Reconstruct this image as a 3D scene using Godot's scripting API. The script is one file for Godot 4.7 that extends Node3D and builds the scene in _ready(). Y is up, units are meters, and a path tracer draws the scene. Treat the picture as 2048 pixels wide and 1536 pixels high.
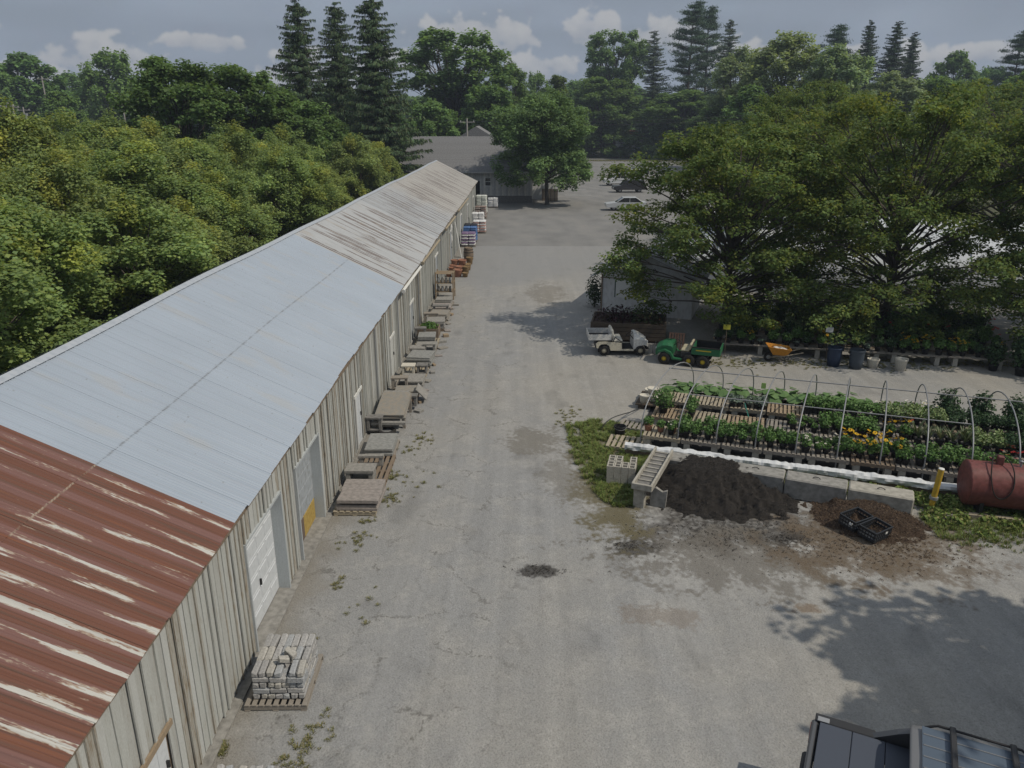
extends Node3D
# Yard behind a garden centre: a long weathered shed, a gravelly asphalt yard, a bare hoop frame with benches of plants, locust trees.

var rng := RandomNumberGenerator.new()
var used := {}
var M := {}


class MB:
	# collects faces; corners are given counter-clockwise as seen from outside
	var v := PackedVector3Array()
	var n := PackedVector3Array()
	var c := PackedColorArray()
	var t := PackedVector2Array()
	var ix := PackedInt32Array()
	var col := Color.WHITE
	var has_uv := false

	func tri(a: Vector3, b: Vector3, d: Vector3) -> void:
		var k := v.size()
		var nn := (b - a).cross(d - a).normalized()
		v.append(a); v.append(b); v.append(d)
		for i in 3:
			n.append(nn); c.append(col); t.append(Vector2.ZERO)
		ix.append(k); ix.append(k + 2); ix.append(k + 1)

	func quad(a: Vector3, b: Vector3, d: Vector3, e: Vector3) -> void:
		var k := v.size()
		var nn := (d - a).cross(e - b).normalized()
		v.append(a); v.append(b); v.append(d); v.append(e)
		for i in 4:
			n.append(nn); c.append(col); t.append(Vector2.ZERO)
		ix.append_array(PackedInt32Array([k, k + 2, k + 1, k, k + 3, k + 2]))

	func quad_uv(a: Vector3, b: Vector3, d: Vector3, e: Vector3, ua: Vector2, ub: Vector2, ud: Vector2, ue: Vector2) -> void:
		var k := t.size()
		quad(a, b, d, e)
		t[k] = ua; t[k + 1] = ub; t[k + 2] = ud; t[k + 3] = ue
		has_uv = true

	func box(ctr: Vector3, s: Vector3, b := Basis()) -> void:
		var h := s * 0.5
		var p := []
		for i in 8:
			p.append(ctr + b * Vector3(h.x if i & 1 else -h.x, h.y if i & 2 else -h.y, h.z if i & 4 else -h.z))
		quad(p[4], p[5], p[7], p[6]); quad(p[1], p[0], p[2], p[3])
		quad(p[5], p[1], p[3], p[7]); quad(p[0], p[4], p[6], p[2])
		quad(p[6], p[7], p[3], p[2]); quad(p[0], p[1], p[5], p[4])

	func cbox(ctr: Vector3, s: Vector3, ch: float, b := Basis()) -> void:
		# box with all edges chamfered
		var h := s * 0.5
		var f := []  # f[axis][sign] four corners
		for ax in 3:
			for sg in [-1.0, 1.0]:
				var u := (ax + 1) % 3
				var w := (ax + 2) % 3
				var q := []
				for k in [[-1, -1], [1, -1], [1, 1], [-1, 1]]:
					var p := Vector3.ZERO
					p[ax] = sg * h[ax]
					p[u] = k[0] * (h[u] - ch)
					p[w] = k[1] * (h[w] - ch)
					q.append(ctr + b * p)
				if sg < 0:
					q.reverse()
				quad(q[0], q[1], q[2], q[3])
		for ax in 3:  # edge strips run along axis ax
			var u := (ax + 1) % 3
			var w := (ax + 2) % 3
			for su in [-1.0, 1.0]:
				for sw in [-1.0, 1.0]:
					var q := []
					for k in [[-1.0, 0], [1.0, 0], [1.0, 1], [-1.0, 1]]:
						var p := Vector3.ZERO
						p[ax] = k[0] * (h[ax] - ch)
						p[u] = su * (h[u] - (ch if k[1] else 0.0))
						p[w] = sw * (h[w] - (0.0 if k[1] else ch))
						q.append(ctr + b * p)
					var nn: Vector3 = (q[2] - q[0]).cross(q[3] - q[1])
					var out := Vector3.ZERO
					out[u] = su; out[w] = sw
					if nn.dot(b * out) < 0:
						q.reverse()
					quad(q[0], q[1], q[2], q[3])
		for sx in [-1.0, 1.0]:
			for sy in [-1.0, 1.0]:
				for sz in [-1.0, 1.0]:
					var q := [Vector3(sx * h.x, sy * (h.y - ch), sz * (h.z - ch)), Vector3(sx * (h.x - ch), sy * h.y, sz * (h.z - ch)), Vector3(sx * (h.x - ch), sy * (h.y - ch), sz * h.z)]
					if sx * sy * sz < 0:
						q.reverse()
					tri(ctr + b * q[0], ctr + b * q[1], ctr + b * q[2])

	func ring_face(rows: Array, closed_u := true, smooth := true) -> void:
		# rows of points (each an array going counter-clockwise seen from the start end); joins consecutive rows
		var m: int = rows[0].size()
		if not smooth:
			for r in rows.size() - 1:
				for i in (m if closed_u else m - 1):
					var j := (i + 1) % m
					quad(rows[r][i], rows[r][j], rows[r + 1][j], rows[r + 1][i])
			return
		var k0 := v.size()
		for r in rows.size():
			for i in m:
				var a: Vector3 = rows[r][(i + 1) % m] if closed_u or i < m - 1 else rows[r][i]
				var b: Vector3 = rows[r][(i - 1 + m) % m] if closed_u or i > 0 else rows[r][i]
				var up: Vector3 = rows[mini(r + 1, rows.size() - 1)][i] - rows[maxi(r - 1, 0)][i]
				var nn := (a - b).cross(up)
				if nn.length_squared() < 1e-16:
					nn = up
				v.append(rows[r][i]); n.append(nn.normalized()); c.append(col); t.append(Vector2(float(i) / m, float(r)))
		for r in rows.size() - 1:
			for i in (m if closed_u else m - 1):
				var j := (i + 1) % m
				var a := k0 + r * m + i
				var b := k0 + r * m + j
				ix.append_array(PackedInt32Array([a, b + m, b, a, a + m, b + m]))

	func cap(row: Array, flip := false) -> void:
		var ctr := Vector3.ZERO
		for p in row:
			ctr += p
		ctr /= row.size()
		for i in row.size():
			var a: Vector3 = row[i]
			var b: Vector3 = row[(i + 1) % row.size()]
			if flip:
				tri(ctr, b, a)
			else:
				tri(ctr, a, b)

	static func frame(d: Vector3) -> Basis:
		var z := d.normalized()
		var x := (Vector3.UP if absf(z.y) < 0.95 else Vector3.RIGHT).cross(z).normalized()
		return Basis(x, z.cross(x), z)

	func circle(ctr: Vector3, b: Basis, r: float, k: int, r2 := -1.0) -> Array:
		var out := []
		for i in k:
			var a := TAU * i / k
			out.append(ctr + b.x * cos(a) * r + b.y * sin(a) * (r if r2 < 0 else r2))
		return out

	func cyl(a: Vector3, b: Vector3, r0: float, r1 := -1.0, k := 10, caps := true) -> void:
		if r1 < 0:
			r1 = r0
		var f := frame(b - a)
		var lo := circle(a, f, r0, k)
		var hi := circle(b, f, r1, k)
		ring_face([lo, hi])
		if caps:
			cap(lo, true); cap(hi)

	func tube(pts: Array, r, k := 6, caps := true) -> void:
		var rows := []
		var f := Basis()
		for i in pts.size():
			var d: Vector3 = pts[mini(i + 1, pts.size() - 1)] - pts[maxi(i - 1, 0)]
			if i == 0:
				f = frame(d)
			else:
				var z := d.normalized()
				var x := (f.x - z * f.x.dot(z)).normalized()
				f = Basis(x, z.cross(x), z)
			rows.append(circle(pts[i], f, r[i] if r is Array else r, k))
		ring_face(rows)
		if caps:
			cap(rows[0], true); cap(rows[-1])

	func lathe(base: Vector3, prof: Array, k := 14, b := Basis()) -> void:
		# prof: [radius, height] going up the outside
		var rows := []
		var f := Basis(b.x, -b.z, b.y)
		for p in prof:
			rows.append(circle(base + b.y * p[1], f, p[0], k))
		ring_face(rows)

	func prism(poly: Array, depth: float, xf: Transform3D) -> void:
		# poly: Vector2 counter-clockwise in xf's xy plane, pushed from -depth/2 to depth/2 along its z
		var p2 := PackedVector2Array(poly)
		var ids := Geometry2D.triangulate_polygon(p2)
		for i in range(0, ids.size(), 3):
			var a := p2[ids[i]]
			var b := p2[ids[i + 1]]
			var d := p2[ids[i + 2]]
			if (b - a).cross(d - a) < 0:
				var s := b
				b = d
				d = s
			tri(xf * Vector3(a.x, a.y, depth / 2), xf * Vector3(b.x, b.y, depth / 2), xf * Vector3(d.x, d.y, depth / 2))
			tri(xf * Vector3(a.x, a.y, -depth / 2), xf * Vector3(d.x, d.y, -depth / 2), xf * Vector3(b.x, b.y, -depth / 2))
		for i in p2.size():
			var a := p2[i]
			var b := p2[(i + 1) % p2.size()]
			quad(xf * Vector3(a.x, a.y, -depth / 2), xf * Vector3(b.x, b.y, -depth / 2), xf * Vector3(b.x, b.y, depth / 2), xf * Vector3(a.x, a.y, depth / 2))

	func mesh() -> ArrayMesh:
		var a := []
		a.resize(Mesh.ARRAY_MAX)
		a[Mesh.ARRAY_VERTEX] = v
		a[Mesh.ARRAY_NORMAL] = n
		a[Mesh.ARRAY_COLOR] = c
		if has_uv:
			a[Mesh.ARRAY_TEX_UV] = t
		a[Mesh.ARRAY_INDEX] = ix
		var m := ArrayMesh.new()
		m.add_surface_from_arrays(Mesh.PRIMITIVE_TRIANGLES, a)
		return m


func rnd(a := 0.0, b := 1.0) -> float:
	return rng.randf_range(a, b)


func numbered(called: String) -> String:
	if not used.has(called):
		used[called] = 0
		return called
	used[called] += 1
	return "%s_%03d" % [called, used[called]]


func tag(o: Node, label: String, category: String, group := "") -> Node:
	o.set_meta("label", label)
	o.set_meta("category", category)
	if group:
		o.set_meta("group", group)
	return o


func thing(called: String, label: String, category: String, at := Vector3.ZERO, turn := 0.0, group := "") -> Node3D:
	var o := Node3D.new()
	o.name = numbered(called)
	add_child(o)
	o.position = at
	o.rotation.y = turn
	tag(o, label, category, group)
	return o


func put(mesh: Mesh, called: String, mat: Material, parent: Node, at := Transform3D()) -> MeshInstance3D:
	var o := MeshInstance3D.new()
	o.mesh = mesh
	o.material_override = mat
	o.name = numbered(called) if parent == self else called
	o.transform = at
	parent.add_child(o, true)
	return o


func part(b: MB, called: String, mat: Material, parent: Node) -> MeshInstance3D:
	return put(b.mesh(), called, mat, parent)


func structure(b: MB, called: String, mat: Material) -> MeshInstance3D:
	var o := put(b.mesh(), called, mat, self)
	o.set_meta("kind", "structure")
	return o


func copy(o: Node3D, at: Vector3, turn: float, size := Vector3.ONE, label := "", called := "") -> Node3D:
	var r: Node3D = o.duplicate()
	r.name = numbered(called if called else String(o.get_meta("base", o.name)))
	add_child(r)
	r.transform = Transform3D(Basis(Vector3.UP, turn).scaled_local(size), at)
	if label:
		r.set_meta("label", label)
	return r


func lin(r: float, g: float, b: float) -> Color:
	return Color(r, g, b).linear_to_srgb()


func mat(col: Color, rough := 0.85, metal := 0.0) -> StandardMaterial3D:
	var m := StandardMaterial3D.new()
	m.albedo_color = col
	m.roughness = rough
	m.metallic = metal
	m.metallic_specular = 0.4
	return m


func leafmat(r := 0.7, back := 0.95) -> StandardMaterial3D:
	var m := mat(Color.WHITE, r)
	m.vertex_color_use_as_albedo = true
	m.backlight_enabled = true
	m.backlight = lin(back, back * 0.95, back * 0.55)
	m.metallic_specular = 0.3
	return m


func noise(freq: float, sd: int, kind := FastNoiseLite.TYPE_SIMPLEX_SMOOTH, oct := 4) -> FastNoiseLite:
	var f := FastNoiseLite.new()
	f.noise_type = kind
	f.frequency = freq
	f.seed = sd
	f.fractal_octaves = oct
	return f


func plate(w: int, h: int, freq: float, sd: int, oct := 4, kind := FastNoiseLite.TYPE_SIMPLEX_SMOOTH) -> PackedByteArray:
	# a repeating field of noise, 0 to 255
	return noise(freq, sd, kind, oct).get_seamless_image(w, h, false, false, 0.15, true).get_data()


func image(w: int, h: int, data: PackedByteArray) -> ImageTexture:
	return ImageTexture.create_from_image(Image.create_from_data(w, h, false, Image.FORMAT_RGB8, data))


func blend(stops: Array, x: float) -> Color:
	# stops: [[place, Color], ...] linear colours
	if x <= stops[0][0]:
		return stops[0][1]
	for i in stops.size() - 1:
		if x <= stops[i + 1][0]:
			return stops[i][1].lerp(stops[i + 1][1], (x - stops[i][0]) / (stops[i + 1][0] - stops[i][0]))
	return stops[-1][1]


func ramp(data: PackedByteArray, w: int, h: int, stops: Array, grain: PackedByteArray = PackedByteArray(), amount := 0.0) -> ImageTexture:
	# stops in linear colour -> sRGB texture; grain (same size) modulates
	var table := []
	for i in 256:
		table.append(blend(stops, i / 255.0))
	var out := PackedByteArray()
	out.resize(w * h * 3)
	for i in w * h:
		var q: Color = table[data[i]]
		if amount > 0.0:
			q *= 1.0 + (grain[i] / 127.5 - 1.0) * amount
		q = q.linear_to_srgb()
		out[i * 3] = clampi(int(q.r * 255), 0, 255)
		out[i * 3 + 1] = clampi(int(q.g * 255), 0, 255)
		out[i * 3 + 2] = clampi(int(q.b * 255), 0, 255)
	return image(w, h, out)


func grey(data: PackedByteArray, w: int, h: int) -> ImageTexture:
	return ImageTexture.create_from_image(Image.create_from_data(w, h, false, Image.FORMAT_L8, data))


func tri_mat(tex: Texture2D, scale: Vector3, rough := 0.85, height: Texture2D = null, hs := 0.3, world := true) -> StandardMaterial3D:
	var m := mat(Color.WHITE, rough)
	m.albedo_texture = tex
	m.uv1_triplanar = true
	m.uv1_world_triplanar = world
	m.uv1_scale = scale
	m.uv1_triplanar_sharpness = 6.0
	if height:
		m.heightmap_enabled = true
		m.heightmap_texture = height
		m.heightmap_scale = hs
	return m


func tint(m: StandardMaterial3D, col: Color) -> StandardMaterial3D:
	var q: StandardMaterial3D = m.duplicate()
	q.albedo_color = col
	return q


func _ready() -> void:
	rng.seed = 20240817
	set_camera_and_light()
	make_materials()
	more_materials()
	ground_and_yard()
	long_shed()
	far_house()
	kiosk()
	background_buildings()
	make_tree_kinds()
	trees()
	hoop_house()
	benches_under_trees()
	wall_goods()
	bin_and_piles()
	vehicles()
	poles_and_wires()
	grass_and_weeds()


func set_camera_and_light() -> void:
	var cam := Camera3D.new()
	cam.name = "camera"
	cam.fov = 52.5
	cam.near = 0.1
	cam.far = 3000.0
	cam.rotation = Vector3(deg_to_rad(-18.93), deg_to_rad(0.8), 0)
	cam.position = Vector3(0, 10, 0)
	add_child(cam)
	cam.current = true
	var env := Environment.new()
	env.background_mode = Environment.BG_SKY
	env.tonemap_mode = Environment.TONE_MAPPER_LINEAR
	env.tonemap_exposure = 1.0
	env.fog_enabled = true
	env.fog_density = 0.0004
	env.fog_light_color = Color(0.8, 0.86, 0.95)
	env.sdfgi_enabled = true
	env.ssao_enabled = true
	env.ssil_enabled = true
	var sky := Sky.new()
	var sm := PanoramaSkyMaterial.new()
	sm.panorama = sky_picture()
	sky.sky_material = sm
	env.sky = sky
	env.background_energy_multiplier = 1.0
	var we := WorldEnvironment.new()
	we.name = "environment"
	we.environment = env
	add_child(we)
	var sun := DirectionalLight3D.new()
	sun.name = "sun"
	sun.light_energy = 0.95
	sun.light_color = Color(1.0, 0.955, 0.88)
	sun.light_angular_distance = 0.6
	sun.shadow_enabled = true
	add_child(sun)
	var el := deg_to_rad(52.0)
	var az := deg_to_rad(20.0)
	sun.look_at_from_position(Vector3(cos(el) * cos(az), sin(el), cos(el) * sin(az)) * 50.0, Vector3.ZERO)


func sky_picture() -> ImageTexture:
	# pale blue-grey summer sky: thin veils everywhere and small cumulus in belts low over the horizon, all the way round
	var w := 4096
	var h := 2048
	var veil := noise(0.9, 5, FastNoiseLite.TYPE_SIMPLEX_SMOOTH, 5)
	var puff := noise(1.0, 23, FastNoiseLite.TYPE_SIMPLEX_SMOOTH, 6)
	var zone := noise(1.0, 41, FastNoiseLite.TYPE_SIMPLEX_SMOOTH, 3)
	# small heaps of cloud: [azimuth, elevation, half width, height] in degrees; azimuth 0 is straight up the yard, the belt is filled all round
	var heaps := [[2.2, 4.7, 4.6, 2.5], [-1.0, 4.6, 1.8, 1.0], [-22.8, 3.1, 3.4, 1.0], [-17.5, 3.6, 1.5, 0.9], [-29.0, 3.0, 3.0, 0.7], [28.4, 3.4, 4.5, 2.2], [13.5, 5.3, 5.0, 2.0], [-0.5, 2.4, 3.0, 0.7], [10.0, 2.3, 3.0, 0.9], [23.0, 3.2, 2.0, 0.9], [-8.0, 5.4, 3.0, 0.6], [-13.0, 2.6, 1.6, 0.7]]
	var rg := RandomNumberGenerator.new()
	rg.seed = 9
	var a := 40.0
	while a < 325.0:
		heaps.append([a, rg.randf_range(2.0, 5.5), rg.randf_range(1.5, 4.8), rg.randf_range(0.7, 2.4)])
		a += rg.randf_range(3.0, 7.0)
	var band := int(h * 13.0 / 180.0)
	var low := Image.create(w / 8, h / 16, false, Image.FORMAT_RGB8)
	for y in h / 16:
		for x in w / 8:
			var el := PI / 2 - (y + 0.5) / (h / 16) * PI / 2
			low.set_pixel(x, y, sky_colour(x * 8.0 / w * TAU, el, veil).linear_to_srgb())
	low.resize(w, h / 2, Image.INTERPOLATE_BILINEAR)
	var pic := Image.create(w, h, false, Image.FORMAT_RGB8)
	pic.fill(lin(0.17, 0.18, 0.19))
	pic.blit_rect(low, Rect2i(0, 0, w, h / 2), Vector2i.ZERO)
	var per := w / 360.0
	for hp in heaps:
		# the panorama's middle column looks up the yard
		var cx: float = w / 2.0 + hp[0] * per
		for y in range(int(h / 2.0 - (hp[1] + hp[3] * 1.2) * per), int(h / 2.0 - (hp[1] - hp[3] * 0.7) * per)):
			for x in range(int(cx - hp[2] * per * 1.3), int(cx + hp[2] * per * 1.3)):
				var dx: float = (x - cx) / (hp[2] * per)
				var ey: float = (h / 2.0 - y) / per - hp[1]
				var xx := posmod(x, w)
				var up: float = ey / hp[3]
				var p := Vector3(cos(xx * TAU / w) * 60.0, ey * 1.0, sin(xx * TAU / w) * 60.0)
				var b := puff.get_noise_3d(p.x * 0.55, p.y * 0.75, p.z * 0.55)
				var body := 1.0 - dx * dx - (up * up if up > 0 else up * up * 3.2) + b * 1.25 - 0.12
				var dens := smoothstep(0.0, 0.42, body) * (0.8 if up > -0.2 else 0.55)
				if dens <= 0.0:
					continue
				var here := pic.get_pixel(xx, clampi(y, 0, h / 2 - 1)).srgb_to_linear()
				var tone := clampf(0.55 + up * 0.5 + b * 0.5, 0.0, 1.0)
				var cl := Color(0.27, 0.295, 0.35).lerp(Color(0.5, 0.495, 0.49), tone)
				pic.set_pixel(xx, clampi(y, 0, h / 2 - 1), here.lerp(cl, dens * 0.8).linear_to_srgb())
	return ImageTexture.create_from_image(pic)


func sky_colour(az: float, el: float, veil: FastNoiseLite) -> Color:
	var s := sin(el)
	var base := Color(0.248, 0.288, 0.35).lerp(Color(0.4, 0.44, 0.5), smoothstep(0.1, 0.9, s))
	var p := Vector3(cos(az) * cos(el), s * 4.0, sin(az) * cos(el)) * 2.2
	var v := veil.get_noise_3d(p.x * 1.4, p.y * 2.0, p.z * 1.4)
	return base.lerp(base * 1.3, clampf(0.25 + v * 0.9, 0.0, 0.75))


func make_materials() -> void:
	var n := 512
	var fine := plate(n, n, 0.09, 1, 4)
	var mid := plate(n, n, 0.02, 2, 5)
	var broad := plate(n, n, 0.008, 3, 5)
	var speck := plate(n, n, 0.35, 4, 2)
	M.fine = grey(fine, n, n)
	M.mid = grey(mid, n, n)
	M.speck = grey(speck, n, n)
	# weathered board: streaks along the grain (y)
	var streak := PackedByteArray()
	streak.resize(n * n)
	var s1 := noise(1.0, 7, FastNoiseLite.TYPE_SIMPLEX_SMOOTH, 4)
	for y in n:
		for x in n:
			var q := s1.get_noise_2d(x * 0.09, y * 0.006) * 0.6 + s1.get_noise_2d(x * 0.35 + 900, y * 0.012) * 0.5
			streak[y * n + x] = clampi(int(128 + q * 150), 0, 255)
	M.streak = grey(streak, n, n)
	# paint that peels to brown wood
	var peel := PackedByteArray()
	peel.resize(n * n)
	for i in n * n:
		peel[i] = clampi(int(streak[i] * 0.62 + mid[i] * 0.22 + broad[i] * 0.22 - 8), 0, 255)
	M.board = []
	for k in 4:
		var bare: Color = [Color(0.235, 0.19, 0.135), Color(0.24, 0.205, 0.155), Color(0.215, 0.165, 0.11), Color(0.235, 0.205, 0.165)][k]
		var paint: Color = [Color(0.41, 0.425, 0.41), Color(0.385, 0.395, 0.38), Color(0.36, 0.355, 0.325), Color(0.44, 0.455, 0.445)][k]
		var edge: float = [0.27, 0.31, 0.4, 0.2][k]
		var tx := ramp(peel, n, n, [[0.0, bare * 0.62], [edge - 0.1, bare], [edge, bare.lerp(paint, 0.35)], [edge + 0.07, paint * 0.95], [1.0, paint * 1.1]], fine, 0.12)
		var m := tri_mat(tx, Vector3(1.1, 0.3, 1.1), 0.9, M.streak, 0.5)
		m.uv1_offset = Vector3(k * 0.37, k * 0.61, k * 0.23)
		M.board.append(m)
	M.wood_grey = tri_mat(ramp(streak, n, n, [[0, Color(0.1, 0.088, 0.075)], [0.45, Color(0.225, 0.205, 0.18)], [1, Color(0.33, 0.305, 0.27)]], speck, 0.15), Vector3(1.6, 1.6, 1.6), 0.9, M.fine, 0.25, false)
	M.wood_pale = tint(M.wood_grey, Color(1.12, 1.1, 1.03))
	M.wood_brown = tint(M.wood_grey, Color(0.9, 0.84, 0.78))
	M.wood_tan = tint(M.wood_grey, Color(1.07, 1.0, 0.9))
	M.concrete = tri_mat(ramp(mid, n, n, [[0, Color(0.15, 0.147, 0.138)], [0.5, Color(0.235, 0.23, 0.216)], [1, Color(0.3, 0.294, 0.278)]], speck, 0.2), Vector3(0.45, 0.45, 0.45), 0.92, M.fine, 0.5)
	M.concrete_dark = tint(M.concrete, Color(0.85, 0.85, 0.86))
	M.concrete_pale = tint(M.concrete, Color(1.14, 1.13, 1.1))
	M.cinder = tri_mat(ramp(speck, n, n, [[0, Color(0.2, 0.19, 0.165)], [0.5, Color(0.36, 0.345, 0.305)], [1, Color(0.46, 0.44, 0.395)]], mid, 0.2), Vector3(2.2, 2.2, 2.2), 0.95, M.speck, 0.3)
	M.slab = tri_mat(ramp(mid, n, n, [[0, Color(0.16, 0.157, 0.148)], [0.5, Color(0.235, 0.23, 0.217)], [1, Color(0.29, 0.28, 0.262)]], speck, 0.14), Vector3(0.7, 0.7, 0.7), 0.85, M.fine, 0.3)
	M.slab_blue = tint(M.slab, Color(0.98, 1.0, 1.015))
	M.slab_brown = tri_mat(ramp(broad, n, n, [[0, Color(0.19, 0.182, 0.165)], [0.5, Color(0.225, 0.217, 0.198)], [0.68, Color(0.24, 0.212, 0.175)], [1, Color(0.25, 0.245, 0.23)]], fine, 0.2), Vector3(0.9, 0.9, 0.9), 0.9, M.fine, 0.3)
	M.slab_pink = tint(M.slab, Color(1.03, 1.0, 1.0))
	M.granite = []
	for k in 4:
		M.granite.append(tint(tri_mat(ramp(speck, n, n, [[0, Color(0.2, 0.2, 0.21)], [0.5, Color(0.37, 0.37, 0.37)], [1, Color(0.5, 0.5, 0.49)]], mid, 0.25), Vector3(1.5, 1.5, 1.5), 0.9, M.fine, 1.0), [Color(1, 1, 1), Color(0.96, 0.98, 1.0), Color(1.02, 1.01, 0.98), Color(0.94, 0.94, 0.94)][k]))
	M.pot_clay = tri_mat(ramp(mid, n, n, [[0, Color(0.19, 0.09, 0.06)], [0.5, Color(0.27, 0.13, 0.085)], [1, Color(0.33, 0.2, 0.15)]], fine, 0.15), Vector3(2, 2, 2), 0.9)
	M.pot_pale = tri_mat(ramp(mid, n, n, [[0, Color(0.36, 0.34, 0.3)], [0.5, Color(0.5, 0.48, 0.42)], [1, Color(0.56, 0.54, 0.49)]], fine, 0.12), Vector3(2, 2, 2), 0.9)
	M.black = mat(lin(0.016, 0.016, 0.018), 0.55)
	M.black_rough = mat(lin(0.012, 0.012, 0.013), 0.85)
	M.rubber = mat(lin(0.022, 0.021, 0.02), 0.9)
	M.white = mat(lin(0.6, 0.61, 0.6), 0.55)
	M.white_soft = mat(lin(0.62, 0.63, 0.64), 0.5)
	M.steel = mat(lin(0.34, 0.35, 0.36), 0.45, 0.5)
	M.steel_dull = mat(lin(0.28, 0.29, 0.3), 0.6, 0.4)
	M.dark_metal = mat(lin(0.035, 0.036, 0.038), 0.5, 0.3)
	M.glass_dark = mat(lin(0.012, 0.014, 0.016), 0.08)
	M.glass_dark.metallic_specular = 0.6
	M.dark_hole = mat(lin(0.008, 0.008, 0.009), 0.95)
	M.trunk = tri_mat(ramp(streak, n, n, [[0, Color(0.03, 0.026, 0.022)], [0.5, Color(0.085, 0.075, 0.064)], [1, Color(0.15, 0.135, 0.12)]], speck, 0.2), Vector3(1.4, 0.7, 1.4), 0.95, M.streak, 2.0, false)
	M.leaf = leafmat()
	M.needle = leafmat(0.75, 0.2)
	M.grassblade = leafmat(0.8, 0.4)
	M.plant = leafmat(0.5, 0.4)
	# shingles: grain and tone only, courses are built
	M.shingle = tri_mat(ramp(mid, n, n, [[0, Color(0.125, 0.127, 0.132)], [0.5, Color(0.175, 0.178, 0.185)], [1, Color(0.23, 0.232, 0.238)]], speck, 0.2), Vector3(0.5, 0.5, 0.5), 0.95)
	M.soil_black = tri_mat(ramp(speck, n, n, [[0, Color(0.012, 0.011, 0.01)], [0.5, Color(0.03, 0.027, 0.025)], [1, Color(0.065, 0.058, 0.052)]], fine, 0.3), Vector3(1.2, 1.2, 1.2), 0.95, M.speck, 3.0)
	M.soil_brown = tri_mat(ramp(speck, n, n, [[0, Color(0.03, 0.02, 0.014)], [0.5, Color(0.075, 0.05, 0.035)], [1, Color(0.14, 0.1, 0.07)]], fine, 0.3), Vector3(1.2, 1.2, 1.2), 0.95, M.speck, 3.0)


func stain(x: float, z: float, cx: float, cz: float, rx: float, rz: float, wob: float) -> float:
	var dx := (x - cx) / rx
	var dz := (z - cz) / rz
	return smoothstep(1.0, 0.55, sqrt(dx * dx + dz * dz) + wob)


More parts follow.
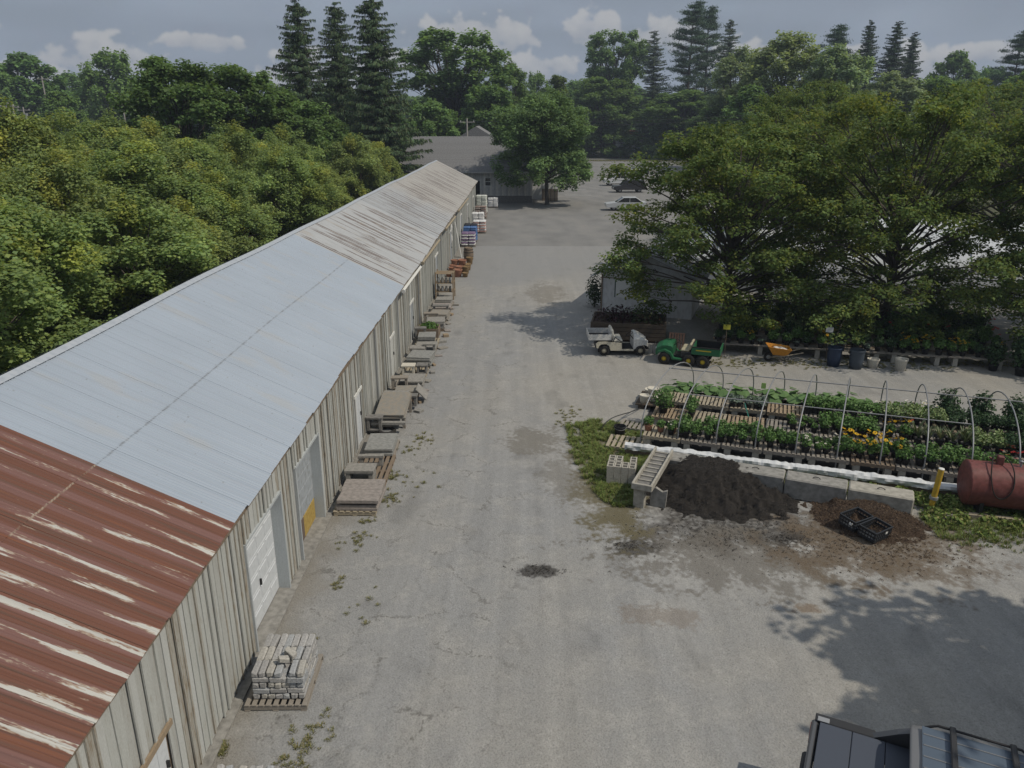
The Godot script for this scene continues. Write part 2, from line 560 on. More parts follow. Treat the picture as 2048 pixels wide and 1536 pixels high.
func ground_and_yard() -> void:
	# wide ground
	var b := MB.new()
	b.quad(Vector3(-1200, -0.03, 300), Vector3(1200, -0.03, 300), Vector3(1200, -0.03, -1800), Vector3(-1200, -0.03, -1800))
	var n := 512
	var earth := tri_mat(ramp(plate(n, n, 0.03, 12, 5), n, n, [[0, Color(0.03, 0.032, 0.016)], [0.5, Color(0.06, 0.065, 0.03)], [1, Color(0.1, 0.095, 0.055)]], plate(n, n, 0.3, 13, 2), 0.25), Vector3(0.13, 0.13, 0.13), 0.95)
	structure(b, "ground", earth)
	# near yard: asphalt worn to gravel, with dust, tracks, cracks and spilled mulch mapped in metres
	var w := 1024
	var h := 2048
	var x0 := -5.6
	var xs := 27.0
	var z0 := 4.0
	var zs := 68.0
	var f1 := noise(1.0, 31, FastNoiseLite.TYPE_SIMPLEX_SMOOTH, 4)
	var f2 := noise(1.0, 32, FastNoiseLite.TYPE_SIMPLEX_SMOOTH, 3)
	var crack := noise(0.75, 33, FastNoiseLite.TYPE_CELLULAR, 1)
	crack.fractal_type = FastNoiseLite.FRACTAL_NONE
	crack.cellular_return_type = FastNoiseLite.RETURN_DISTANCE2_SUB
	crack.domain_warp_enabled = true
	crack.domain_warp_amplitude = 0.9
	crack.domain_warp_frequency = 0.7
	var data := PackedByteArray()
	data.resize(w * h * 3)
	var cool := Color(0.252, 0.256, 0.258)
	var dust := Color(0.288, 0.279, 0.258)
	var pale := Color(0.325, 0.322, 0.31)
	for y in h:
		var z := z0 - (y + 0.5) / h * zs
		for x in w:
			var X := x0 + (x + 0.5) / w * xs
			var a := f1.get_noise_2d(X * 0.16, z * 0.07)
			var m := f1.get_noise_2d(X * 0.9 + 50, z * 0.9)
			var s := f2.get_noise_2d(X * 5.0, z * 5.0)
			var c := cool.lerp(dust, clampf(0.35 + a * 0.9 + m * 0.25 + clampf((X - 0.5) * 0.06, -0.2, 0.25), 0.0, 1.0))
			c = c.lerp(pale, clampf(m * 0.7 + s * 0.25, 0.0, 0.6))
			# tyre tracks run up the yard
			var tr := f2.get_noise_2d((X + sin(z * 0.08) * 0.5 + m * 0.12) * 1.5, z * 0.045) * 0.8 + f2.get_noise_2d(X * 5.5 + 30, z * 0.12) * 0.35
			c *= 1.0 + tr * 0.14 * smoothstep(-4.0, -2.0, X) + s * 0.07
			# damp, darker spots and dark older patches
			var dk := f1.get_noise_2d(X * 0.45 - 70, z * 0.3 + 20)
			c *= 1.0 - 0.18 * smoothstep(0.3, 0.65, dk)
			# cracks in the old asphalt near the shed
			if X < 1.5:
				var cr := crack.get_noise_2d(X, z)
				var on := smoothstep(-0.972, -0.992, cr) * smoothstep(1.5, -1.0, X) * clampf(0.6 + m * 1.2, 0.0, 1.0)
				c = c.lerp(Color(0.085, 0.082, 0.075), on * 0.6)
			var wob := m * 0.55 + s * 0.35
			if z > -26.0 and z < -11.0 and X > -1.0:
				# spilled black mulch, washed tan and brown litter round the piles
				var g := stain(X, z, 5.6, -18.1, 3.6, 1.9, wob * 0.9)
				c = c.lerp(Color(0.055, 0.05, 0.045), g * clampf(0.75 + s * 0.8, 0.0, 0.95))
				g = stain(X, z, 5.3, -16.4, 3.6, 1.7, wob * 1.5)
				c = c.lerp(Color(0.13, 0.118, 0.1), g * 0.65)
				g = stain(X, z, 8.7, -17.2, 3.2, 2.3, wob * 1.0)
				c = c.lerp(Color(0.118, 0.09, 0.062), g * clampf(0.85 + s * 0.5, 0.0, 0.97))
				g = maxf(stain(X, z, 2.7, -16.9, 0.75, 0.55, wob * 1.4), stain(X, z, 6.6, -17.3, 0.7, 0.5, wob * 1.2))
				c = c.lerp(Color(0.05, 0.047, 0.043), g * 0.8)
				g = stain(X, z, 0.45, -15.75, 0.62, 0.28, wob)
				c = c.lerp(Color(0.04, 0.038, 0.036), g * 0.85)
				g = maxf(stain(X, z, 6.2, -14.35, 0.35, 0.25, wob), stain(X, z, 3.0, -14.1, 0.9, 0.5, wob * 1.3) * 0.5)
				c = c.lerp(Color(0.16, 0.115, 0.075), g * 0.7)
				g = stain(X, z, 2.5, -20.9, 1.25, 4.6, wob * 0.8)
				c = c.lerp(Color(0.12, 0.105, 0.06), g * 0.9)
			if z < -18.0 and z > -40.0:
				var g2 := maxf(stain(X, z, 0.4, -23.5, 1.0, 1.3, wob * 1.2) * 0.6, stain(X, z, 1.2, -20.8, 0.8, 1.6, wob * 1.2) * 0.45)
				c = c.lerp(Color(0.14, 0.128, 0.105), g2)
				g2 = smoothstep(-1.6, -3.4, (z + 31.0) + (X - 8.0) * 0.1 + m) * smoothstep(8.0, 10.0, X)
				c = c.lerp(Color(0.13, 0.11, 0.075), g2 * clampf(0.6 + s, 0.0, 0.9))
			if z < -40.0:
				var g3 := stain(X, z, 1.4, -46.0, 1.3, 3.2, wob * 1.3) * 0.5
				c = c.lerp(Color(0.15, 0.135, 0.11), g3)
				c = c.lerp(cool * 0.92, smoothstep(-44.0, -52.0, z + a * 6.0) * 0.7)
			# litter and soil along the foot of the shed
			var ft := smoothstep(-4.2, -5.1, X + m * 0.5)
			c = c.lerp(Color(0.2, 0.182, 0.15), ft * 0.6)
			# loose stones, light and dark
			var sp := rng.randf()
			c *= 0.97 + 0.06 * rng.randf()
			if sp < 0.012:
				c *= 0.8
			elif sp > 0.985:
				c *= 1.18
			c = c.linear_to_srgb()
			var i := (y * w + x) * 3
			data[i] = clampi(int(c.r * 255), 0, 255)
			data[i + 1] = clampi(int(c.g * 255), 0, 255)
			data[i + 2] = clampi(int(c.b * 255), 0, 255)
	var grain := plate(n, n, 0.22, 35, 3)
	var pebble := plate(n, n, 0.45, 36, 2)
	var both := PackedByteArray()
	both.resize(n * n)
	for i in n * n:
		both[i] = clampi(int(grain[i] * 0.5 + pebble[i] * 0.5), 0, 255)
	var gtex := ramp(both, n, n, [[0.0, Color(0.45, 0.45, 0.45)], [0.32, Color(0.78, 0.78, 0.78)], [0.52, Color(0.97, 0.97, 0.97)], [1.0, Color(1, 1, 1)]])
	M.yard = tri_mat(gtex, Vector3(0.16, 0.16, 0.16), 0.95, grey(both, n, n), 2.0)
	M.yard.detail_enabled = true
	M.yard.detail_albedo = image(w, h, data)
	M.yard.detail_blend_mode = BaseMaterial3D.BLEND_MODE_MUL
	M.yard.detail_uv_layer = BaseMaterial3D.DETAIL_UV_2
	var sheet := func(ax: float, bx: float, az: float, bz: float, yy: float, ms: Array) -> ArrayMesh:
		var arr := []
		arr.resize(Mesh.ARRAY_MAX)
		arr[Mesh.ARRAY_VERTEX] = PackedVector3Array([Vector3(ax, yy, az), Vector3(bx, yy, az), Vector3(bx, yy, bz), Vector3(ax, yy, bz)])
		arr[Mesh.ARRAY_NORMAL] = PackedVector3Array([Vector3.UP, Vector3.UP, Vector3.UP, Vector3.UP])
		arr[Mesh.ARRAY_TEX_UV2] = PackedVector2Array([Vector2((ax - ms[0]) / ms[1], (ms[2] - az) / ms[3]), Vector2((bx - ms[0]) / ms[1], (ms[2] - az) / ms[3]), Vector2((bx - ms[0]) / ms[1], (ms[2] - bz) / ms[3]), Vector2((ax - ms[0]) / ms[1], (ms[2] - bz) / ms[3])])
		arr[Mesh.ARRAY_INDEX] = PackedInt32Array([0, 2, 1, 0, 3, 2])
		var me := ArrayMesh.new()
		me.add_surface_from_arrays(Mesh.PRIMITIVE_TRIANGLES, arr)
		return me
	var yard := put(sheet.call(-5.6, 21.4, 4.0, -64.0, 0.0, [x0, xs, z0, zs]), "yard", M.yard, self)
	yard.set_meta("kind", "structure")
	# far lot and the road beyond
	var lotmap := plate(n, n, 0.02, 37, 5)
	M.lot = tri_mat(gtex, Vector3(0.3, 0.3, 0.3), 0.95)
	M.lot.detail_enabled = true
	M.lot.detail_albedo = ramp(lotmap, n, n, [[0.0, Color(0.16, 0.16, 0.158)], [0.5, Color(0.2, 0.2, 0.197)], [1.0, Color(0.235, 0.23, 0.22)]])
	M.lot.detail_blend_mode = BaseMaterial3D.BLEND_MODE_MUL
	M.lot.detail_uv_layer = BaseMaterial3D.DETAIL_UV_2
	var lot := put(sheet.call(-5.6, 34.0, -64.0, -192.0, 0.0, [0.0, 30.0, 0.0, 60.0]), "parking_lot", M.lot, self)
	lot.set_meta("kind", "structure")
	var near := put(sheet.call(21.4, 60.0, 4.0, -64.0, -0.004, [0.0, 30.0, 0.0, 60.0]), "service_path", M.lot, self)
	near.set_meta("kind", "structure")
	b = MB.new()
	b.quad(Vector3(-200, 0.004, -198), Vector3(250, 0.004, -198), Vector3(250, 0.004, -206), Vector3(-200, 0.004, -206))
	structure(b, "road", tint(M.lot, Color(0.9, 0.9, 0.9)))
	b = MB.new()
	b.box(Vector3(12, 0.06, -192.3), Vector3(60, 0.12, 0.3))
	structure(b, "kerb", M.concrete_pale)
	# white stall lines in the far lot
	for k in 6:
		b = MB.new()
		var z := -108.0 - k * 9.0
		b.quad(Vector3(5.6, 0.004, z), Vector3(9.2, 0.004, z), Vector3(9.2, 0.004, z - 0.14), Vector3(5.6, 0.004, z - 0.14))
		if k > 1:
			continue
		structure(b, "lot_marking", M.white)


func more_materials() -> void:
	var n := 512
	var a := plate(n, n, 0.02, 81, 5)
	var f := plate(n, n, 0.2, 82, 3)
	M.rust_plain = tri_mat(ramp(a, n, n, [[0, Color(0.1, 0.045, 0.03)], [0.5, Color(0.16, 0.08, 0.06)], [1, Color(0.36, 0.3, 0.25)]], f, 0.2), Vector3(0.8, 0.8, 0.8), 0.8)
	M.coat_plain = tri_mat(ramp(a, n, n, [[0, Color(0.28, 0.31, 0.35)], [0.5, Color(0.34, 0.375, 0.42)], [1, Color(0.38, 0.4, 0.43)]], f, 0.05), Vector3(0.5, 0.5, 0.5), 0.5)
	M.door_white = tri_mat(ramp(a, n, n, [[0, Color(0.46, 0.485, 0.51)], [0.4, Color(0.53, 0.56, 0.59)], [1, Color(0.57, 0.6, 0.63)]], f, 0.04), Vector3(0.6, 0.6, 0.6), 0.5)
	M.door_grey = tri_mat(ramp(a, n, n, [[0, Color(0.2, 0.2, 0.19)], [0.4, Color(0.29, 0.32, 0.35)], [0.75, Color(0.34, 0.37, 0.4)], [1, Color(0.36, 0.32, 0.28)]], f, 0.1), Vector3(0.7, 0.35, 0.7), 0.6)
	M.door_brown = mat(lin(0.13, 0.1, 0.085), 0.7)
	M.door_yellow = tri_mat(ramp(a, n, n, [[0, Color(0.26, 0.17, 0.05)], [0.5, Color(0.38, 0.27, 0.075)], [1, Color(0.42, 0.32, 0.12)]], f, 0.1), Vector3(0.8, 0.8, 0.8), 0.6)
	M.door_green = mat(lin(0.03, 0.07, 0.05), 0.6)
	M.siding = []
	for k in 3:
		M.siding.append(tint(tri_mat(ramp(a, n, n, [[0, Color(0.38, 0.38, 0.37)], [0.5, Color(0.5, 0.5, 0.495)], [1, Color(0.56, 0.56, 0.555)]], f, 0.08), Vector3(0.6, 0.18, 0.6), 0.85), [Color(1, 1, 1), Color(0.93, 0.93, 0.94), Color(1.06, 1.05, 1.03)][k]))
	M.siding_white = tri_mat(ramp(a, n, n, [[0, Color(0.42, 0.42, 0.42)], [0.5, Color(0.52, 0.53, 0.54)], [1, Color(0.56, 0.57, 0.58)]], f, 0.05), Vector3(0.5, 0.2, 0.5), 0.7)
	M.shingle_v = M.shingle.duplicate()
	M.shingle_v.vertex_color_use_as_albedo = true
	M.wood_dark = tint(M.wood_grey, Color(0.6, 0.56, 0.52))
	M.film = mat(lin(0.5, 0.53, 0.57), 0.35)
	M.purple = mat(lin(0.1, 0.075, 0.1), 0.8)
	M.film_white = mat(lin(0.55, 0.57, 0.59), 0.32)
	M.pot_moss = tri_mat(ramp(a, n, n, [[0, Color(0.1, 0.1, 0.04)], [0.5, Color(0.22, 0.15, 0.08)], [1, Color(0.3, 0.18, 0.11)]], f, 0.15), Vector3(2, 2, 2), 0.9)
	for e in [["white", 0.6, 0.61, 0.62], ["purple", 0.16, 0.11, 0.2], ["blue", 0.06, 0.13, 0.3], ["black", 0.02, 0.022, 0.03], ["pink", 0.42, 0.25, 0.22], ["brown", 0.2, 0.15, 0.13], ["grey", 0.32, 0.29, 0.28], ["pale", 0.5, 0.53, 0.5]]:
		M["bag_" + e[0]] = mat(lin(e[1], e[2], e[3]), 0.45)
	M.chip = mat(Color.WHITE, 0.9)
	M.chip.vertex_color_use_as_albedo = true
	M.black_crate = mat(lin(0.022, 0.025, 0.03), 0.4)
	M.tank_red = tri_mat(ramp(a, n, n, [[0, Color(0.075, 0.034, 0.028)], [0.35, Color(0.135, 0.046, 0.042)], [0.65, Color(0.16, 0.054, 0.05)], [1, Color(0.19, 0.082, 0.076)]], f, 0.12), Vector3(0.6, 0.6, 0.6), 0.5)
	M.bollard_yellow = tri_mat(ramp(f, n, n, [[0, Color(0.12, 0.07, 0.02)], [0.3, Color(0.42, 0.27, 0.03)], [1, Color(0.52, 0.36, 0.05)]], a, 0.2), Vector3(1.2, 0.5, 1.2), 0.6)
	M.cart_cream = tri_mat(ramp(a, n, n, [[0, Color(0.294, 0.280, 0.229)], [0.42, Color(0.456, 0.432, 0.351)], [1, Color(0.504, 0.478, 0.400)]], f, 0.12), Vector3(1.1, 1.1, 1.1), 0.5)
	M.cart_white = tri_mat(ramp(a, n, n, [[0, Color(0.338, 0.338, 0.322)], [0.42, Color(0.532, 0.532, 0.513)], [1, Color(0.588, 0.588, 0.583)]], f, 0.12), Vector3(1.1, 1.1, 1.1), 0.5)
	M.cart_seat = mat(lin(0.5, 0.49, 0.44), 0.6)
	M.cart_tan = mat(lin(0.36, 0.33, 0.24), 0.6)
	M.cart_rim = mat(lin(0.42, 0.38, 0.28), 0.5)
	M.cart_green = tri_mat(ramp(a, n, n, [[0, Color(0.040, 0.096, 0.053)], [0.42, Color(0.017, 0.114, 0.048)], [1, Color(0.019, 0.126, 0.054)]], f, 0.12), Vector3(1.1, 1.1, 1.1), 0.5)
	M.rim_yellow = mat(lin(0.48, 0.36, 0.03), 0.5)
	M.wood_red = tint(M.wood_grey, Color(1.0, 0.82, 0.74))
	M.barrow_orange = tri_mat(ramp(a, n, n, [[0, Color(0.305, 0.151, 0.036)], [0.42, Color(0.475, 0.209, 0.019)], [1, Color(0.525, 0.231, 0.022)]], f, 0.12), Vector3(1.1, 1.1, 1.1), 0.5)
	M.truck_paint = mat(lin(0.06, 0.063, 0.07), 0.35)
	M.truck_paint.clearcoat_enabled = true
	M.truck_trim = mat(lin(0.03, 0.031, 0.034), 0.55)
	M.truck_cover = tri_mat(ramp(f, n, n, [[0, Color(0.045, 0.054, 0.074)], [1, Color(0.066, 0.078, 0.103)]]), Vector3(3, 3, 3), 0.6)
	M.truck_silver = mat(lin(0.16, 0.165, 0.175), 0.4, 0.1)
	M.roof_glass = mat(lin(0.075, 0.1, 0.135), 0.3)
	M.pole_grey = mat(lin(0.3, 0.29, 0.27), 0.9)
	M.pipe = mat(lin(0.24, 0.25, 0.265), 0.5, 0.3)


const WX := -5.2
const SHED_N := 6.0
const SHED_F := -87.0


func roof_maps() -> void:
	var rn := noise(1.0, 61, FastNoiseLite.TYPE_SIMPLEX_SMOOTH, 4)
	var w := 2048
	var h := 512
	var d := PackedByteArray()
	d.resize(w * h * 3)
	for y in h:
		var s := (y + 0.5) / h * 5.0
		for x in w:
			var z := 0.0 - (x + 0.5) / w * 12.0
			var u := absf(fposmod(z + rn.get_noise_2d(z * 0.2, 7.0) * 0.08, 0.4) / 0.4 - 0.5) * 2.0
			var fineb := rn.get_noise_2d(z * 16.0, s * 0.35)
			var c := Color(0.138, 0.06, 0.042).lerp(Color(0.108, 0.06, 0.045), smoothstep(0.0, 0.5, fineb))
			c = c.lerp(Color(0.19, 0.075, 0.036), smoothstep(0.25, 0.55, rn.get_noise_2d(z * 9.0 + 40, s * 0.25)) * 0.5)
			# purplish lap beside each sheet edge, then bare zinc in broken streaks
			c = c.lerp(Color(0.168, 0.092, 0.084), smoothstep(0.45, 0.75, u + rn.get_noise_2d(z * 3.0, s * 0.2) * 0.35) * 0.85)
			var near := clampf((z + 11.0) * 0.04, 0.0, 0.2)
			var st := rn.get_noise_2d(z * 4.2 - 90, s * 0.42) * 0.8 + rn.get_noise_2d(z * 15.0, s * 0.9) * 0.42 + rn.get_noise_2d(z * 50.0, s * 7.0) * 0.22
			var zn := st + (smoothstep(0.2, 0.95, u) - 0.5) * 0.7 + near
			var on := smoothstep(0.53, 0.6, zn)
			c = c.lerp(Color(0.36, 0.3, 0.235), smoothstep(0.38, 0.5, zn) * 0.75)
			c = c.lerp(Color(0.43, 0.43, 0.41), on)
			var lap := smoothstep(0.018, 0.008, absf(s - 2.5)) * smoothstep(-0.35, 0.1, rn.get_noise_2d(z * 2.5, 33.0))
			c = c.lerp(Color(0.38, 0.33, 0.26), lap * 0.7)
			c = c.linear_to_srgb()
			var i := (y * w + x) * 3
			d[i] = clampi(int(c.r * 255), 0, 255)
			d[i + 1] = clampi(int(c.g * 255), 0, 255)
			d[i + 2] = clampi(int(c.b * 255), 0, 255)
	M.roof_rust = mat(Color.WHITE, 0.75)
	M.roof_rust.albedo_texture = image(w, h, d)
	# worn coating with rusty lines down the slope
	w = 2048
	h = 256
	d = PackedByteArray()
	d.resize(w * h * 3)
	for y in h:
		var s := (y + 0.5) / h * 5.0
		for x in w:
			var z := -31.0 - (x + 0.5) / w * 56.5
			var c := Color(0.33, 0.345, 0.36)
			c = c.lerp(Color(0.365, 0.35, 0.325), smoothstep(-52.0, -58.0, z + rn.get_noise_1d(s) * 2.0) * 0.8)
			c *= 1.0 + rn.get_noise_2d(z * 3.0, s * 1.5) * 0.1
			var rib := floorf(z / 0.235)
			var h1 := fposmod(sin(rib * 127.1) * 43758.55, 1.0)
			var h2 := fposmod(sin(rib * 311.7) * 24634.63, 1.0)
			var dense := 0.6 if z > -52.0 else 0.4
			var along := smoothstep(h1 * 2.2 - 0.3, h1 * 2.2 + 0.25, s) * smoothstep(2.6 + h2 * 3.0, 2.2 + h2 * 3.0, s)
			var across := absf(fposmod(z, 0.235) - 0.117)
			var on := along * smoothstep(0.075, 0.04, across + rn.get_noise_2d(z * 6.0, s * 2.0) * 0.03) * (1.0 if fposmod(h1 * 7.0 + h2 * 3.0, 1.0) < dense else 0.0)
			c = c.lerp(Color(0.11, 0.085, 0.075), on * 0.95)
			var patch := smoothstep(0.3, 0.5, rn.get_noise_2d(z * 1.2 + 300, s * 0.5))
			c = c.lerp(Color(0.29, 0.26, 0.22), patch * 0.35)
			c = c.linear_to_srgb()
			var i := (y * w + x) * 3
			d[i] = clampi(int(c.r * 255), 0, 255)
			d[i + 1] = clampi(int(c.g * 255), 0, 255)
			d[i + 2] = clampi(int(c.b * 255), 0, 255)
	M.roof_worn = mat(Color.WHITE, 0.6)
	M.roof_worn.albedo_texture = image(w, h, d)
	# blue-grey coating, nearly clean, with scattered specks
	w = 1024
	h = 256
	d = PackedByteArray()
	d.resize(w * h * 3)
	var spots := noise(1.0, 66, FastNoiseLite.TYPE_SIMPLEX_SMOOTH, 2)
	for y in h:
		var s := (y + 0.5) / h * 5.0
		for x in w:
			var z := -11.0 - (x + 0.5) / w * 21.0
			var c := Color(0.288, 0.336, 0.4) * (1.0 + rn.get_noise_2d(z * 0.5, s * 0.3) * 0.06 + rn.get_noise_2d(z * 9.0, s * 0.6) * 0.02)
			c = c.lerp(Color(0.16, 0.165, 0.17), smoothstep(0.74, 0.8, spots.get_noise_2d(z * 9.0, s * 9.0)) * 0.7)
			c = c.lerp(Color(0.2, 0.225, 0.26), smoothstep(0.035, 0.015, absf(s - 2.5)) * (0.5 + rn.get_noise_2d(z * 3.0, 5.0)))
			c = c.lerp(Color(0.32, 0.325, 0.325), smoothstep(0.2, 0.6, rn.get_noise_2d(z * 0.8, s * 0.4 + 77)) * 0.4)
			c = c.linear_to_srgb()
			var i := (y * w + x) * 3
			d[i] = clampi(int(c.r * 255), 0, 255)
			d[i + 1] = clampi(int(c.g * 255), 0, 255)
			d[i + 2] = clampi(int(c.b * 255), 0, 255)
	M.roof_blue = mat(Color.WHITE, 0.5)
	M.roof_blue.albedo_texture = image(w, h, d)


func roof_point(z: float, s: float, side: float, up: float) -> Vector3:
	# s metres down the slope from the ridge
	var d := Vector3(0.8995 * side, -0.437, 0)
	var n := Vector3(0.437 * side, 0.8995, 0)
	var bow := 0.05 * sin(z * 0.21) + 0.03 * sin(z * 0.55 + 1.0)
	return Vector3(-9.4, 5.56 + bow * 0.6, z) + d * s + n * up


func roof_sheet(za: float, zb: float, s0: float, s1: float, lift: float, umap: Array, fine: bool, side := 1.0) -> MB:
	var b := MB.new()
	var step := 0.0206 if fine else 0.0825
	var k := int(ceil((za - zb) / step))
	for i in k:
		var p := za - (za - zb) * i / k
		var q := za - (za - zb) * (i + 1) / k
		var hp := lift + 0.009 * sin(TAU * p / 0.0825) + 0.014 * smoothstep(0.045, 0.015, absf(fposmod(p, 0.33) - 0.165))
		var hq := lift + 0.009 * sin(TAU * q / 0.0825) + 0.014 * smoothstep(0.045, 0.015, absf(fposmod(q, 0.33) - 0.165))
		var v0 := s0 / 5.0
		var v1 := s1 / 5.0
		var up: float = (umap[0] - p) / umap[1]
		var uq: float = (umap[0] - q) / umap[1]
		if side > 0:
			b.quad_uv(roof_point(p, s0, side, hp), roof_point(p, s1, side, hp), roof_point(q, s1, side, hq), roof_point(q, s0, side, hq), Vector2(up, v0), Vector2(up, v1), Vector2(uq, v1), Vector2(uq, v0))
		else:
			b.quad_uv(roof_point(p, s1, side, hp), roof_point(p, s0, side, hp), roof_point(q, s0, side, hq), roof_point(q, s1, side, hq), Vector2(up, v1), Vector2(up, v0), Vector2(uq, v0), Vector2(uq, v1))
	return b


func long_shed() -> void:
	roof_maps()
	var t := thing("long_shed", "long weathered grey board shed with part rusty, part blue-grey metal roof", "shed")
	# openings in the yard wall: far z, near z, top
	var doors := [[-9.05, -7.85, 1.55], [-14.95, -12.73, 2.42], [-18.2, -16.1, 2.42], [-23.4, -22.6, 1.8], [-30.1, -29.3, 1.8], [-36.0, -34.9, 1.85], [-47.2, -45.6, 2.2], [-57.0, -55.2, 2.3], [-66.4, -65.0, 2.3], [-74.6, -73.2, 2.3], [-83.0, -81.6, 2.2]]
	# boards one by one where they can be told apart, the rest joined
	var rest := MB.new()
	var rest2 := MB.new()
	var z := SHED_N
	while z > SHED_F:
		var wd := rnd(0.185, 0.225)
		var far := z - wd
		if far < SHED_F:
			break
		var y0 := 0.04 + rnd(0.0, 0.05)
		for d in doors:
			if z - wd * 0.5 < d[1] + 0.04 and z - wd * 0.5 > d[0] - 0.04:
				y0 = d[2] + rnd(0.0, 0.03)
		var y1 := 3.36
		var single := z < -5.6 and z > -39.0
		var b := MB.new() if single else (rest if rng.randf() < 0.6 else rest2)
		var out := rnd(-0.012, 0.012)
		var tilt := Basis(Vector3.RIGHT, rnd(-0.004, 0.004))
		b.box(Vector3(WX - 0.015 + out, (y0 + y1) / 2, z - wd / 2), Vector3(0.03, y1 - y0, wd - rnd(0.008, 0.022)), tilt)
		var bm: Material = M.board[[0, 0, 1, 1, 2, 3][rng.randi() % 6]]
		if single:
			part(b, "board", bm, t)
		if rng.randf() < 0.62:
			var bb := MB.new() if single else rest
			bb.box(Vector3(WX + 0.018 + out, (y0 + y1) / 2, z), Vector3(0.026, y1 - y0, rnd(0.035, 0.06)), tilt)
			if single:
				part(bb, "batten", M.board[[0, 1, 2, 2][rng.randi() % 4]], t)
		z = far
	part(rest, "siding", M.board[0], t).set_meta("kind", "stuff")
	part(rest2, "siding", M.board[1], t).set_meta("kind", "stuff")
	# backing wall behind the boards, with the openings left out
	var bk := MB.new()
	var edge := SHED_N
	for k in doors:
		bk.box(Vector3(WX - 0.14, 1.65, (edge + k[1]) / 2), Vector3(0.2, 3.3, edge - k[1]))
		bk.box(Vector3(WX - 0.14, (k[2] + 3.3) / 2, (k[0] + k[1]) / 2), Vector3(0.2, 3.3 - k[2], k[1] - k[0]))
		edge = k[0]
	bk.box(Vector3(WX - 0.14, 1.65, (edge + SHED_F) / 2), Vector3(0.2, 3.3, edge - SHED_F))
	part(bk, "wall_backing", M.wood_brown, t)
	# other walls
	var ow := MB.new()
	ow.box(Vector3(-13.55, 1.7, (SHED_N + SHED_F) / 2), Vector3(0.1, 3.4, SHED_N - SHED_F))
	for zz in [SHED_N - 0.06, SHED_F + 0.06]:
		ow.prism([Vector2(-13.5, 0), Vector2(-5.3, 0), Vector2(-5.3, 3.35), Vector2(-9.4, 5.42), Vector2(-13.5, 3.35)], 0.1, Transform3D(Basis(), Vector3(0, 0, zz)))
	part(ow, "end_and_back_wall", M.board[1], t)
	# concrete sill along the foot
	var sl := MB.new()
	sl.box(Vector3(WX - 0.02, 0.015, -14.0), Vector3(0.4, 0.05, 10.0))
	sl.box(Vector3(WX - 0.1, 0.02, -50.0), Vector3(0.3, 0.06, 62.0))
	part(sl, "concrete_sill", M.concrete, t)
	# roof: sheets laid in two rows on the yard side
	var sw := 0.66
	var zz := SHED_N
	while zz > SHED_F + 0.1:
		var ze := maxf(zz - sw, SHED_F - 0.05)
		var midz := (zz + ze) / 2
		var rust := midz > -11.9
		var worn := midz < -31.4
		var um := [0.0, 12.0] if rust else ([-31.0, 56.5] if worn else [-11.0, 21.0])
		var rm: Material = M.roof_rust if rust else (M.roof_worn if worn else M.roof_blue)
		var fine := midz > -45.0
		var e := 0.002 * (int(round(-zz / sw)) % 2)
		part(roof_sheet(zz + 0.03, ze, 2.42, 4.97 + rnd(-0.015, 0.02), 0.02 + e, um, fine), "roof_sheet", rm, t)
		part(roof_sheet(zz + 0.03, ze, 0.0, 2.5, 0.027 + e, um, fine), "roof_sheet", rm, t)
		zz = ze
	for zn in [[SHED_N, -11.9, [0.0, 12.0], M.roof_rust], [-11.9, -31.4, [-11.0, 21.0], M.roof_blue], [-31.4, SHED_F, [-31.0, 56.5], M.roof_worn]]:
		part(roof_sheet(zn[0], zn[1], 0.0, 4.97, 0.02, zn[2], false, -1.0), "back_roof_slope", zn[3], t)
		var cp := MB.new()
		var steps := int((zn[0] - zn[1]) / 1.2)
		for i in steps:
			var a: float = zn[0] - (zn[0] - zn[1]) * i / steps
			var q: float = zn[0] - (zn[0] - zn[1]) * (i + 1) / steps
			for sd in [1.0, -1.0]:
				var p := [roof_point(a, 0.0, sd, 0.062), roof_point(a, 0.16, sd, 0.058), roof_point(q, 0.16, sd, 0.058), roof_point(q, 0.0, sd, 0.062)]
				if sd < 0:
					p.reverse()
				cp.quad(p[0], p[1], p[2], p[3])
		part(cp, "ridge_cap", M.rust_plain if zn[1] > -13.0 else M.coat_plain, t)
	# dark drip edge and rafter board under the eave
	var fb := MB.new()
	fb.box(Vector3(-4.99, 3.32, (SHED_N + SHED_F) / 2), Vector3(0.03, 0.09, SHED_N - SHED_F))
	fb.box(Vector3(-5.1, 3.345, (SHED_N + SHED_F) / 2), Vector3(0.2, 0.02, SHED_N - SHED_F))
	part(fb, "eave_board", M.wood_brown, t)
	# gutters
	for gz in [[-31.4, -37.6], [-37.9, -46.5], [-50.0, -58.0], [-60.0, -72.0]]:
		var gb := MB.new()
		var rows := []
		for q in gz:
			var row := []
			for i in 7:
				var a := PI * i / 6.0
				row.append(Vector3(-4.9 - cos(a) * 0.07, 3.27 - sin(a) * 0.075 + (gz[0] - q) * -0.012, q))
			rows.append(row)
		gb.ring_face(rows, false)
		gb.cyl(Vector3(-4.9, 3.22, gz[0]), Vector3(-4.9, 3.22, gz[0] - 0.08), 0.085, 0.085, 8)
		part(gb, "gutter", M.white if gz[0] > -32 else M.wood_pale, t)
	for pz in [-26.1, -31.2, -37.8, -49.0, -61.0]:
		var pb := MB.new()
		pb.cyl(Vector3(WX + 0.06, 0.1, pz), Vector3(WX + 0.06, 3.25, pz), 0.035, 0.035, 8)
		part(pb, "downpipe", M.steel_dull, t)
	shed_doors(t, doors)


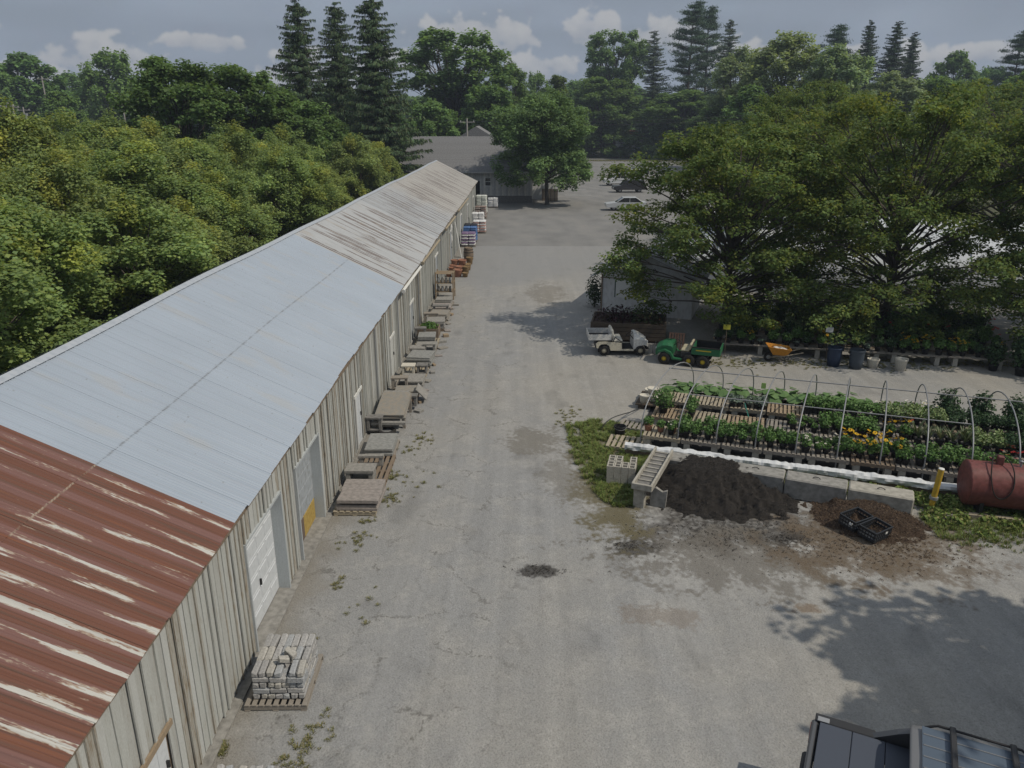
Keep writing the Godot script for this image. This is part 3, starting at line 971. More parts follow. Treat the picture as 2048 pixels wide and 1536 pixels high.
func jamb(t: Node3D, d: Array, m: Material) -> void:
	var b := MB.new()
	for zz in [d[0] + 0.001, d[1] - 0.001]:
		b.box(Vector3(WX - 0.13, d[2] / 2, zz), Vector3(0.34, d[2], 0.05))
	b.box(Vector3(WX - 0.13, d[2] - 0.005, (d[0] + d[1]) / 2), Vector3(0.34, 0.05, d[1] - d[0]))
	part(b, "door_frame", m, t)


func shed_doors(t: Node3D, doors: Array) -> void:
	M.jamb = tint(M.board[3], Color(0.95, 0.97, 1.0))
	# white sectional garage door: six sections with four raised fields each
	var d: Array = doors[1]
	jamb(t, d, M.jamb)
	var g := Node3D.new()
	g.name = "garage_door"
	g.set_meta("label", "white sectional garage door")
	t.add_child(g, true)
	var n := 6
	for k in n:
		var b := MB.new()
		var hh: float = (d[2] - 0.08) / n
		var yc := 0.05 + hh * (k + 0.5)
		var zc: float = (d[0] + d[1]) / 2
		b.cbox(Vector3(WX - 0.24, yc, zc), Vector3(0.05, hh - 0.008, d[1] - d[0] - 0.06), 0.006)
		for q in 4:
			var wz: float = (d[1] - d[0] - 0.1) / 4
			b.cbox(Vector3(WX - 0.212, yc, d[0] + 0.05 + wz * (q + 0.5)), Vector3(0.02, hh - 0.12, wz - 0.1), 0.008)
		part(b, "section", M.door_white, g)
	var hb := MB.new()
	hb.box(Vector3(WX - 0.19, 0.9, -13.85), Vector3(0.04, 0.14, 0.03))
	part(hb, "handle", M.dark_metal, g)
	# old blue-grey door with its lowest row patched in brown and yellow
	d = doors[2]
	jamb(t, d, M.jamb)
	g = Node3D.new()
	g.name = "garage_door"
	g.set_meta("label", "worn blue-grey garage door with brown and yellow patched foot")
	t.add_child(g, true)
	for k in 5:
		var b := MB.new()
		b.cbox(Vector3(WX - 0.24, 0.62 + 0.36 * (k + 0.5), -17.15), Vector3(0.05, 0.352, 2.04), 0.006)
		part(b, "section", M.door_grey, g)
	for k in 4:
		var b := MB.new()
		b.cbox(Vector3(WX - 0.235, 0.33, -16.37 - 0.51 * k), Vector3(0.05, 0.56, 0.5), 0.006)
		part(b, "patch_panel", [M.door_brown, M.door_brown, M.door_yellow, M.door_yellow][k], g)
	# narrow plank doors, each with a frame and a pale head board
	for k in doors.size():
		if k == 1 or k == 2:
			continue
		d = doors[k]
		var leaf := Node3D.new()
		leaf.name = "door"
		t.add_child(leaf, true)
		var wide: float = d[1] - d[0]
		var pm: Material = M.door_white if k in [0, 3, 8, 9] else (M.door_grey if k in [5, 6, 7] else M.board[3])
		var cnt := maxi(3, int(wide / 0.28))
		for q in cnt:
			var b := MB.new()
			b.box(Vector3(WX - 0.02 + rnd(-0.003, 0.003), d[2] / 2 + 0.03, d[0] + wide * (q + 0.5) / cnt), Vector3(0.03, d[2] - 0.08, wide / cnt - 0.008))
			part(b, "plank", pm, leaf)
		var b2 := MB.new()
		b2.box(Vector3(WX + 0.035, d[2] + 0.01, (d[0] + d[1]) / 2), Vector3(0.04, 0.1, wide + 0.3))
		part(b2, "head_board", M.wood_tan if k == 0 else M.white, leaf)
		b2 = MB.new()
		b2.box(Vector3(WX + 0.03, d[2] / 2, d[1] + 0.03), Vector3(0.035, d[2] - 0.1, 0.07))
		part(b2, "side_board", M.white if k in [3, 4, 5, 8] else M.wood_pale, leaf)
		b2 = MB.new()
		b2.box(Vector3(WX + 0.02, 1.0, d[0] + 0.1), Vector3(0.05, 0.12, 0.03))
		part(b2, "latch", M.dark_metal, leaf)


func far_house() -> void:
	# low grey-sided building across the end of the yard
	var t := thing("grey_house", "low house with vertical pale grey siding and grey shingle hip roof", "house", Vector3(-6.5, 0, -98))
	var b := MB.new()
	# front wall x from -8.6 to 7.5 (local), height 3.7
	b.box(Vector3(0.6, 0.42, 0.02), Vector3(13.9, 0.84, 0.3))
	b.box(Vector3(7.43, 0.42, -6.0), Vector3(0.3, 0.84, 12.2))
	part(b, "foundation", M.concrete_dark, t)
	var k := 0
	var x := -8.6
	while x < 7.5:
		var wb := MB.new()
		var lo := 0.84
		if x > 0.35 and x < 1.15:
			x += 0.25
			continue
		if x > 1.75 and x < 2.55:
			wb.box(Vector3(x + 0.12, 1.42, 0), Vector3(0.235, 1.16, 0.06))
			wb.box(Vector3(x + 0.12, 3.36, 0), Vector3(0.235, 0.68, 0.06))
		else:
			wb.box(Vector3(x + 0.12, (lo + 3.7) / 2, 0), Vector3(0.235, 3.7 - lo, 0.06))
		if x < 5.0:
			part(wb, "siding_board", M.siding[k % 3], t)
		else:
			part(wb, "siding_board", M.siding[(k + 1) % 3], t)
		k += 1
		x += 0.25
	b = MB.new()
	b.box(Vector3(-0.55, 1.9, -6.2), Vector3(15.9, 3.6, 11.9))
	b.box(Vector3(7.45, 2.3, -6.0), Vector3(0.1, 2.9, 11.8))
	part(b, "side_wall", M.siding[0], t)
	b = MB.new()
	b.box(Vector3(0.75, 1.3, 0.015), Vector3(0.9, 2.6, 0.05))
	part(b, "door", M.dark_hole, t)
	var wn := Node3D.new()
	wn.name = "window"
	t.add_child(wn)
	b = MB.new()
	for yy in [2.02, 2.52, 3.0]:
		b.box(Vector3(2.15, yy, 0.03), Vector3(0.84, 0.07, 0.09))
	for xx in [1.76, 2.54]:
		b.box(Vector3(xx, 2.51, 0.031), Vector3(0.07, 1.05, 0.09))
	part(b, "frame", M.white, wn)
	b = MB.new()
	b.box(Vector3(2.15, 2.51, 0.0), Vector3(0.76, 0.96, 0.02))
	part(b, "pane", M.glass_dark, wn)
	# hip roof in built courses: eave 3.7 at z +0.5, ridge 7.6 at z -6.2
	var courses := 34
	for face in 2:
		b = MB.new()
		for i in courses:
			var f0 := float(i) / courses
			var f1 := float(i + 1) / courses
			var zs := 1.0 if face == 0 else -1.0
			var z0 := -6.2 + zs * (6.8 * (1 - f0))
			var z1 := -6.2 + zs * (6.8 * (1 - f1))
			var y0 := 3.7 + 3.95 * f0 + 0.03
			var y1 := 3.7 + 3.95 * f1 + 0.004
			var xa0 := -9.0 + 1.4 * f0
			var xa1 := -9.0 + 1.4 * f1
			var xb := 7.95
			b.col = Color.WHITE * rnd(0.93, 1.05)
			var p := [Vector3(xa0, y0, z0), Vector3(xb, y0, z0), Vector3(xb, y1, z1), Vector3(xa1, y1, z1)]
			if zs < 0:
				p.reverse()
			b.quad(p[0], p[1], p[2], p[3])
			if zs > 0:
				b.quad(Vector3(xa0, y0 - 0.028, z0), Vector3(xb, y0 - 0.028, z0), Vector3(xb, y0, z0), Vector3(xa0, y0, z0))
		part(b, "roof_slope", M.shingle_v, t)
	b = MB.new()
	b.tri(Vector3(-9.0, 3.7, -13.0), Vector3(-9.0, 3.7, 0.6), Vector3(-7.6, 7.65, -6.2))
	part(b, "hip_end", M.shingle, t)
	b = MB.new()
	b.tri(Vector3(7.6, 3.7, 0.0), Vector3(7.6, 3.7, -12.4), Vector3(7.6, 7.6, -6.2))
	b.box(Vector3(-0.5, 3.62, 0.56), Vector3(17.0, 0.14, 0.05))
	part(b, "gable_and_fascia", M.siding[1], t)
	b = MB.new()
	b.cyl(Vector3(-0.45, 3.55, 0.62), Vector3(-0.45, 4.15, 0.62), 0.06)
	part(b, "vent_pipe", M.white, t)
	# white front part of the shop to the right, mostly behind the tree
	var r := thing("white_shop_front", "white gabled shop front behind the tree by the house", "building", Vector3(3.0, 0, -103.5), deg_to_rad(6))
	b = MB.new()
	b.box(Vector3(-1.5, 1.9, -4), Vector3(5.2, 3.8, 9.0))
	part(b, "wall", M.siding_white, r)
	b = MB.new()
	b.prism([Vector2(-4.6, 3.75), Vector2(1.6, 3.75), Vector2(-1.5, 6.3)], 9.8, Transform3D(Basis(), Vector3(0, 0, -4)))
	part(b, "roof", M.shingle, r)
	for k2 in 2:
		wn = Node3D.new()
		wn.name = "window"
		r.add_child(wn, true)
		b = MB.new()
		b.box(Vector3(1.11, 2.0, -1.2 - k2 * 3.0), Vector3(0.04, 1.3, 1.0))
		part(b, "pane", M.glass_dark, wn)
		b = MB.new()
		for q in [-0.54, 0.54]:
			b.box(Vector3(1.13, 2.0, -1.2 - k2 * 3.0 + q), Vector3(0.07, 1.42, 0.08))
			b.box(Vector3(1.13, 2.0 + q * 1.26, -1.2 - k2 * 3.0), Vector3(0.07, 0.08, 1.0))
		part(b, "frame", M.white, wn)
	# little ridge of another roof behind
	var o := thing("distant_gable", "small grey gable showing over the house roof ridge", "building", Vector3(-7.0, 0, -122))
	b = MB.new()
	b.box(Vector3(0, 3, -3), Vector3(8, 6, 8))
	part(b, "wall", M.siding[2], o)
	b = MB.new()
	b.prism([Vector2(-4.6, 6.0), Vector2(4.6, 6.0), Vector2(0, 8.7)], 9, Transform3D(Basis(), Vector3(0, 0, -3)))
	part(b, "roof", M.shingle, o)
	# wooden fence panels by the house corner
	var f := thing("board_fence", "short brown board fence beside the house corner", "fence", Vector3(3.4, 0, -100), -0.25)
	for i in 12:
		b = MB.new()
		b.box(Vector3(i * 0.17 - 1.0, 0.75, 0), Vector3(0.15, 1.5, 0.025))
		part(b, "board", M.wood_tan if i % 3 else M.wood_brown, f)
	b = MB.new()
	for yy in [0.3, 1.2]:
		b.box(Vector3(-0.05, yy, -0.04), Vector3(2.1, 0.09, 0.05))
	part(b, "rail", M.wood_brown, f)


func kiosk() -> void:
	# small white garden-centre hut under the first locust
	var yaw := deg_to_rad(-19.0)
	var t := thing("white_hut", "small white sided hut with grey metal roof under the locust tree", "hut", Vector3(4.25, 0, -41.2), yaw)
	var b := MB.new()
	b.box(Vector3(2.4, 1.05, -2.3), Vector3(4.8, 2.1, 4.6))
	b.prism([Vector2(0, 2.1), Vector2(4.8, 2.1), Vector2(4.8, 2.2), Vector2(2.4, 3.2), Vector2(0, 2.2)], 4.58, Transform3D(Basis(), Vector3(0, 0, -2.3)))
	part(b, "wall", M.siding_white, t)
	b = MB.new()
	for sd in [0, 1]:
		var xo := -0.55 if sd == 0 else 5.35
		var p := [Vector3(xo, 1.98, 0.45), Vector3(2.4, 3.25, 0.45), Vector3(2.4, 3.25, -5.0), Vector3(xo, 1.98, -5.0)]
		var q := []
		for e in p:
			q.append(e + Vector3(0, 0.05, 0))
		if sd == 0:
			b.quad(q[0], q[1], q[2], q[3]); b.quad(p[3], p[2], p[1], p[0]); b.quad(p[0], p[1], q[1], q[0]); b.quad(p[3], p[0], q[0], q[3])
		else:
			b.quad(q[3], q[2], q[1], q[0]); b.quad(p[0], p[1], p[2], p[3]); b.quad(q[0], q[1], p[1], p[0]); b.quad(q[3], q[0], p[0], p[3])
	part(b, "roof", M.steel_dull, t)
	b = MB.new()
	b.box(Vector3(2.4, 1.92, 0.02), Vector3(4.9, 0.05, 0.04))
	b.box(Vector3(0.0, 1.05, 0.02), Vector3(0.07, 2.1, 0.07))
	part(b, "trim", M.wood_brown, t)
	b = MB.new()
	b.box(Vector3(1.6, 1.35, 0.02), Vector3(1.7, 0.9, 0.04))
	part(b, "shutter", M.white, t)
	b = MB.new()
	b.box(Vector3(0.72, 1.35, 0.03), Vector3(0.05, 0.9, 0.05))
	part(b, "shutter_edge", M.door_green, t)
	# planting box in front with dark purple foliage
	var pb := thing("planting_box", "dark timber planting box of purple foliage before the white hut", "planter", Vector3(3.2, 0, -35.6), deg_to_rad(-10))
	for k in 4:
		b = MB.new()
		b.box(Vector3(1.75, 0.2 + k * 0.2, 0.0), Vector3(3.5, 0.18, 0.08))
		part(b, "board", M.wood_dark, pb)
	b = MB.new()
	b.box(Vector3(0.04, 0.45, -1.1), Vector3(0.08, 0.86, 2.2))
	b.box(Vector3(3.46, 0.45, -1.1), Vector3(0.08, 0.86, 2.2))
	b.box(Vector3(1.75, 0.45, -2.2), Vector3(3.5, 0.86, 0.08))
	part(b, "side", M.wood_dark, pb)
	b = MB.new()
	b.box(Vector3(1.75, 0.4, -1.1), Vector3(3.34, 0.78, 2.1))
	part(b, "soil", M.soil_brown, pb)
	var fo := MB.new()
	leaf_heap(fo, Vector3(1.1, 1.0, -1.1), Vector3(1.1, 0.5, 1.0), 700, 0.11, [Color(0.035, 0.015, 0.022), Color(0.05, 0.02, 0.03), Color(0.03, 0.03, 0.02)])
	leaf_heap(fo, Vector3(2.5, 0.95, -1.1), Vector3(0.95, 0.45, 0.95), 600, 0.11, [Color(0.03, 0.045, 0.02), Color(0.045, 0.06, 0.025), Color(0.05, 0.03, 0.02)])
	part(fo, "foliage", M.plant, pb)
	var bu := thing("clipped_evergreen", "upright dark evergreen shrub against the white hut's wall", "shrub", Vector3(4.0, 0, -42.4))
	fo = MB.new()
	leaf_heap(fo, Vector3(0, 0.95, 0), Vector3(0.55, 0.95, 0.9), 900, 0.1, [Color(0.022, 0.04, 0.018), Color(0.03, 0.055, 0.022)])
	part(fo, "foliage", M.plant, bu)
	fo = MB.new()
	fo.cyl(Vector3(0, 0, 0), Vector3(0, 0.8, 0), 0.05)
	part(fo, "stem", M.trunk, bu)


func leaf_heap(b: MB, ctr: Vector3, r: Vector3, count: int, size: float, cols: Array, droop := 0.0) -> void:
	# leaves through a lumpy ellipsoid, thicker towards its skin
	for i in count:
		var d := Vector3(rng.randfn(), rng.randfn(), rng.randfn()).normalized()
		var q := d * pow(rng.randf(), 0.4) * rnd(0.75, 1.12)
		leaf(b, ctr + q * r, (d + Vector3(0, 0.5 - droop, 0) + Vector3(rng.randfn(), rng.randfn(), rng.randfn()) * 0.6).normalized(), size * rnd(0.6, 1.3), cols[rng.randi() % cols.size()] * rnd(0.8, 1.25))


func leaf(b: MB, p: Vector3, n: Vector3, s: float, col: Color, slim := 0.55) -> void:
	# one folded leaf: two triangles that share a midrib
	var a := n.cross(Vector3(rng.randf() - 0.5, rng.randf() - 0.5, rng.randf() - 0.5)).normalized()
	var c := n.cross(a) * (s * slim)
	var m := p + a * (s * 0.45) + n * (s * 0.12)
	var k := b.v.size()
	b.v.append(p); b.v.append(m - c); b.v.append(p + a * s); b.v.append(m + c)
	var q := Color(col.r, col.g, col.b)
	for i in 4:
		b.n.append(n); b.c.append(q); b.t.append(Vector2.ZERO)
	b.ix.append_array(PackedInt32Array([k, k + 2, k + 1, k, k + 3, k + 2]))


func background_buildings() -> void:
	# long white plastic greenhouse seen through the locust crowns
	var t := thing("plastic_greenhouse", "long white plastic greenhouse behind the locust trees", "greenhouse", Vector3(22.5, 0, -52.0), deg_to_rad(-18))
	var b := MB.new()
	for bay in 2:
		var rows := []
		for q in [-11.0, 11.0]:
			var row := []
			for i in 13:
				var a := PI * i / 12.0
				row.append(Vector3(q, 1.0 + sin(a) * 2.4, 4.0 - bay * 8.2 + cos(a) * 4.0))
			rows.append(row)
		b.ring_face(rows, false)
		for q in [-11.0, 11.0]:
			var pl := [Vector2(4, 0)]
			for i in 13:
				pl.append(Vector2(cos(PI * i / 12.0) * 4.0, 1.0 + sin(PI * i / 12.0) * 2.4))
			pl.append(Vector2(-4, 0))
			b.prism(pl, 0.05, Transform3D(Basis(Vector3.UP, PI / 2), Vector3(q, 0, 4.0 - bay * 8.2)))
		b.box(Vector3(0, 0.5, 8.0 - bay * 8.2), Vector3(22, 1.0, 0.05))
	part(b, "plastic_cover", M.film, t)
	for i in 12:
		b = MB.new()
		var pts := []
		for k in 13:
			var a := PI * k / 12.0
			pts.append(Vector3(-11.0 + i * 2.0, 1.03 + sin(a) * 2.42, 4.0 + cos(a) * 4.03))
		b.tube(pts, 0.03, 5)
		part(b, "hoop", M.steel, t)
	# pieces of buildings far left beyond the trees
	var o := thing("flat_roofed_warehouse", "distant low warehouse with dark flat roof beyond the utility poles", "building", Vector3(-98, 0, -128))
	b = MB.new()
	b.box(Vector3(0, 2.6, 0), Vector3(34, 5.2, 20))
	part(b, "wall", M.siding[1], o)
	b = MB.new()
	b.box(Vector3(0, 5.45, 0), Vector3(34.6, 0.5, 20.6))
	part(b, "roof", M.shingle, o)
	# red and white house bits past the road
	o = thing("roadside_house", "pale house with red door glimpsed across the road under trees", "house", Vector3(31.0, 0, -232))
	b = MB.new()
	b.box(Vector3(0, 2.0, 0), Vector3(9, 4.0, 7))
	part(b, "wall", M.siding_white, o)
	b = MB.new()
	b.prism([Vector2(-5, 3.95), Vector2(5, 3.95), Vector2(0, 6.6)], 7.6, Transform3D())
	part(b, "roof", M.pot_clay, o)
	o = thing("purple_shed", "dull purple shed wall showing beside the spruce trunks", "shed", Vector3(-17.2, 0, -101))
	b = MB.new()
	b.box(Vector3(0, 2.2, 0), Vector3(2.6, 4.4, 3.0))
	part(b, "wall", M.purple, o)
	b = MB.new()
	b.prism([Vector2(-1.6, 4.4), Vector2(1.6, 4.4), Vector2(0, 5.4)], 3.4, Transform3D())
	part(b, "roof", M.shingle, o)


var KIND := {}


func limb(b: MB, a: Vector3, d: Vector3, r0: float, r1: float, sag := 0.0) -> void:
	var m := a.lerp(d, 0.5) + Vector3(rnd(-0.3, 0.3), rnd(0.0, 0.4) - sag, rnd(-0.3, 0.3)) * a.distance_to(d) * 0.2
	b.tube([a, m, d], [r0, (r0 + r1) * 0.5, r1], 5, false)


func broadleaf(sd: int, H: float, R: float, bare: float, boughs: int, clumps: int, per: int, size: float, flat: float, cols: Array, prof: Callable, slim := 0.5, hang := 0.0, bough_r := 0.3, clump_r := 0.1, gold := 0.0, wild := 0.72) -> Dictionary:
	# trunk > limbs > boughs > clumps > leaves
	rng.seed = sd
	var cr := MB.new()
	var tk := MB.new()
	var lean := Vector3(rnd(-0.3, 0.3), 0, rnd(-0.3, 0.3))
	tk.tube([Vector3.ZERO, Vector3(0, H * 0.02, 0), Vector3(0, H * 0.3, 0) + lean * 0.4, Vector3(0, H * 0.55, 0) + lean, Vector3(0, H * 0.8, 0) + lean], [H * 0.026, H * 0.019, H * 0.015, H * 0.01, H * 0.003], 8)
	for i in boughs:
		var f := fposmod(i * 0.7548777 + rnd(-0.05, 0.05), 1.0)
		var ang := i * 0.5698403 * TAU + rnd(-0.3, 0.3)
		var y := lerpf(bare, 1.0, f) * H
		var reach: float = prof.call(f) * R * rnd(wild, 1.0 + (0.72 - wild) * 0.8) * (0.45 if i % 4 == 3 else 0.86)
		var tip := Vector3(cos(ang) * reach, y - R * bough_r * 0.25, sin(ang) * reach) + lean * f
		if wild < 0.6 and f > 0.55 and i % 3 == 0:
			tip.y += H * rnd(0.02, 0.13)
		var f0 := clampf(f * 0.7, 0.05, 0.85)
		var root := Vector3(0, lerpf(maxf(bare * 0.8, 0.1), 0.8, f0) * H * 0.85, 0) + lean * f0
		limb(tk, root, tip, H * 0.006, H * 0.0015)
		var br := R * bough_r * rnd(0.75, 1.2)
		var tone: float = rnd(0.84, 1.16)
		var warm := Color(1.32, 1.14, 0.85) if rng.randf() < gold else Color(1, 1, 1)
		for q in clumps:
			var d := Vector3(rng.randfn(), rng.randfn(), rng.randfn()).normalized() * pow(rng.randf(), 0.5)
			var ctr := tip + d * Vector3(br, br * (flat * 0.7 + 0.2), br)
			ctr.y -= hang * br * (d.x * d.x + d.z * d.z) * 0.5
			if q % 4 == 0:
				limb(tk, tip.lerp(root, 0.25), ctr, H * 0.002, H * 0.0008)
			var cs := R * clump_r * rnd(0.75, 1.3)
			var shade: float = tone * rnd(0.86, 1.16)
			var turn := warm if rng.randf() < 0.7 else Color(1, 1, 1)
			for k in per:
				var e := Vector3(rng.randfn(), rng.randfn(), rng.randfn()).normalized()
				var o := e * Vector3(1, flat, 1) * cs * pow(rng.randf(), 0.4)
				var c: Color = cols[rng.randi() % cols.size()] * turn * shade * rnd(0.82, 1.2)
				var nn := (e * 0.45 + Vector3(rng.randfn() * 0.45, 0.85, rng.randfn() * 0.45)).normalized()
				leaf(cr, ctr + o, nn, size * rnd(0.65, 1.3), c, slim)
	return {"crown": cr.mesh(), "trunk": tk.mesh(), "H": H, "R": R}


func spruce(sd: int, H: float, R: float, cols: Array, gap := 0.0, droop := 1.0) -> Dictionary:
	rng.seed = sd
	var cr := MB.new()
	var tk := MB.new()
	tk.tube([Vector3.ZERO, Vector3(0, H * 0.5, 0), Vector3(0, H, 0)], [H * 0.016, H * 0.009, 0.02], 7)
	var y := H * 0.06
	while y < H * 0.985:
		var f := y / H
		var reach := R * (0.1 + 0.95 * pow(1.0 - f, 0.62)) * rnd(0.7, 1.15)
		var num := 5 if f > 0.8 else 7
		var off := rnd(0, TAU)
		for i in num:
			if rng.randf() < gap * (1.0 - 0.5 * f):
				continue
			var ang := off + TAU * i / num + rnd(-0.35, 0.35)
			var L := reach * rnd(0.5, 1.15)
			var d := Vector3(cos(ang), 0, sin(ang))
			var side := Vector3(-d.z, 0, d.x)
			var y0 := y + rnd(-0.5, 0.5)
			var drop := L * (rnd(0.2, 0.42) * droop * (1.0 - f) + 0.02)
			var tip := Vector3(0, y0 - drop + L * 0.12, 0) + d * L
			var mid := Vector3(0, y0 - drop * 0.75, 0) + d * L * 0.55
			tk.tube([Vector3(0, y0, 0), mid, tip], [H * 0.0028, H * 0.0018, 0.008], 4, false)
			var shade := rnd(0.75, 1.2)
			var steps := int(L / 0.16) + 4
			for s in steps:
				var u := (s + rng.randf()) / steps
				var p := Vector3(0, y0, 0).lerp(mid, u * 2) if u < 0.5 else mid.lerp(tip, u * 2 - 1)
				var wide := L * 0.2 * (1.05 - u) + 0.15
				for e in 5:
					var q := p + side * rnd(-1, 1) * wide + Vector3(0, rnd(-0.1, 0.08), 0)
					var hang := (Vector3(0, -1.0 * droop, 0) + d * rnd(0.1, 0.7) + side * rnd(-0.5, 0.5)).normalized()
					var ln := rnd(0.22, 0.5) * (0.65 + 0.5 * (1 - f))
					var wv := hang.cross(Vector3(rng.randfn(), rng.randfn(), rng.randfn())).normalized() * ln * 0.16
					cr.col = cols[rng.randi() % cols.size()] * shade * rnd(0.8, 1.2)
					cr.tri(q - wv, q + wv, q + hang * ln)
		y += rnd(0.16, 0.42) * (H / 22.0) * (1.0 - f * 0.3)
	return {"crown": cr.mesh(), "trunk": tk.mesh(), "H": H, "R": R}


func pine(sd: int, H: float, R: float, cols: Array) -> Dictionary:
	rng.seed = sd
	var cr := MB.new()
	var tk := MB.new()
	tk.tube([Vector3.ZERO, Vector3(0, H * 0.5, 0), Vector3(0, H * 0.98, 0)], [H * 0.015, H * 0.01, 0.04], 7)
	var y := H * 0.28
	while y < H:
		var f := y / H
		var reach := R * (0.22 + 1.0 * pow(1.0 - f, 0.7))
		for i in 5:
			if rng.randf() < 0.25:
				continue
			var ang := rnd(0, TAU)
			var L := reach * rnd(0.5, 1.15)
			var d := Vector3(cos(ang), rnd(0.05, 0.4), sin(ang)).normalized()
			var p0 := Vector3(0, y + rnd(-0.5, 0.5), 0)
			var p1 := p0 + d * L
			tk.tube([p0, p1], [H * 0.003, 0.015], 4, false)
			var shade := rnd(0.75, 1.2)
			for c in 5:
				var ctr := p0.lerp(p1, rnd(0.45, 1.05)) + Vector3(rnd(-0.5, 0.5), rnd(0.0, 0.3), rnd(-0.5, 0.5)) * L * 0.25
				for k in 38:
					var q := Vector3(rng.randfn(), rng.randfn() * 0.3, rng.randfn()) * R * 0.085
					var up := (Vector3(rng.randfn(), rng.randfn() + 0.9, rng.randfn())).normalized()
					var wv := up.cross(Vector3(rng.randfn(), rng.randfn(), rng.randfn())).normalized() * 0.07
					cr.col = cols[rng.randi() % cols.size()] * shade * rnd(0.8, 1.2)
					cr.tri(ctr + q - wv, ctr + q + wv, ctr + q + up * 0.5)
		y += rnd(0.35, 0.8) * H / 30.0
	return {"crown": cr.mesh(), "trunk": tk.mesh(), "H": H, "R": R}


func make_tree_kinds() -> void:
	var round_ := func(f: float) -> float: return sqrt(maxf(0.02, 1.0 - pow(absf(f - 0.38) / 0.62, 2.2)))
	var bush := func(f: float) -> float: return sqrt(maxf(0.02, 1.0 - pow(absf(f - 0.25) / 0.75, 2.4)))
	var tall := func(f: float) -> float: return sqrt(maxf(0.02, 1.0 - pow(absf(f - 0.55) / 0.58, 2.0)))
	var umbrella := func(f: float) -> float: return sqrt(maxf(0.03, 1.0 - pow(absf(f - 0.42) / 0.6, 2.6)))
	var cone := func(f: float) -> float: return 0.95 * (1.0 - f) + 0.08
	var hedge := [Color(0.241, 0.319, 0.112), Color(0.269, 0.342, 0.123), Color(0.218, 0.297, 0.118), Color(0.286, 0.336, 0.112), Color(0.202, 0.274, 0.118)]
	for k in 3:
		KIND.hedge = KIND.get("hedge", []) + [broadleaf(101 + k, [8.5, 9.0, 8.0][k], [3.9, 3.7, 4.0][k], 0.1, 66, 9, 105, 0.15, 1.0, hedge, bush, 0.46, 0.0, 0.23, 0.125, 0.16, 0.52)]
	var loc := [Color(0.126, 0.193, 0.062), Color(0.150, 0.218, 0.067), Color(0.108, 0.170, 0.060), Color(0.162, 0.213, 0.072), Color(0.180, 0.213, 0.060), Color(0.118, 0.184, 0.072)]
	for k in 2:
		KIND.locust = KIND.get("locust", []) + [broadleaf(111 + k, [10.5, 11.5][k], [7.0, 7.4][k], [0.16, 0.1][k], 104, 9, 72, 0.16, 0.5, loc, umbrella, 0.36, 0.7, 0.185, 0.074, 0.2, 0.6)]
	var dark := [Color(0.122, 0.212, 0.068), Color(0.146, 0.244, 0.084), Color(0.105, 0.179, 0.061), Color(0.155, 0.227, 0.093)]
	for k in 2:
		KIND.maple = KIND.get("maple", []) + [broadleaf(121 + k, 14.0, 5.1, 0.06, 64, 9, 70, 0.26, 0.8, dark, round_, 0.5, 0.0, 0.26, 0.12)]
	KIND.yard = [broadleaf(125, 12.0, 6.0, 0.27, 64, 10, 80, 0.22, 0.8, [Color(0.154, 0.252, 0.105), Color(0.182, 0.280, 0.119), Color(0.140, 0.224, 0.091)], round_, 0.5, 0.0, 0.25, 0.11)]
	var mid := [Color(0.148, 0.253, 0.087), Color(0.175, 0.288, 0.102), Color(0.140, 0.228, 0.087)]
	KIND.grove = [broadleaf(131, 15.0, 6.0, 0.03, 62, 7, 52, 0.44, 0.85, mid, bush, 0.5, 0.0, 0.28, 0.13), broadleaf(132, 16.0, 5.5, 0.03, 62, 7, 52, 0.44, 0.85, mid, round_, 0.5, 0.0, 0.28, 0.13)]
	var pop := [Color(0.163, 0.268, 0.098), Color(0.195, 0.308, 0.114), Color(0.146, 0.244, 0.095)]
	KIND.poplar = [broadleaf(141, 25.0, 7.5, 0.25, 76, 8, 55, 0.42, 0.9, pop, tall, 0.5, 0.0, 0.22, 0.1)]
	var sil := [Color(0.268, 0.342, 0.203), Color(0.308, 0.382, 0.235), Color(0.227, 0.308, 0.155), Color(0.235, 0.325, 0.138)]
	KIND.silver = [broadleaf(151, 21.0, 7.5, 0.05, 80, 8, 55, 0.42, 0.85, sil, bush, 0.45, 0.2, 0.24, 0.11)]
	var nd := [Color(0.070, 0.119, 0.059), Color(0.084, 0.137, 0.063), Color(0.101, 0.133, 0.063), Color(0.062, 0.105, 0.059)]
	KIND.spruce = [spruce(161, 23.0, 4.8, nd, 0.12), spruce(162, 23.0, 4.6, nd, 0.34), spruce(165, 23.0, 4.8, nd, 0.2, 1.3)]
	var nd2 := [Color(0.119, 0.161, 0.112), Color(0.140, 0.182, 0.133), Color(0.105, 0.147, 0.098)]
	KIND.spruce2 = [spruce(163, 30.0, 5.0, nd2, 0.35, 0.5)]
	KIND.spruce3 = [spruce(164, 28.0, 4.8, [Color(0.056, 0.091, 0.056), Color(0.067, 0.105, 0.062)], 0.12, 0.7)]
	KIND.pine = [pine(171, 34.0, 7.0, [Color(0.081, 0.133, 0.084), Color(0.098, 0.154, 0.092), Color(0.070, 0.115, 0.073)])]
	KIND.cedar = [broadleaf(181, 17.0, 3.6, 0.02, 40, 9, 50, 0.32, 0.9, [Color(0.140, 0.196, 0.070), Color(0.119, 0.168, 0.070)], cone, 0.4, 0.0, 0.32, 0.14)]
	rng.seed = 77


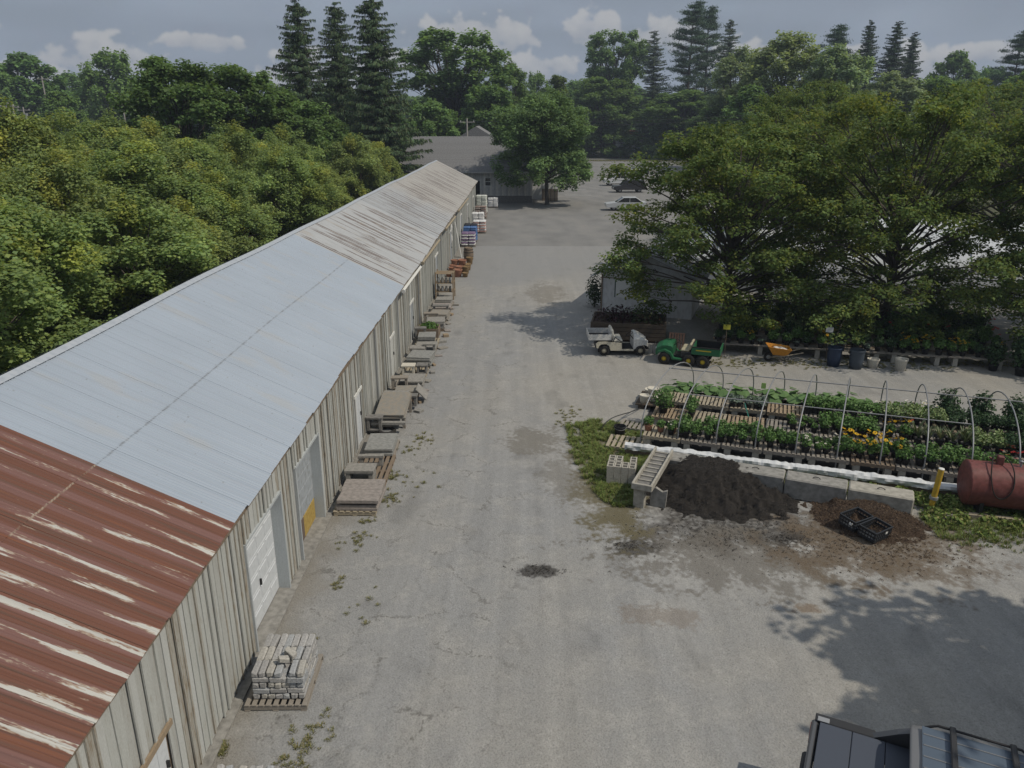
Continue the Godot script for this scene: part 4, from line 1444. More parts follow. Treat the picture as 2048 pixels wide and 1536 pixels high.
func tree(kind: String, called: String, label: String, at: Vector3, H: float, R: float, group := "", turn := -1.0, pick := -1, cm: Material = null) -> Node3D:
	var k: Dictionary = KIND[kind][pick if pick >= 0 else rng.randi() % KIND[kind].size()]
	var t := thing(called, label, "tree", at, rnd(0, TAU) if turn < 0 else turn, group)
	t.scale = Vector3(R / k.R, H / k.H, R / k.R)
	t.rotation.z = rnd(-0.035, 0.035)
	put(k.trunk, "trunk", M.trunk, t)
	put(k.crown, "crown", cm if cm else (M.needle if kind in ["spruce", "spruce2", "spruce3", "pine"] else M.leaf), t)
	return t


func trees() -> void:
	var tone := []
	for c in [Color(1, 1, 1), Color(1.03, 1.02, 0.97), Color(0.95, 0.97, 0.96), Color(0.98, 1.01, 1.0)]:
		tone.append(tint(M.leaf, c))
	# honey locusts on the right, from the hut outwards
	tree("locust", "honey_locust", "nearest honey locust, its crown hanging over the white hut", Vector3(9.9, 0, -37.2), 9.6, 6.9, "honey locusts over the benches", 0.4, 0)
	tree("locust", "honey_locust", "broad honey locust over the benches beside the orange wheelbarrow", Vector3(17.4, 0, -36.6), 11.4, 6.9, "honey locusts over the benches", 2.2, 1)
	tree("locust", "honey_locust", "honey locust at the right edge hanging low over the path", Vector3(25.4, 0, -34.8), 10.9, 7.2, "honey locusts over the benches", 4.0, 0)
	tree("locust", "honey_locust", "honey locust standing behind the white hut near the parked cars", Vector3(16.6, 0, -52.0), 10.8, 6.0, "honey locusts over the benches", 5.2, 1)
	tree("locust", "honey_locust", "tall honey locust rising behind the plastic greenhouse", Vector3(24.0, 0, -68.0), 12.6, 7.6, "honey locusts over the benches", 1.1, 0)
	tree("locust", "honey_locust", "farther honey locust at the right end of the plastic greenhouse", Vector3(36.0, 0, -60.0), 13.0, 8.0, "honey locusts over the benches", 3.1, 1)
	# the tree whose shadow falls across the near yard
	tree("yard", "shade_tree", "broad tree beside the near yard casting shade by the pickup", Vector3(17.5, 0, -6.7), 11.5, 7.3, "", 1.0, 0)
	# hedgerow of light green trees behind the shed
	var rows := [[-17.2, 6.6, 3.6], [-22.0, 7.5, 4.0], [-27.6, 8.2, 4.3], [-34.0, 8.4, 4.7]]
	for r in rows.size():
		var z := -15.0 - r * 2.0
		while z > -88.0:
			var H: float = rows[r][1] * rnd(0.82, 1.14)
			if z < -66 and r > 1:
				H *= 0.85
			tree("hedge", "hedgerow_tree", "light green bushy tree, %s row of the hedgerow, behind the shed's %s part" % [["nearest", "second", "third", "farthest"][r], "rusty roofed" if z > -24.0 else ("blue-grey roofed" if z > -46.0 else "streaked far")], Vector3(rows[r][0] + rnd(-1.2, 1.2), 0, z), H, rows[r][2] * rnd(0.92, 1.12), "hedgerow trees behind the shed", -1.0, -1, tone[rng.randi() % 4])
			z -= rnd(4.6, 6.2)
	tree("yard", "yard_tree", "round leafy tree hiding the corner of the grey house", Vector3(2.9, 0, -96.0), 12.2, 6.7, "", 0.3, 0)
	# trees farther off: kind, x, z, height, spread
	var list := [
		["maple", -30.2, -72.0, 14.4, 4.1],
		["maple", -27.0, -78.0, 14.2, 4.5],
		["maple", -24.1, -82.0, 12.3, 4.0],
		["maple", -21.3, -86.0, 9.9, 3.2],
		["spruce", -26.4, -97.0, 22.8, 4.2],
		["spruce", -23.1, -104.0, 23.0, 4.2],
		["spruce", -16.6, -95.0, 22.9, 4.7],
		["grove", -114.6, -190.0, 22.8, 8.0],
		["grove", -125.7, -230.0, 21.0, 7.7],
		["grove", -91.9, -185.0, 23.2, 6.7],
		["grove", -117.6, -180.0, 20.6, 6.5],
		["grove", -103.7, -230.0, 19.1, 7.0],
		["grove", -84.4, -150.0, 13.8, 4.1],
		["poplar", -12.6, -150.0, 23.9, 7.5],
		["grove", -6.1, -140.0, 14.7, 5.0],
		["maple2", -3.2, -165.0, 19.5, 4.7],
		["grove", -14.5, -128.0, 12.1, 4.3],
		["grove", 3.8, -230.0, 20.9, 4.1],
		["cedar", 6.0, -160.0, 17.6, 3.6],
		["grove", -20.3, -125.0, 10.7, 3.4],
		["maple2", 20.9, -215.0, 19.0, 9.2],
		["grove", 14.5, -235.0, 16.6, 6.4],
		["grove", 20.2, -300.0, 21.7, 8.1],
		["maple2", 39.1, -205.0, 15.7, 10.4],
		["maple2", 39.1, -165.0, 11.8, 5.9],
		["poplar", 26.5, -235.0, 31.9, 7.2],
		["spruce2", 35.4, -225.0, 31.7, 5.3],
		["pine", 42.0, -215.0, 36.2, 6.5],
		["pine", 48.7, -222.0, 35.9, 5.8],
		["spruce2", 49.5, -205.0, 32.2, 5.0],
		["silver", 45.9, -150.0, 23.3, 8.3],
		["silver", 43.0, -165.0, 22.3, 5.8],
		["silver", 52.9, -140.0, 20.6, 5.9],
		["silver", 67.0, -150.0, 17.1, 6.2],
		["grove", 35.2, -130.0, 14.0, 4.6],
		["grove", 73.4, -150.0, 16.2, 5.3],
		["pine2", 70.2, -190.0, 28.5, 5.0],
		["spruce3", 75.0, -185.0, 29.6, 4.3],
		["spruce3", 80.4, -185.0, 29.4, 4.8],
		["spruce3", 86.8, -190.0, 27.7, 4.2],
		["grove", 116.8, -230.0, 25.6, 6.5],
		["grove", 144.2, -260.0, 23.7, 6.9],
		["pine2", 110.4, -190.0, 27.2, 5.0],
		["grove", 90.0, -150.0, 17.1, 5.3],
	]
	var words := {"maple": ["dark_maple", "dark green maple rising over the hedgerow", "dark maples over the hedgerow"], "spruce": ["spruce_tree", "tall drooping spruce", "three spruces beside the house"], "grove": ["broadleaf_tree", "mid green tree in the far tree belt", "trees of the far belt"], "poplar": ["poplar_tree", "tall airy poplar", ""], "maple2": ["dark_maple", "dense dark maple beyond the parking lot", "dark maples across the road"], "cedar": ["cedar_tree", "conical cedar behind the round tree by the house", ""], "spruce2": ["thin_spruce", "thin ragged grey spruce beside the tall pines", "ragged spruces by the pines"], "pine": ["white_pine", "towering white pine over the parking lot trees", "pair of tall white pines"], "silver": ["silver_maple", "pale silvery green tree rising behind the locusts", "silvery trees behind the locusts"], "pine2": ["dark_pine", "dark pine over the right tree line", "dark pines at the right"], "spruce3": ["dark_spruce", "dark spruce in the clump above the locusts", "clump of dark spruces"]}
	var n := {}
	var singled := {"maple": ["leftmost dark maple over the hedgerow", "second dark maple from the left over the hedgerow", "third dark maple over the hedgerow, left of the spruces", "smallest dark maple, at the foot of the spruces"], "silver": ["broadest silvery tree rising behind the locusts", "silvery tree at the left of the broadest one", "yellower silvery tree under the dark spruce clump", "lower silvery tree right of the dark spruce clump"], "spruce3": ["leftmost dark spruce in the clump above the locusts", "middle dark spruce in the clump above the locusts", "rightmost dark spruce in the clump above the locusts"], "maple2": ["dense dark tree right of the poplar behind the house", "largest dark maple across the road from the lot", "dark maple under the tall white pines", "low dark maple right of the far parked cars"], "spruce": ["leftmost tall drooping spruce behind the hedgerow", "middle of the three tall spruces behind the hedgerow", "rightmost tall spruce, nearest the grey house roof"], "poplar": ["tall airy poplar behind the grey house roof", "tall thin-crowned tree left of the white pines"], "pine2": ["dark pine left of the dark spruce clump", "dark pine at the right edge of the view"], "spruce2": ["thin ragged spruce left of the tall white pines", "thin ragged spruce right of the tall white pines"], "pine": ["taller of the two white pines, at the left", "right-hand white pine of the tall pair"]}
	for e in list:
		var kd: String = e[0]
		var i: int = n.get(kd, 0)
		n[kd] = i + 1
		var lb: String = singled[kd][i] if singled.has(kd) else words[kd][1]
		var src := kd
		if kd == "maple2":
			src = "maple"
		if kd == "pine2":
			src = "pine"
		tree(src, words[kd][0], lb, Vector3(e[1], 0, e[2]), e[3], e[4] * (1.4 if kd in ["spruce", "maple", "poplar"] else 1.2), words[kd][2], -1.0, -1, tone[rng.randi() % 4] if kd in ["grove", "silver", "maple2"] else null)
	# the wood that closes the view
	var far := MultiMesh.new()
	far.transform_format = MultiMesh.TRANSFORM_3D
	far.mesh = KIND.grove[0].crown
	var xf := []
	for i in 150:
		var a := deg_to_rad(-48.0 + 96.0 * i / 150.0 + rnd(-0.5, 0.5))
		var d := rnd(270, 420)
		var s := rnd(0.95, 1.45)
		xf.append(Transform3D(Basis(Vector3.UP, rnd(0, TAU)).scaled(Vector3(s * 1.5, s, s * 1.5)), Vector3(sin(a) * d, -0.5, -cos(a) * d)))
	far.instance_count = xf.size()
	for i in xf.size():
		far.set_instance_transform(i, xf[i])
	var mi := MultiMeshInstance3D.new()
	mi.name = "far_woods"
	mi.multimesh = far
	mi.material_override = M.leaf
	add_child(mi)
	mi.set_meta("kind", "stuff")
	tag(mi, "far wooded belt closing the horizon behind everything", "woods")


var GA := Vector3(cos(deg_to_rad(18.0)), 0, sin(deg_to_rad(18.0)))
var GN := Vector3(sin(deg_to_rad(18.0)), 0, -cos(deg_to_rad(18.0)))
var GO := Vector3(3.95, 0, -23.36)
var PLANT := {}
var pallet_mesh := {}


func gp(a: float, n: float, y := 0.0) -> Vector3:
	return GO + GA * a + GN * n + Vector3(0, y, 0)


func slat_mesh(s: Vector3) -> ArrayMesh:
	var key := str(s)
	if not pallet_mesh.has(key):
		var b := MB.new()
		b.cbox(Vector3.ZERO, s, 0.003)
		pallet_mesh[key] = b.mesh()
	return pallet_mesh[key]


func pallet(label: String, group: String, at: Vector3, turn: float, m: Material, w := 1.2, d := 1.0, slats := 8, called := "pallet") -> Node3D:
	# top slats run along local z (depth), three bearers along local x
	var t := thing(called, label, "pallet", at, turn, group)
	for k in 3:
		put(slat_mesh(Vector3(w, 0.09, 0.04)), "bearer", m, t, Transform3D(Basis(), Vector3(0, 0.065, (k - 1) * (d / 2 - 0.03))))
	for k in 3:
		put(slat_mesh(Vector3(0.1, 0.018, d)), "bottom_slat", m, t, Transform3D(Basis(), Vector3((k - 1) * (w / 2 - 0.06), 0.01, 0)))
	for k in slats:
		var x := -w / 2 + 0.05 + (w - 0.1) * k / (slats - 1)
		put(slat_mesh(Vector3(w / slats * 0.68, 0.02, d)), "slat", m, t, Transform3D(Basis(Vector3.UP, rnd(-0.012, 0.012)), Vector3(x, 0.12 + rnd(0, 0.003), 0)))
	return t


func cinder_mesh() -> ArrayMesh:
	if not pallet_mesh.has("cinder"):
		var b := MB.new()
		for s in [-1.0, 1.0]:
			b.cbox(Vector3(0, 0.095, s * 0.08), Vector3(0.39, 0.19, 0.034), 0.004)
		for k in 3:
			b.cbox(Vector3((k - 1) * 0.176, 0.095, 0), Vector3(0.036, 0.188, 0.128), 0.004)
		pallet_mesh.cinder = b.mesh()
	return pallet_mesh.cinder


func cinder(label: String, group: String, xf: Transform3D) -> MeshInstance3D:
	var o := put(cinder_mesh(), "concrete_block", M.cinder, self, xf)
	tag(o, label, "concrete block", group)
	return o


func pot_mesh(r: float, h: float) -> ArrayMesh:
	var key := "pot%s,%s" % [r, h]
	if not pallet_mesh.has(key):
		var b := MB.new()
		b.lathe(Vector3.ZERO, [[0.001, 0.0], [r * 0.78, 0.0], [r * 0.96, h * 0.82], [r * 1.06, h * 0.84], [r * 1.06, h], [r * 0.94, h], [r * 0.9, h * 0.86], [0.001, h * 0.86]], 12)
		pallet_mesh[key] = b.mesh()
	return pallet_mesh[key]


func plant_proto(pot: Array, leafy: MB, flowers: MB = null, potm: Material = null) -> Node3D:
	var t := Node3D.new()
	put(pot_mesh(pot[0], pot[1]), "pot", potm if potm else M.black, t)
	part(leafy, "foliage", M.plant, t)
	if flowers:
		part(flowers, "flowers", M.petal, t)
	return t


func blossom(b: MB, p: Vector3, r: float, col: Color, heart: Color) -> void:
	var n := Vector3(rnd(-0.5, 0.6), 1.0, rnd(-0.2, 0.8)).normalized()
	var f := MB.frame(n)
	for k in 7:
		var a := TAU * k / 7.0
		b.col = col * rnd(0.85, 1.1)
		b.tri(p, p + f.x * cos(a - 0.32) * r + f.y * sin(a - 0.32) * r, p + f.x * cos(a + 0.32) * r + f.y * sin(a + 0.32) * r)
	b.col = heart
	var q := p + n * r * 0.15
	for k in 6:
		var a := TAU * k / 6.0
		b.tri(q, q + f.x * cos(a) * r * 0.33 + f.y * sin(a) * r * 0.33, q + f.x * cos(a + 1.05) * r * 0.33 + f.y * sin(a + 1.05) * r * 0.33)


func big_leaf(b: MB, root: Vector3, tip: Vector3, r: float, col: Color) -> void:
	# one broad rippled leaf on a stalk
	b.col = Color(0.09, 0.11, 0.04)
	b.tri(root + Vector3(0.008, 0, 0), tip, root - Vector3(0.008, 0, 0))
	var out := Vector3(tip.x - root.x, 0, tip.z - root.z).normalized()
	var side := Vector3(-out.z, 0, out.x)
	var up := Vector3(0, 1, 0)
	b.col = col
	var k := 8
	var ring := []
	for i in k:
		var a := TAU * i / k
		var rr := r * (1.0 + rnd(-0.16, 0.16))
		ring.append(tip + out * (cos(a) * rr + r * 0.3) + side * sin(a) * rr * 0.85 + up * (rnd(-0.16, 0.12) * r - cos(a) * r * 0.35))
	for i in k:
		b.tri(tip + out * r * 0.25 + up * 0.02, ring[(i + 1) % k], ring[i])


func plant_kinds() -> void:
	M.petal = leafmat(0.7, 0.3)
	rng.seed = 300
	var green := [Color(0.084, 0.167, 0.045), Color(0.105, 0.196, 0.054), Color(0.070, 0.138, 0.042), Color(0.119, 0.203, 0.068)]
	var deep := [Color(0.039, 0.075, 0.033), Color(0.050, 0.094, 0.042), Color(0.034, 0.065, 0.033)]
	var var_ := [Color(0.224, 0.290, 0.128), Color(0.154, 0.232, 0.083), Color(0.294, 0.348, 0.195), Color(0.112, 0.181, 0.068)]
	var grey_ := [Color(0.182, 0.232, 0.188), Color(0.140, 0.196, 0.150), Color(0.224, 0.275, 0.232)]
	var spec := {"bushy": [green, 240, 0.075, Vector3(0.24, 0.2, 0.24), 0.42], "big_bushy": [green, 700, 0.085, Vector3(0.5, 0.42, 0.5), 0.62], "deep": [deep, 300, 0.075, Vector3(0.25, 0.22, 0.25), 0.44], "pale": [var_, 280, 0.07, Vector3(0.27, 0.2, 0.27), 0.42], "low": [grey_, 130, 0.06, Vector3(0.16, 0.08, 0.16), 0.2], "dark_shrub": [deep, 800, 0.09, Vector3(0.42, 0.62, 0.42), 0.85], "small": [green, 120, 0.06, Vector3(0.15, 0.12, 0.15), 0.28]}
	for k in spec:
		PLANT[k] = []
		for v in 2:
			var s: Array = spec[k]
			var lf := MB.new()
			leaf_heap(lf, Vector3(0, s[4], 0), s[3], s[1], s[2], s[0])
			PLANT[k].append(plant_proto([0.13, 0.22] if k in ["bushy", "deep", "pale", "small", "low"] else [0.2, 0.3], lf))
	PLANT.clay = []
	PLANT.white = []
	PLANT.yellow = []
	PLANT.red = []
	for v in 2:
		var lf := MB.new()
		leaf_heap(lf, Vector3(0, 0.34, 0), Vector3(0.2, 0.16, 0.2), 150, 0.075, green)
		PLANT.clay.append(plant_proto([0.14, 0.2], lf, null, M.pot_clay))
		lf = MB.new()
		leaf_heap(lf, Vector3(0, 0.33, 0), Vector3(0.19, 0.15, 0.19), 150, 0.065, green)
		var fl := MB.new()
		for i in 5:
			blossom(fl, Vector3(rnd(-0.16, 0.16), rnd(0.42, 0.52), rnd(-0.16, 0.16)), 0.045, Color(0.6, 0.58, 0.55), Color(0.45, 0.4, 0.2))
		PLANT.white.append(plant_proto([0.13, 0.2], lf, fl))
		for q in ["yellow", "red"]:
			lf = MB.new()
			leaf_heap(lf, Vector3(0, 0.36, 0), Vector3(0.18, 0.18, 0.18), 150, 0.075, green)
			fl = MB.new()
			for i in (6 if q == "yellow" else 4):
				var p := Vector3(rnd(-0.18, 0.18), rnd(0.52, 0.78), rnd(-0.16, 0.16))
				lf.col = Color(0.06, 0.1, 0.03)
				lf.tri(Vector3(p.x * 0.4 - 0.006, 0.3, p.z * 0.4), Vector3(p.x * 0.4 + 0.006, 0.3, p.z * 0.4), p)
				blossom(fl, p, 0.062, Color(0.62, 0.38, 0.02) if q == "yellow" else Color(0.4, 0.03, 0.03), Color(0.08, 0.04, 0.015) if q == "yellow" else Color(0.2, 0.05, 0.02))
			PLANT[q].append(plant_proto([0.13, 0.2], lf, fl))
	PLANT.yucca = []
	PLANT.rhubarb = []
	for v in 2:
		var lf := MB.new()
		for i in 26:
			var a := rnd(0, TAU)
			var d := Vector3(cos(a), rnd(0.8, 2.6), sin(a)).normalized()
			var s := d.cross(Vector3.UP).normalized() * 0.02
			var L := rnd(0.35, 0.55)
			var m := Vector3(0, 0.22, 0) + d * L * 0.6
			var e := Vector3(0, 0.22, 0) + d * L + Vector3(cos(a), -0.3, sin(a)) * 0.06
			lf.col = (Color(0.1, 0.14, 0.075) if i % 3 else Color(0.24, 0.26, 0.16)) * rnd(0.85, 1.15)
			lf.quad(Vector3(0, 0.2, 0) - s * 0.7, Vector3(0, 0.2, 0) + s * 0.7, m + s, m - s)
			lf.tri(m - s, m + s, e)
		PLANT.yucca.append(plant_proto([0.13, 0.22], lf))
		lf = MB.new()
		for i in 15:
			var a := TAU * i / 15.0 + rnd(-0.3, 0.3)
			var o := rnd(0.12, 0.42)
			big_leaf(lf, Vector3(0, 0.2, 0), Vector3(cos(a) * o, rnd(0.38, 0.72) - o * 0.2, sin(a) * o), rnd(0.13, 0.2), [Color(0.11, 0.19, 0.075), Color(0.13, 0.22, 0.085), Color(0.095, 0.165, 0.065)][i % 3] * rnd(0.9, 1.15))
		PLANT.rhubarb.append(plant_proto([0.19, 0.27], lf))


const PLANT_WORDS := {
	"bushy": "green bushy potted plant", "big_bushy": "large green bushy plant", "deep": "dark green potted plant", "pale": "pale variegated potted plant",
	"low": "low grey-green plant in a black pot", "dark_shrub": "tall dark green potted shrub", "small": "small green seedling in a black pot", "clay": "green plant in a terracotta pot",
	"white": "potted plant with white flowers", "yellow": "potted plant with tall yellow daisies", "red": "potted plant with red flowers", "yucca": "spiky striped yucca in a black pot", "rhubarb": "broad-leaved rhubarb plant in a black pot"}
const PLANT_NAME := {"bushy": "potted_plant", "big_bushy": "bushy_plant", "deep": "dark_potted_plant", "pale": "variegated_plant", "low": "low_potted_plant", "dark_shrub": "potted_shrub", "small": "seedling_pot", "clay": "terracotta_potted_plant", "white": "white_flowering_plant", "yellow": "yellow_daisy_plant", "red": "red_flowering_plant", "yucca": "yucca_plant", "rhubarb": "rhubarb_plant"}


func plant(kind: String, at: Vector3, size: float, where: String) -> void:
	var o: Node3D = PLANT[kind][rng.randi() % 2].duplicate()
	o.name = numbered(PLANT_NAME[kind])
	add_child(o)
	o.transform = Transform3D(Basis(Vector3.UP, rnd(0, TAU)).scaled(Vector3.ONE * size), at)
	tag(o, "%s %s" % [PLANT_WORDS[kind], where], "plant", "%ss %s" % [PLANT_WORDS[kind], where])


func hoop_house() -> void:
	plant_kinds()
	rng.seed = 411
	# bare hoop frame
	var t := thing("hoop_frame", "bare galvanised hoop house frame standing over the plant benches", "frame")
	var tops := []
	var shoulders := []
	for i in 11:
		var b := MB.new()
		var yaw := deg_to_rad(30.0 - i * 1.1)
		var dir := Vector3(sin(yaw), 0, -cos(yaw))
		var root := gp(-0.02 + i * 1.153, -0.55)
		var W := 5.1
		var pts := [root + Vector3(0, -0.1, 0)]
		for k in 19:
			var a := PI * k / 18.0
			var h := 0.75 + 1.28 * sin(a)
			pts.append(root + dir * (W / 2 - cos(a) * W / 2) + Vector3(0, h, 0))
		pts.append(root + dir * W + Vector3(0, -0.1, 0))
		tops.append(pts[10] + Vector3(0, -0.035, 0))
		shoulders.append(pts[6] + Vector3(0, -0.035, 0))
		b.tube(pts, 0.021, 6)
		part(b, "hoop", M.pipe, t)
	var b := MB.new()
	b.tube([tops[0] - GA * 0.1] + tops + [tops[10] + GA * 0.8], 0.019, 6)
	part(b, "ridge_purlin", M.pipe, t)
	b = MB.new()
	b.tube(shoulders.slice(1, 9), 0.017, 6)
	part(b, "side_purlin", M.pipe, t)
	# ground cloth
	b = MB.new()
	var q := [gp(-0.3, -0.8, 0.006), gp(12.6, -0.8, 0.006), gp(12.6, 4.15, 0.006), gp(-0.3, 4.15, 0.006)]
	b.quad(q[0], q[1], q[2], q[3])
	tag(part(b, "ground_cloth", mat(lin(0.02, 0.02, 0.021), 0.8), self), "black woven ground cloth under the plant benches", "ground cloth")
	# base board with white plastic rolled along it
	t = thing("rolled_film", "crumpled white plastic film rolled along the near side of the hoop frame", "plastic film")
	b = MB.new()
	b.box(gp(5.9, -1.12, 0.14), Vector3(12.6, 0.26, 0.05), Basis(GA, Vector3.UP, -GN))
	part(b, "base_board", M.wood_brown, t)
	b = MB.new()
	var rows := []
	var crump := noise(1.6, 55, FastNoiseLite.TYPE_SIMPLEX_SMOOTH, 3)
	for i in 300:
		var a := -0.4 + i * 0.0423
		var row := []
		for k in 10:
			var an := TAU * k / 10.0
			var r := 0.115 + 0.04 * crump.get_noise_2d(a * 2.0, k * 1.1) + 0.04 * crump.get_noise_2d(a * 0.6, 40 + k * 0.3)
			row.append(gp(a, -1.12, 0.3) + GN * cos(an) * r * 1.25 + Vector3(0, sin(an) * r, 0))
		rows.append(row)
	b.ring_face(rows, true, false)
	b.cap(rows[0], true); b.cap(rows[-1])
	part(b, "film_roll", M.film_white, t)
	# three rows of pallets on blocks
	var yaw0 := deg_to_rad(-18.0)
	var rown := [-0.12, 1.62, 3.3]
	var rl := ["front", "middle", "back"]
	for r in 3:
		for k in 10:
			var a := 0.62 + k * 1.22
			var m: Material = [M.wood_pale, M.wood_grey, M.wood_tan, M.wood_pale][rng.randi() % 4] if k < 4 else [M.wood_grey, M.wood_brown, M.wood_grey][rng.randi() % 3]
			pallet("weathered pallet bench in the %s row of the hoop frame" % rl[r], "pallet benches in the %s row" % rl[r], gp(a, rown[r], 0.385), yaw0 + rnd(-0.02, 0.02), m, 1.17, 1.02, 9, "pallet_bench")
			for e in [-0.42, 0.42]:
				for s in [-0.38, 0.38]:
					if e > 0 and k % 2 == 0 and s > 0:
						continue
					cinder("concrete block standing on end under the %s pallet row" % rl[r], "blocks under the pallet benches", Transform3D(Basis(Vector3.UP, yaw0 + rnd(-0.1, 0.1)) * Basis(Vector3.BACK, PI / 2), gp(a + e, rown[r] + s, 0.193) + GA * 0.095))
	# what stands on them, left to right: kind, from, to, spacing, rows deep
	var plan := [
		[0, "clay", 0.15, 1.0, 0.4, 1], [0, "white", 0.9, 1.5, 0.3, 2], [0, "bushy", 1.3, 4.7, 0.36, 2], [0, "white", 4.9, 6.0, 0.3, 2], [0, "yellow", 6.0, 7.6, 0.34, 2], [0, "bushy", 7.6, 10.2, 0.36, 2], [0, "red", 10.2, 11.2, 0.33, 2], [0, "yellow", 11.0, 11.8, 0.4, 1],
		[1, "big_bushy", 0.3, 1.2, 0.95, 1], [1, "bushy", 1.25, 1.5, 0.4, 2], [1, "small", 4.5, 5.4, 0.3, 2], [1, "bushy", 5.5, 7.0, 0.34, 2], [1, "yellow", 7.4, 7.9, 0.33, 1], [1, "red", 7.9, 8.1, 0.3, 1], [1, "yucca", 8.1, 9.7, 0.33, 2], [1, "pale", 9.7, 10.6, 0.33, 2], [1, "deep", 10.6, 12.2, 0.36, 2],
		[2, "low", 2.55, 3.6, 0.26, 3], [2, "bushy", 5.0, 7.4, 0.36, 2], [2, "pale", 7.4, 9.3, 0.33, 2], [2, "deep", 9.3, 12.2, 0.34, 2]]
	for e in plan:
		var a: float = e[2]
		while a < e[3]:
			for k in e[5]:
				var n: float = rown[e[0]] + (k - (e[5] - 1) / 2.0) * (0.42 if e[5] == 2 else 0.3) + rnd(-0.06, 0.06)
				plant(e[1], gp(a + rnd(-0.06, 0.06), n, 0.518), rnd(0.74, 1.02), "on the %s pallet row" % rl[e[0]])
			a += e[4]
	var a2 := 0.35
	while a2 < 7.2:
		plant("rhubarb", gp(a2, 4.55 + rnd(-0.1, 0.1), 0.0), rnd(0.95, 1.2), "along the back of the hoop frame")
		a2 += 0.5
	while a2 < 9.2:
		plant("white", gp(a2, 4.5 + rnd(-0.15, 0.15), 0.0), rnd(1.4, 1.8), "along the back of the hoop frame")
		a2 += 0.42
	while a2 < 12.6:
		plant("dark_shrub", gp(a2, 4.6, 0.0), rnd(0.9, 1.05), "at the back right of the hoop frame")
		a2 += 1.0
	# stack of plastic trays (black) on the middle row
	for k in 5:
		b = MB.new()
		b.cbox(Vector3(0, 0.04, 0), Vector3(0.5, 0.08, 0.3), 0.01)
		var o := put(b.mesh(), "plant_tray", M.black, self, Transform3D(Basis(Vector3.UP, yaw0 + rnd(-0.05, 0.05)), gp(5.15, 3.25, 0.52 + k * 0.081)))
		tag(o, "black plastic plant tray stacked on the back pallet row", "tray", "stack of black plant trays")
	# pale ceramic pots and blocks at the left end of the back row
	var spots := [[-0.55, 3.2, 0.17, 0.3], [-0.3, 3.55, 0.2, 0.24], [0.0, 3.9, 0.22, 0.2], [0.32, 3.85, 0.13, 0.22], [0.4, 3.4, 0.14, 0.25], [-0.5, 4.2, 0.2, 0.2], [0.05, 3.3, 0.19, 0.26], [0.05, 4.4, 0.2, 0.16]]
	var pw := ["leftmost pale stoneware pot on the low plank", "round pale pot topping the ringed stack", "wide pale bowl at the back of the pots", "small square pale pot beside the bare pallet", "pale pot against the bare back pallet", "pale pot with cut rim at the back left", "squat pale pot in the middle of the cluster", "shallow pale dish behind the pot cluster"]
	for i in spots.size():
		var s: Array = spots[i]
		var lift := 0.2
		if i == 1:
			lift = 0.44
		var o := put(pot_mesh(s[2], s[3]), "stoneware_pot", M.pot_pale, self, Transform3D(Basis(), gp(s[0], s[1], lift)))
		tag(o, pw[i], "pot", "pale stoneware pots")
	for k in 3:
		b = MB.new()
		b.lathe(Vector3.ZERO, [[0.2, 0.0], [0.22, 0.02], [0.22, 0.06], [0.2, 0.078], [0.0, 0.078]], 16)
		var o := put(b.mesh(), "stoneware_ring", M.pot_pale, self, Transform3D(Basis(), gp(-0.3, 3.55, 0.2 + k * 0.08)))
		tag(o, "pale round stoneware ring in the stack under the round pot", "pot ring", "stacked stoneware rings")
	t = thing("plank_stand", "low dark plank stand under the pale pots", "stand", gp(-0.08, 3.75, 0.0), yaw0)
	b = MB.new()
	b.box(Vector3(0, 0.17, 0), Vector3(1.5, 0.05, 1.5))
	part(b, "top", M.wood_dark, t)
	b = MB.new()
	for s in [-0.55, 0.55]:
		b.box(Vector3(s, 0.07, 0), Vector3(0.2, 0.14, 1.4))
	part(b, "support", M.wood_dark, t)
	# loose pallets on the grass and a black bucket
	pallet("grey pallet lying on the grass beside the black bucket", "", gp(-0.5, -0.42, 0.0), yaw0 + 0.02, M.wood_pale, 1.15, 1.0, 7, "loose_pallet")
	pallet("half shaded pallet lying at the left end of the middle row", "", gp(-0.55, 1.15, 0.0), yaw0 - 0.05, M.wood_grey, 0.9, 0.75, 6, "loose_pallet")
	t = thing("bucket", "black plastic bucket standing behind the loose pallet", "bucket", gp(-0.85, 0.3, 0.0))
	b = MB.new()
	b.lathe(Vector3.ZERO, [[0.001, 0], [0.155, 0], [0.19, 0.33], [0.205, 0.33], [0.205, 0.36], [0.18, 0.36], [0.145, 0.03], [0.001, 0.03]], 18)
	part(b, "shell", M.black, t)
	b = MB.new()
	var pts := []
	for k in 9:
		var an := PI * k / 8.0
		pts.append(Vector3(cos(an) * 0.205, 0.33 - sin(an) * 0.06, sin(an) * 0.2))
	b.tube(pts, 0.006, 5)
	part(b, "handle", M.steel_dull, t)
	# garden hose bent over the gravel
	b = MB.new()
	pts = []
	for k in 21:
		var u := k / 20.0
		pts.append(Vector3(lerpf(2.65, 4.5, u), 0.02 + 0.42 * sin(PI * pow(u, 0.6)) * (1 - u * 0.6), -24.3 - 2.5 * pow(u, 1.4)))
	b.tube(pts, 0.016, 6)
	tag(part(b, "hose", M.dark_metal, self), "thin dark hose arching over the gravel behind the bucket", "hose")
	b = MB.new()
	b.box(gp(3.05, 2.55, 0.55), Vector3(0.03, 0.6, 0.02), Basis(Vector3.BACK, 0.35))
	tag(part(b, "plant_stake", mat(lin(0.1, 0.42, 0.33), 0.5), self), "turquoise stake leaning between the middle and back rows", "stake")
	b = MB.new()
	b.box(gp(3.5, 5.0, 0.7), Vector3(0.16, 0.22, 0.01), Basis(Vector3.UP, yaw0))
	tag(part(b, "plant_tag", mat(lin(0.35, 0.5, 0.16), 0.6), self), "pale green plant tag standing above the rhubarb", "tag")


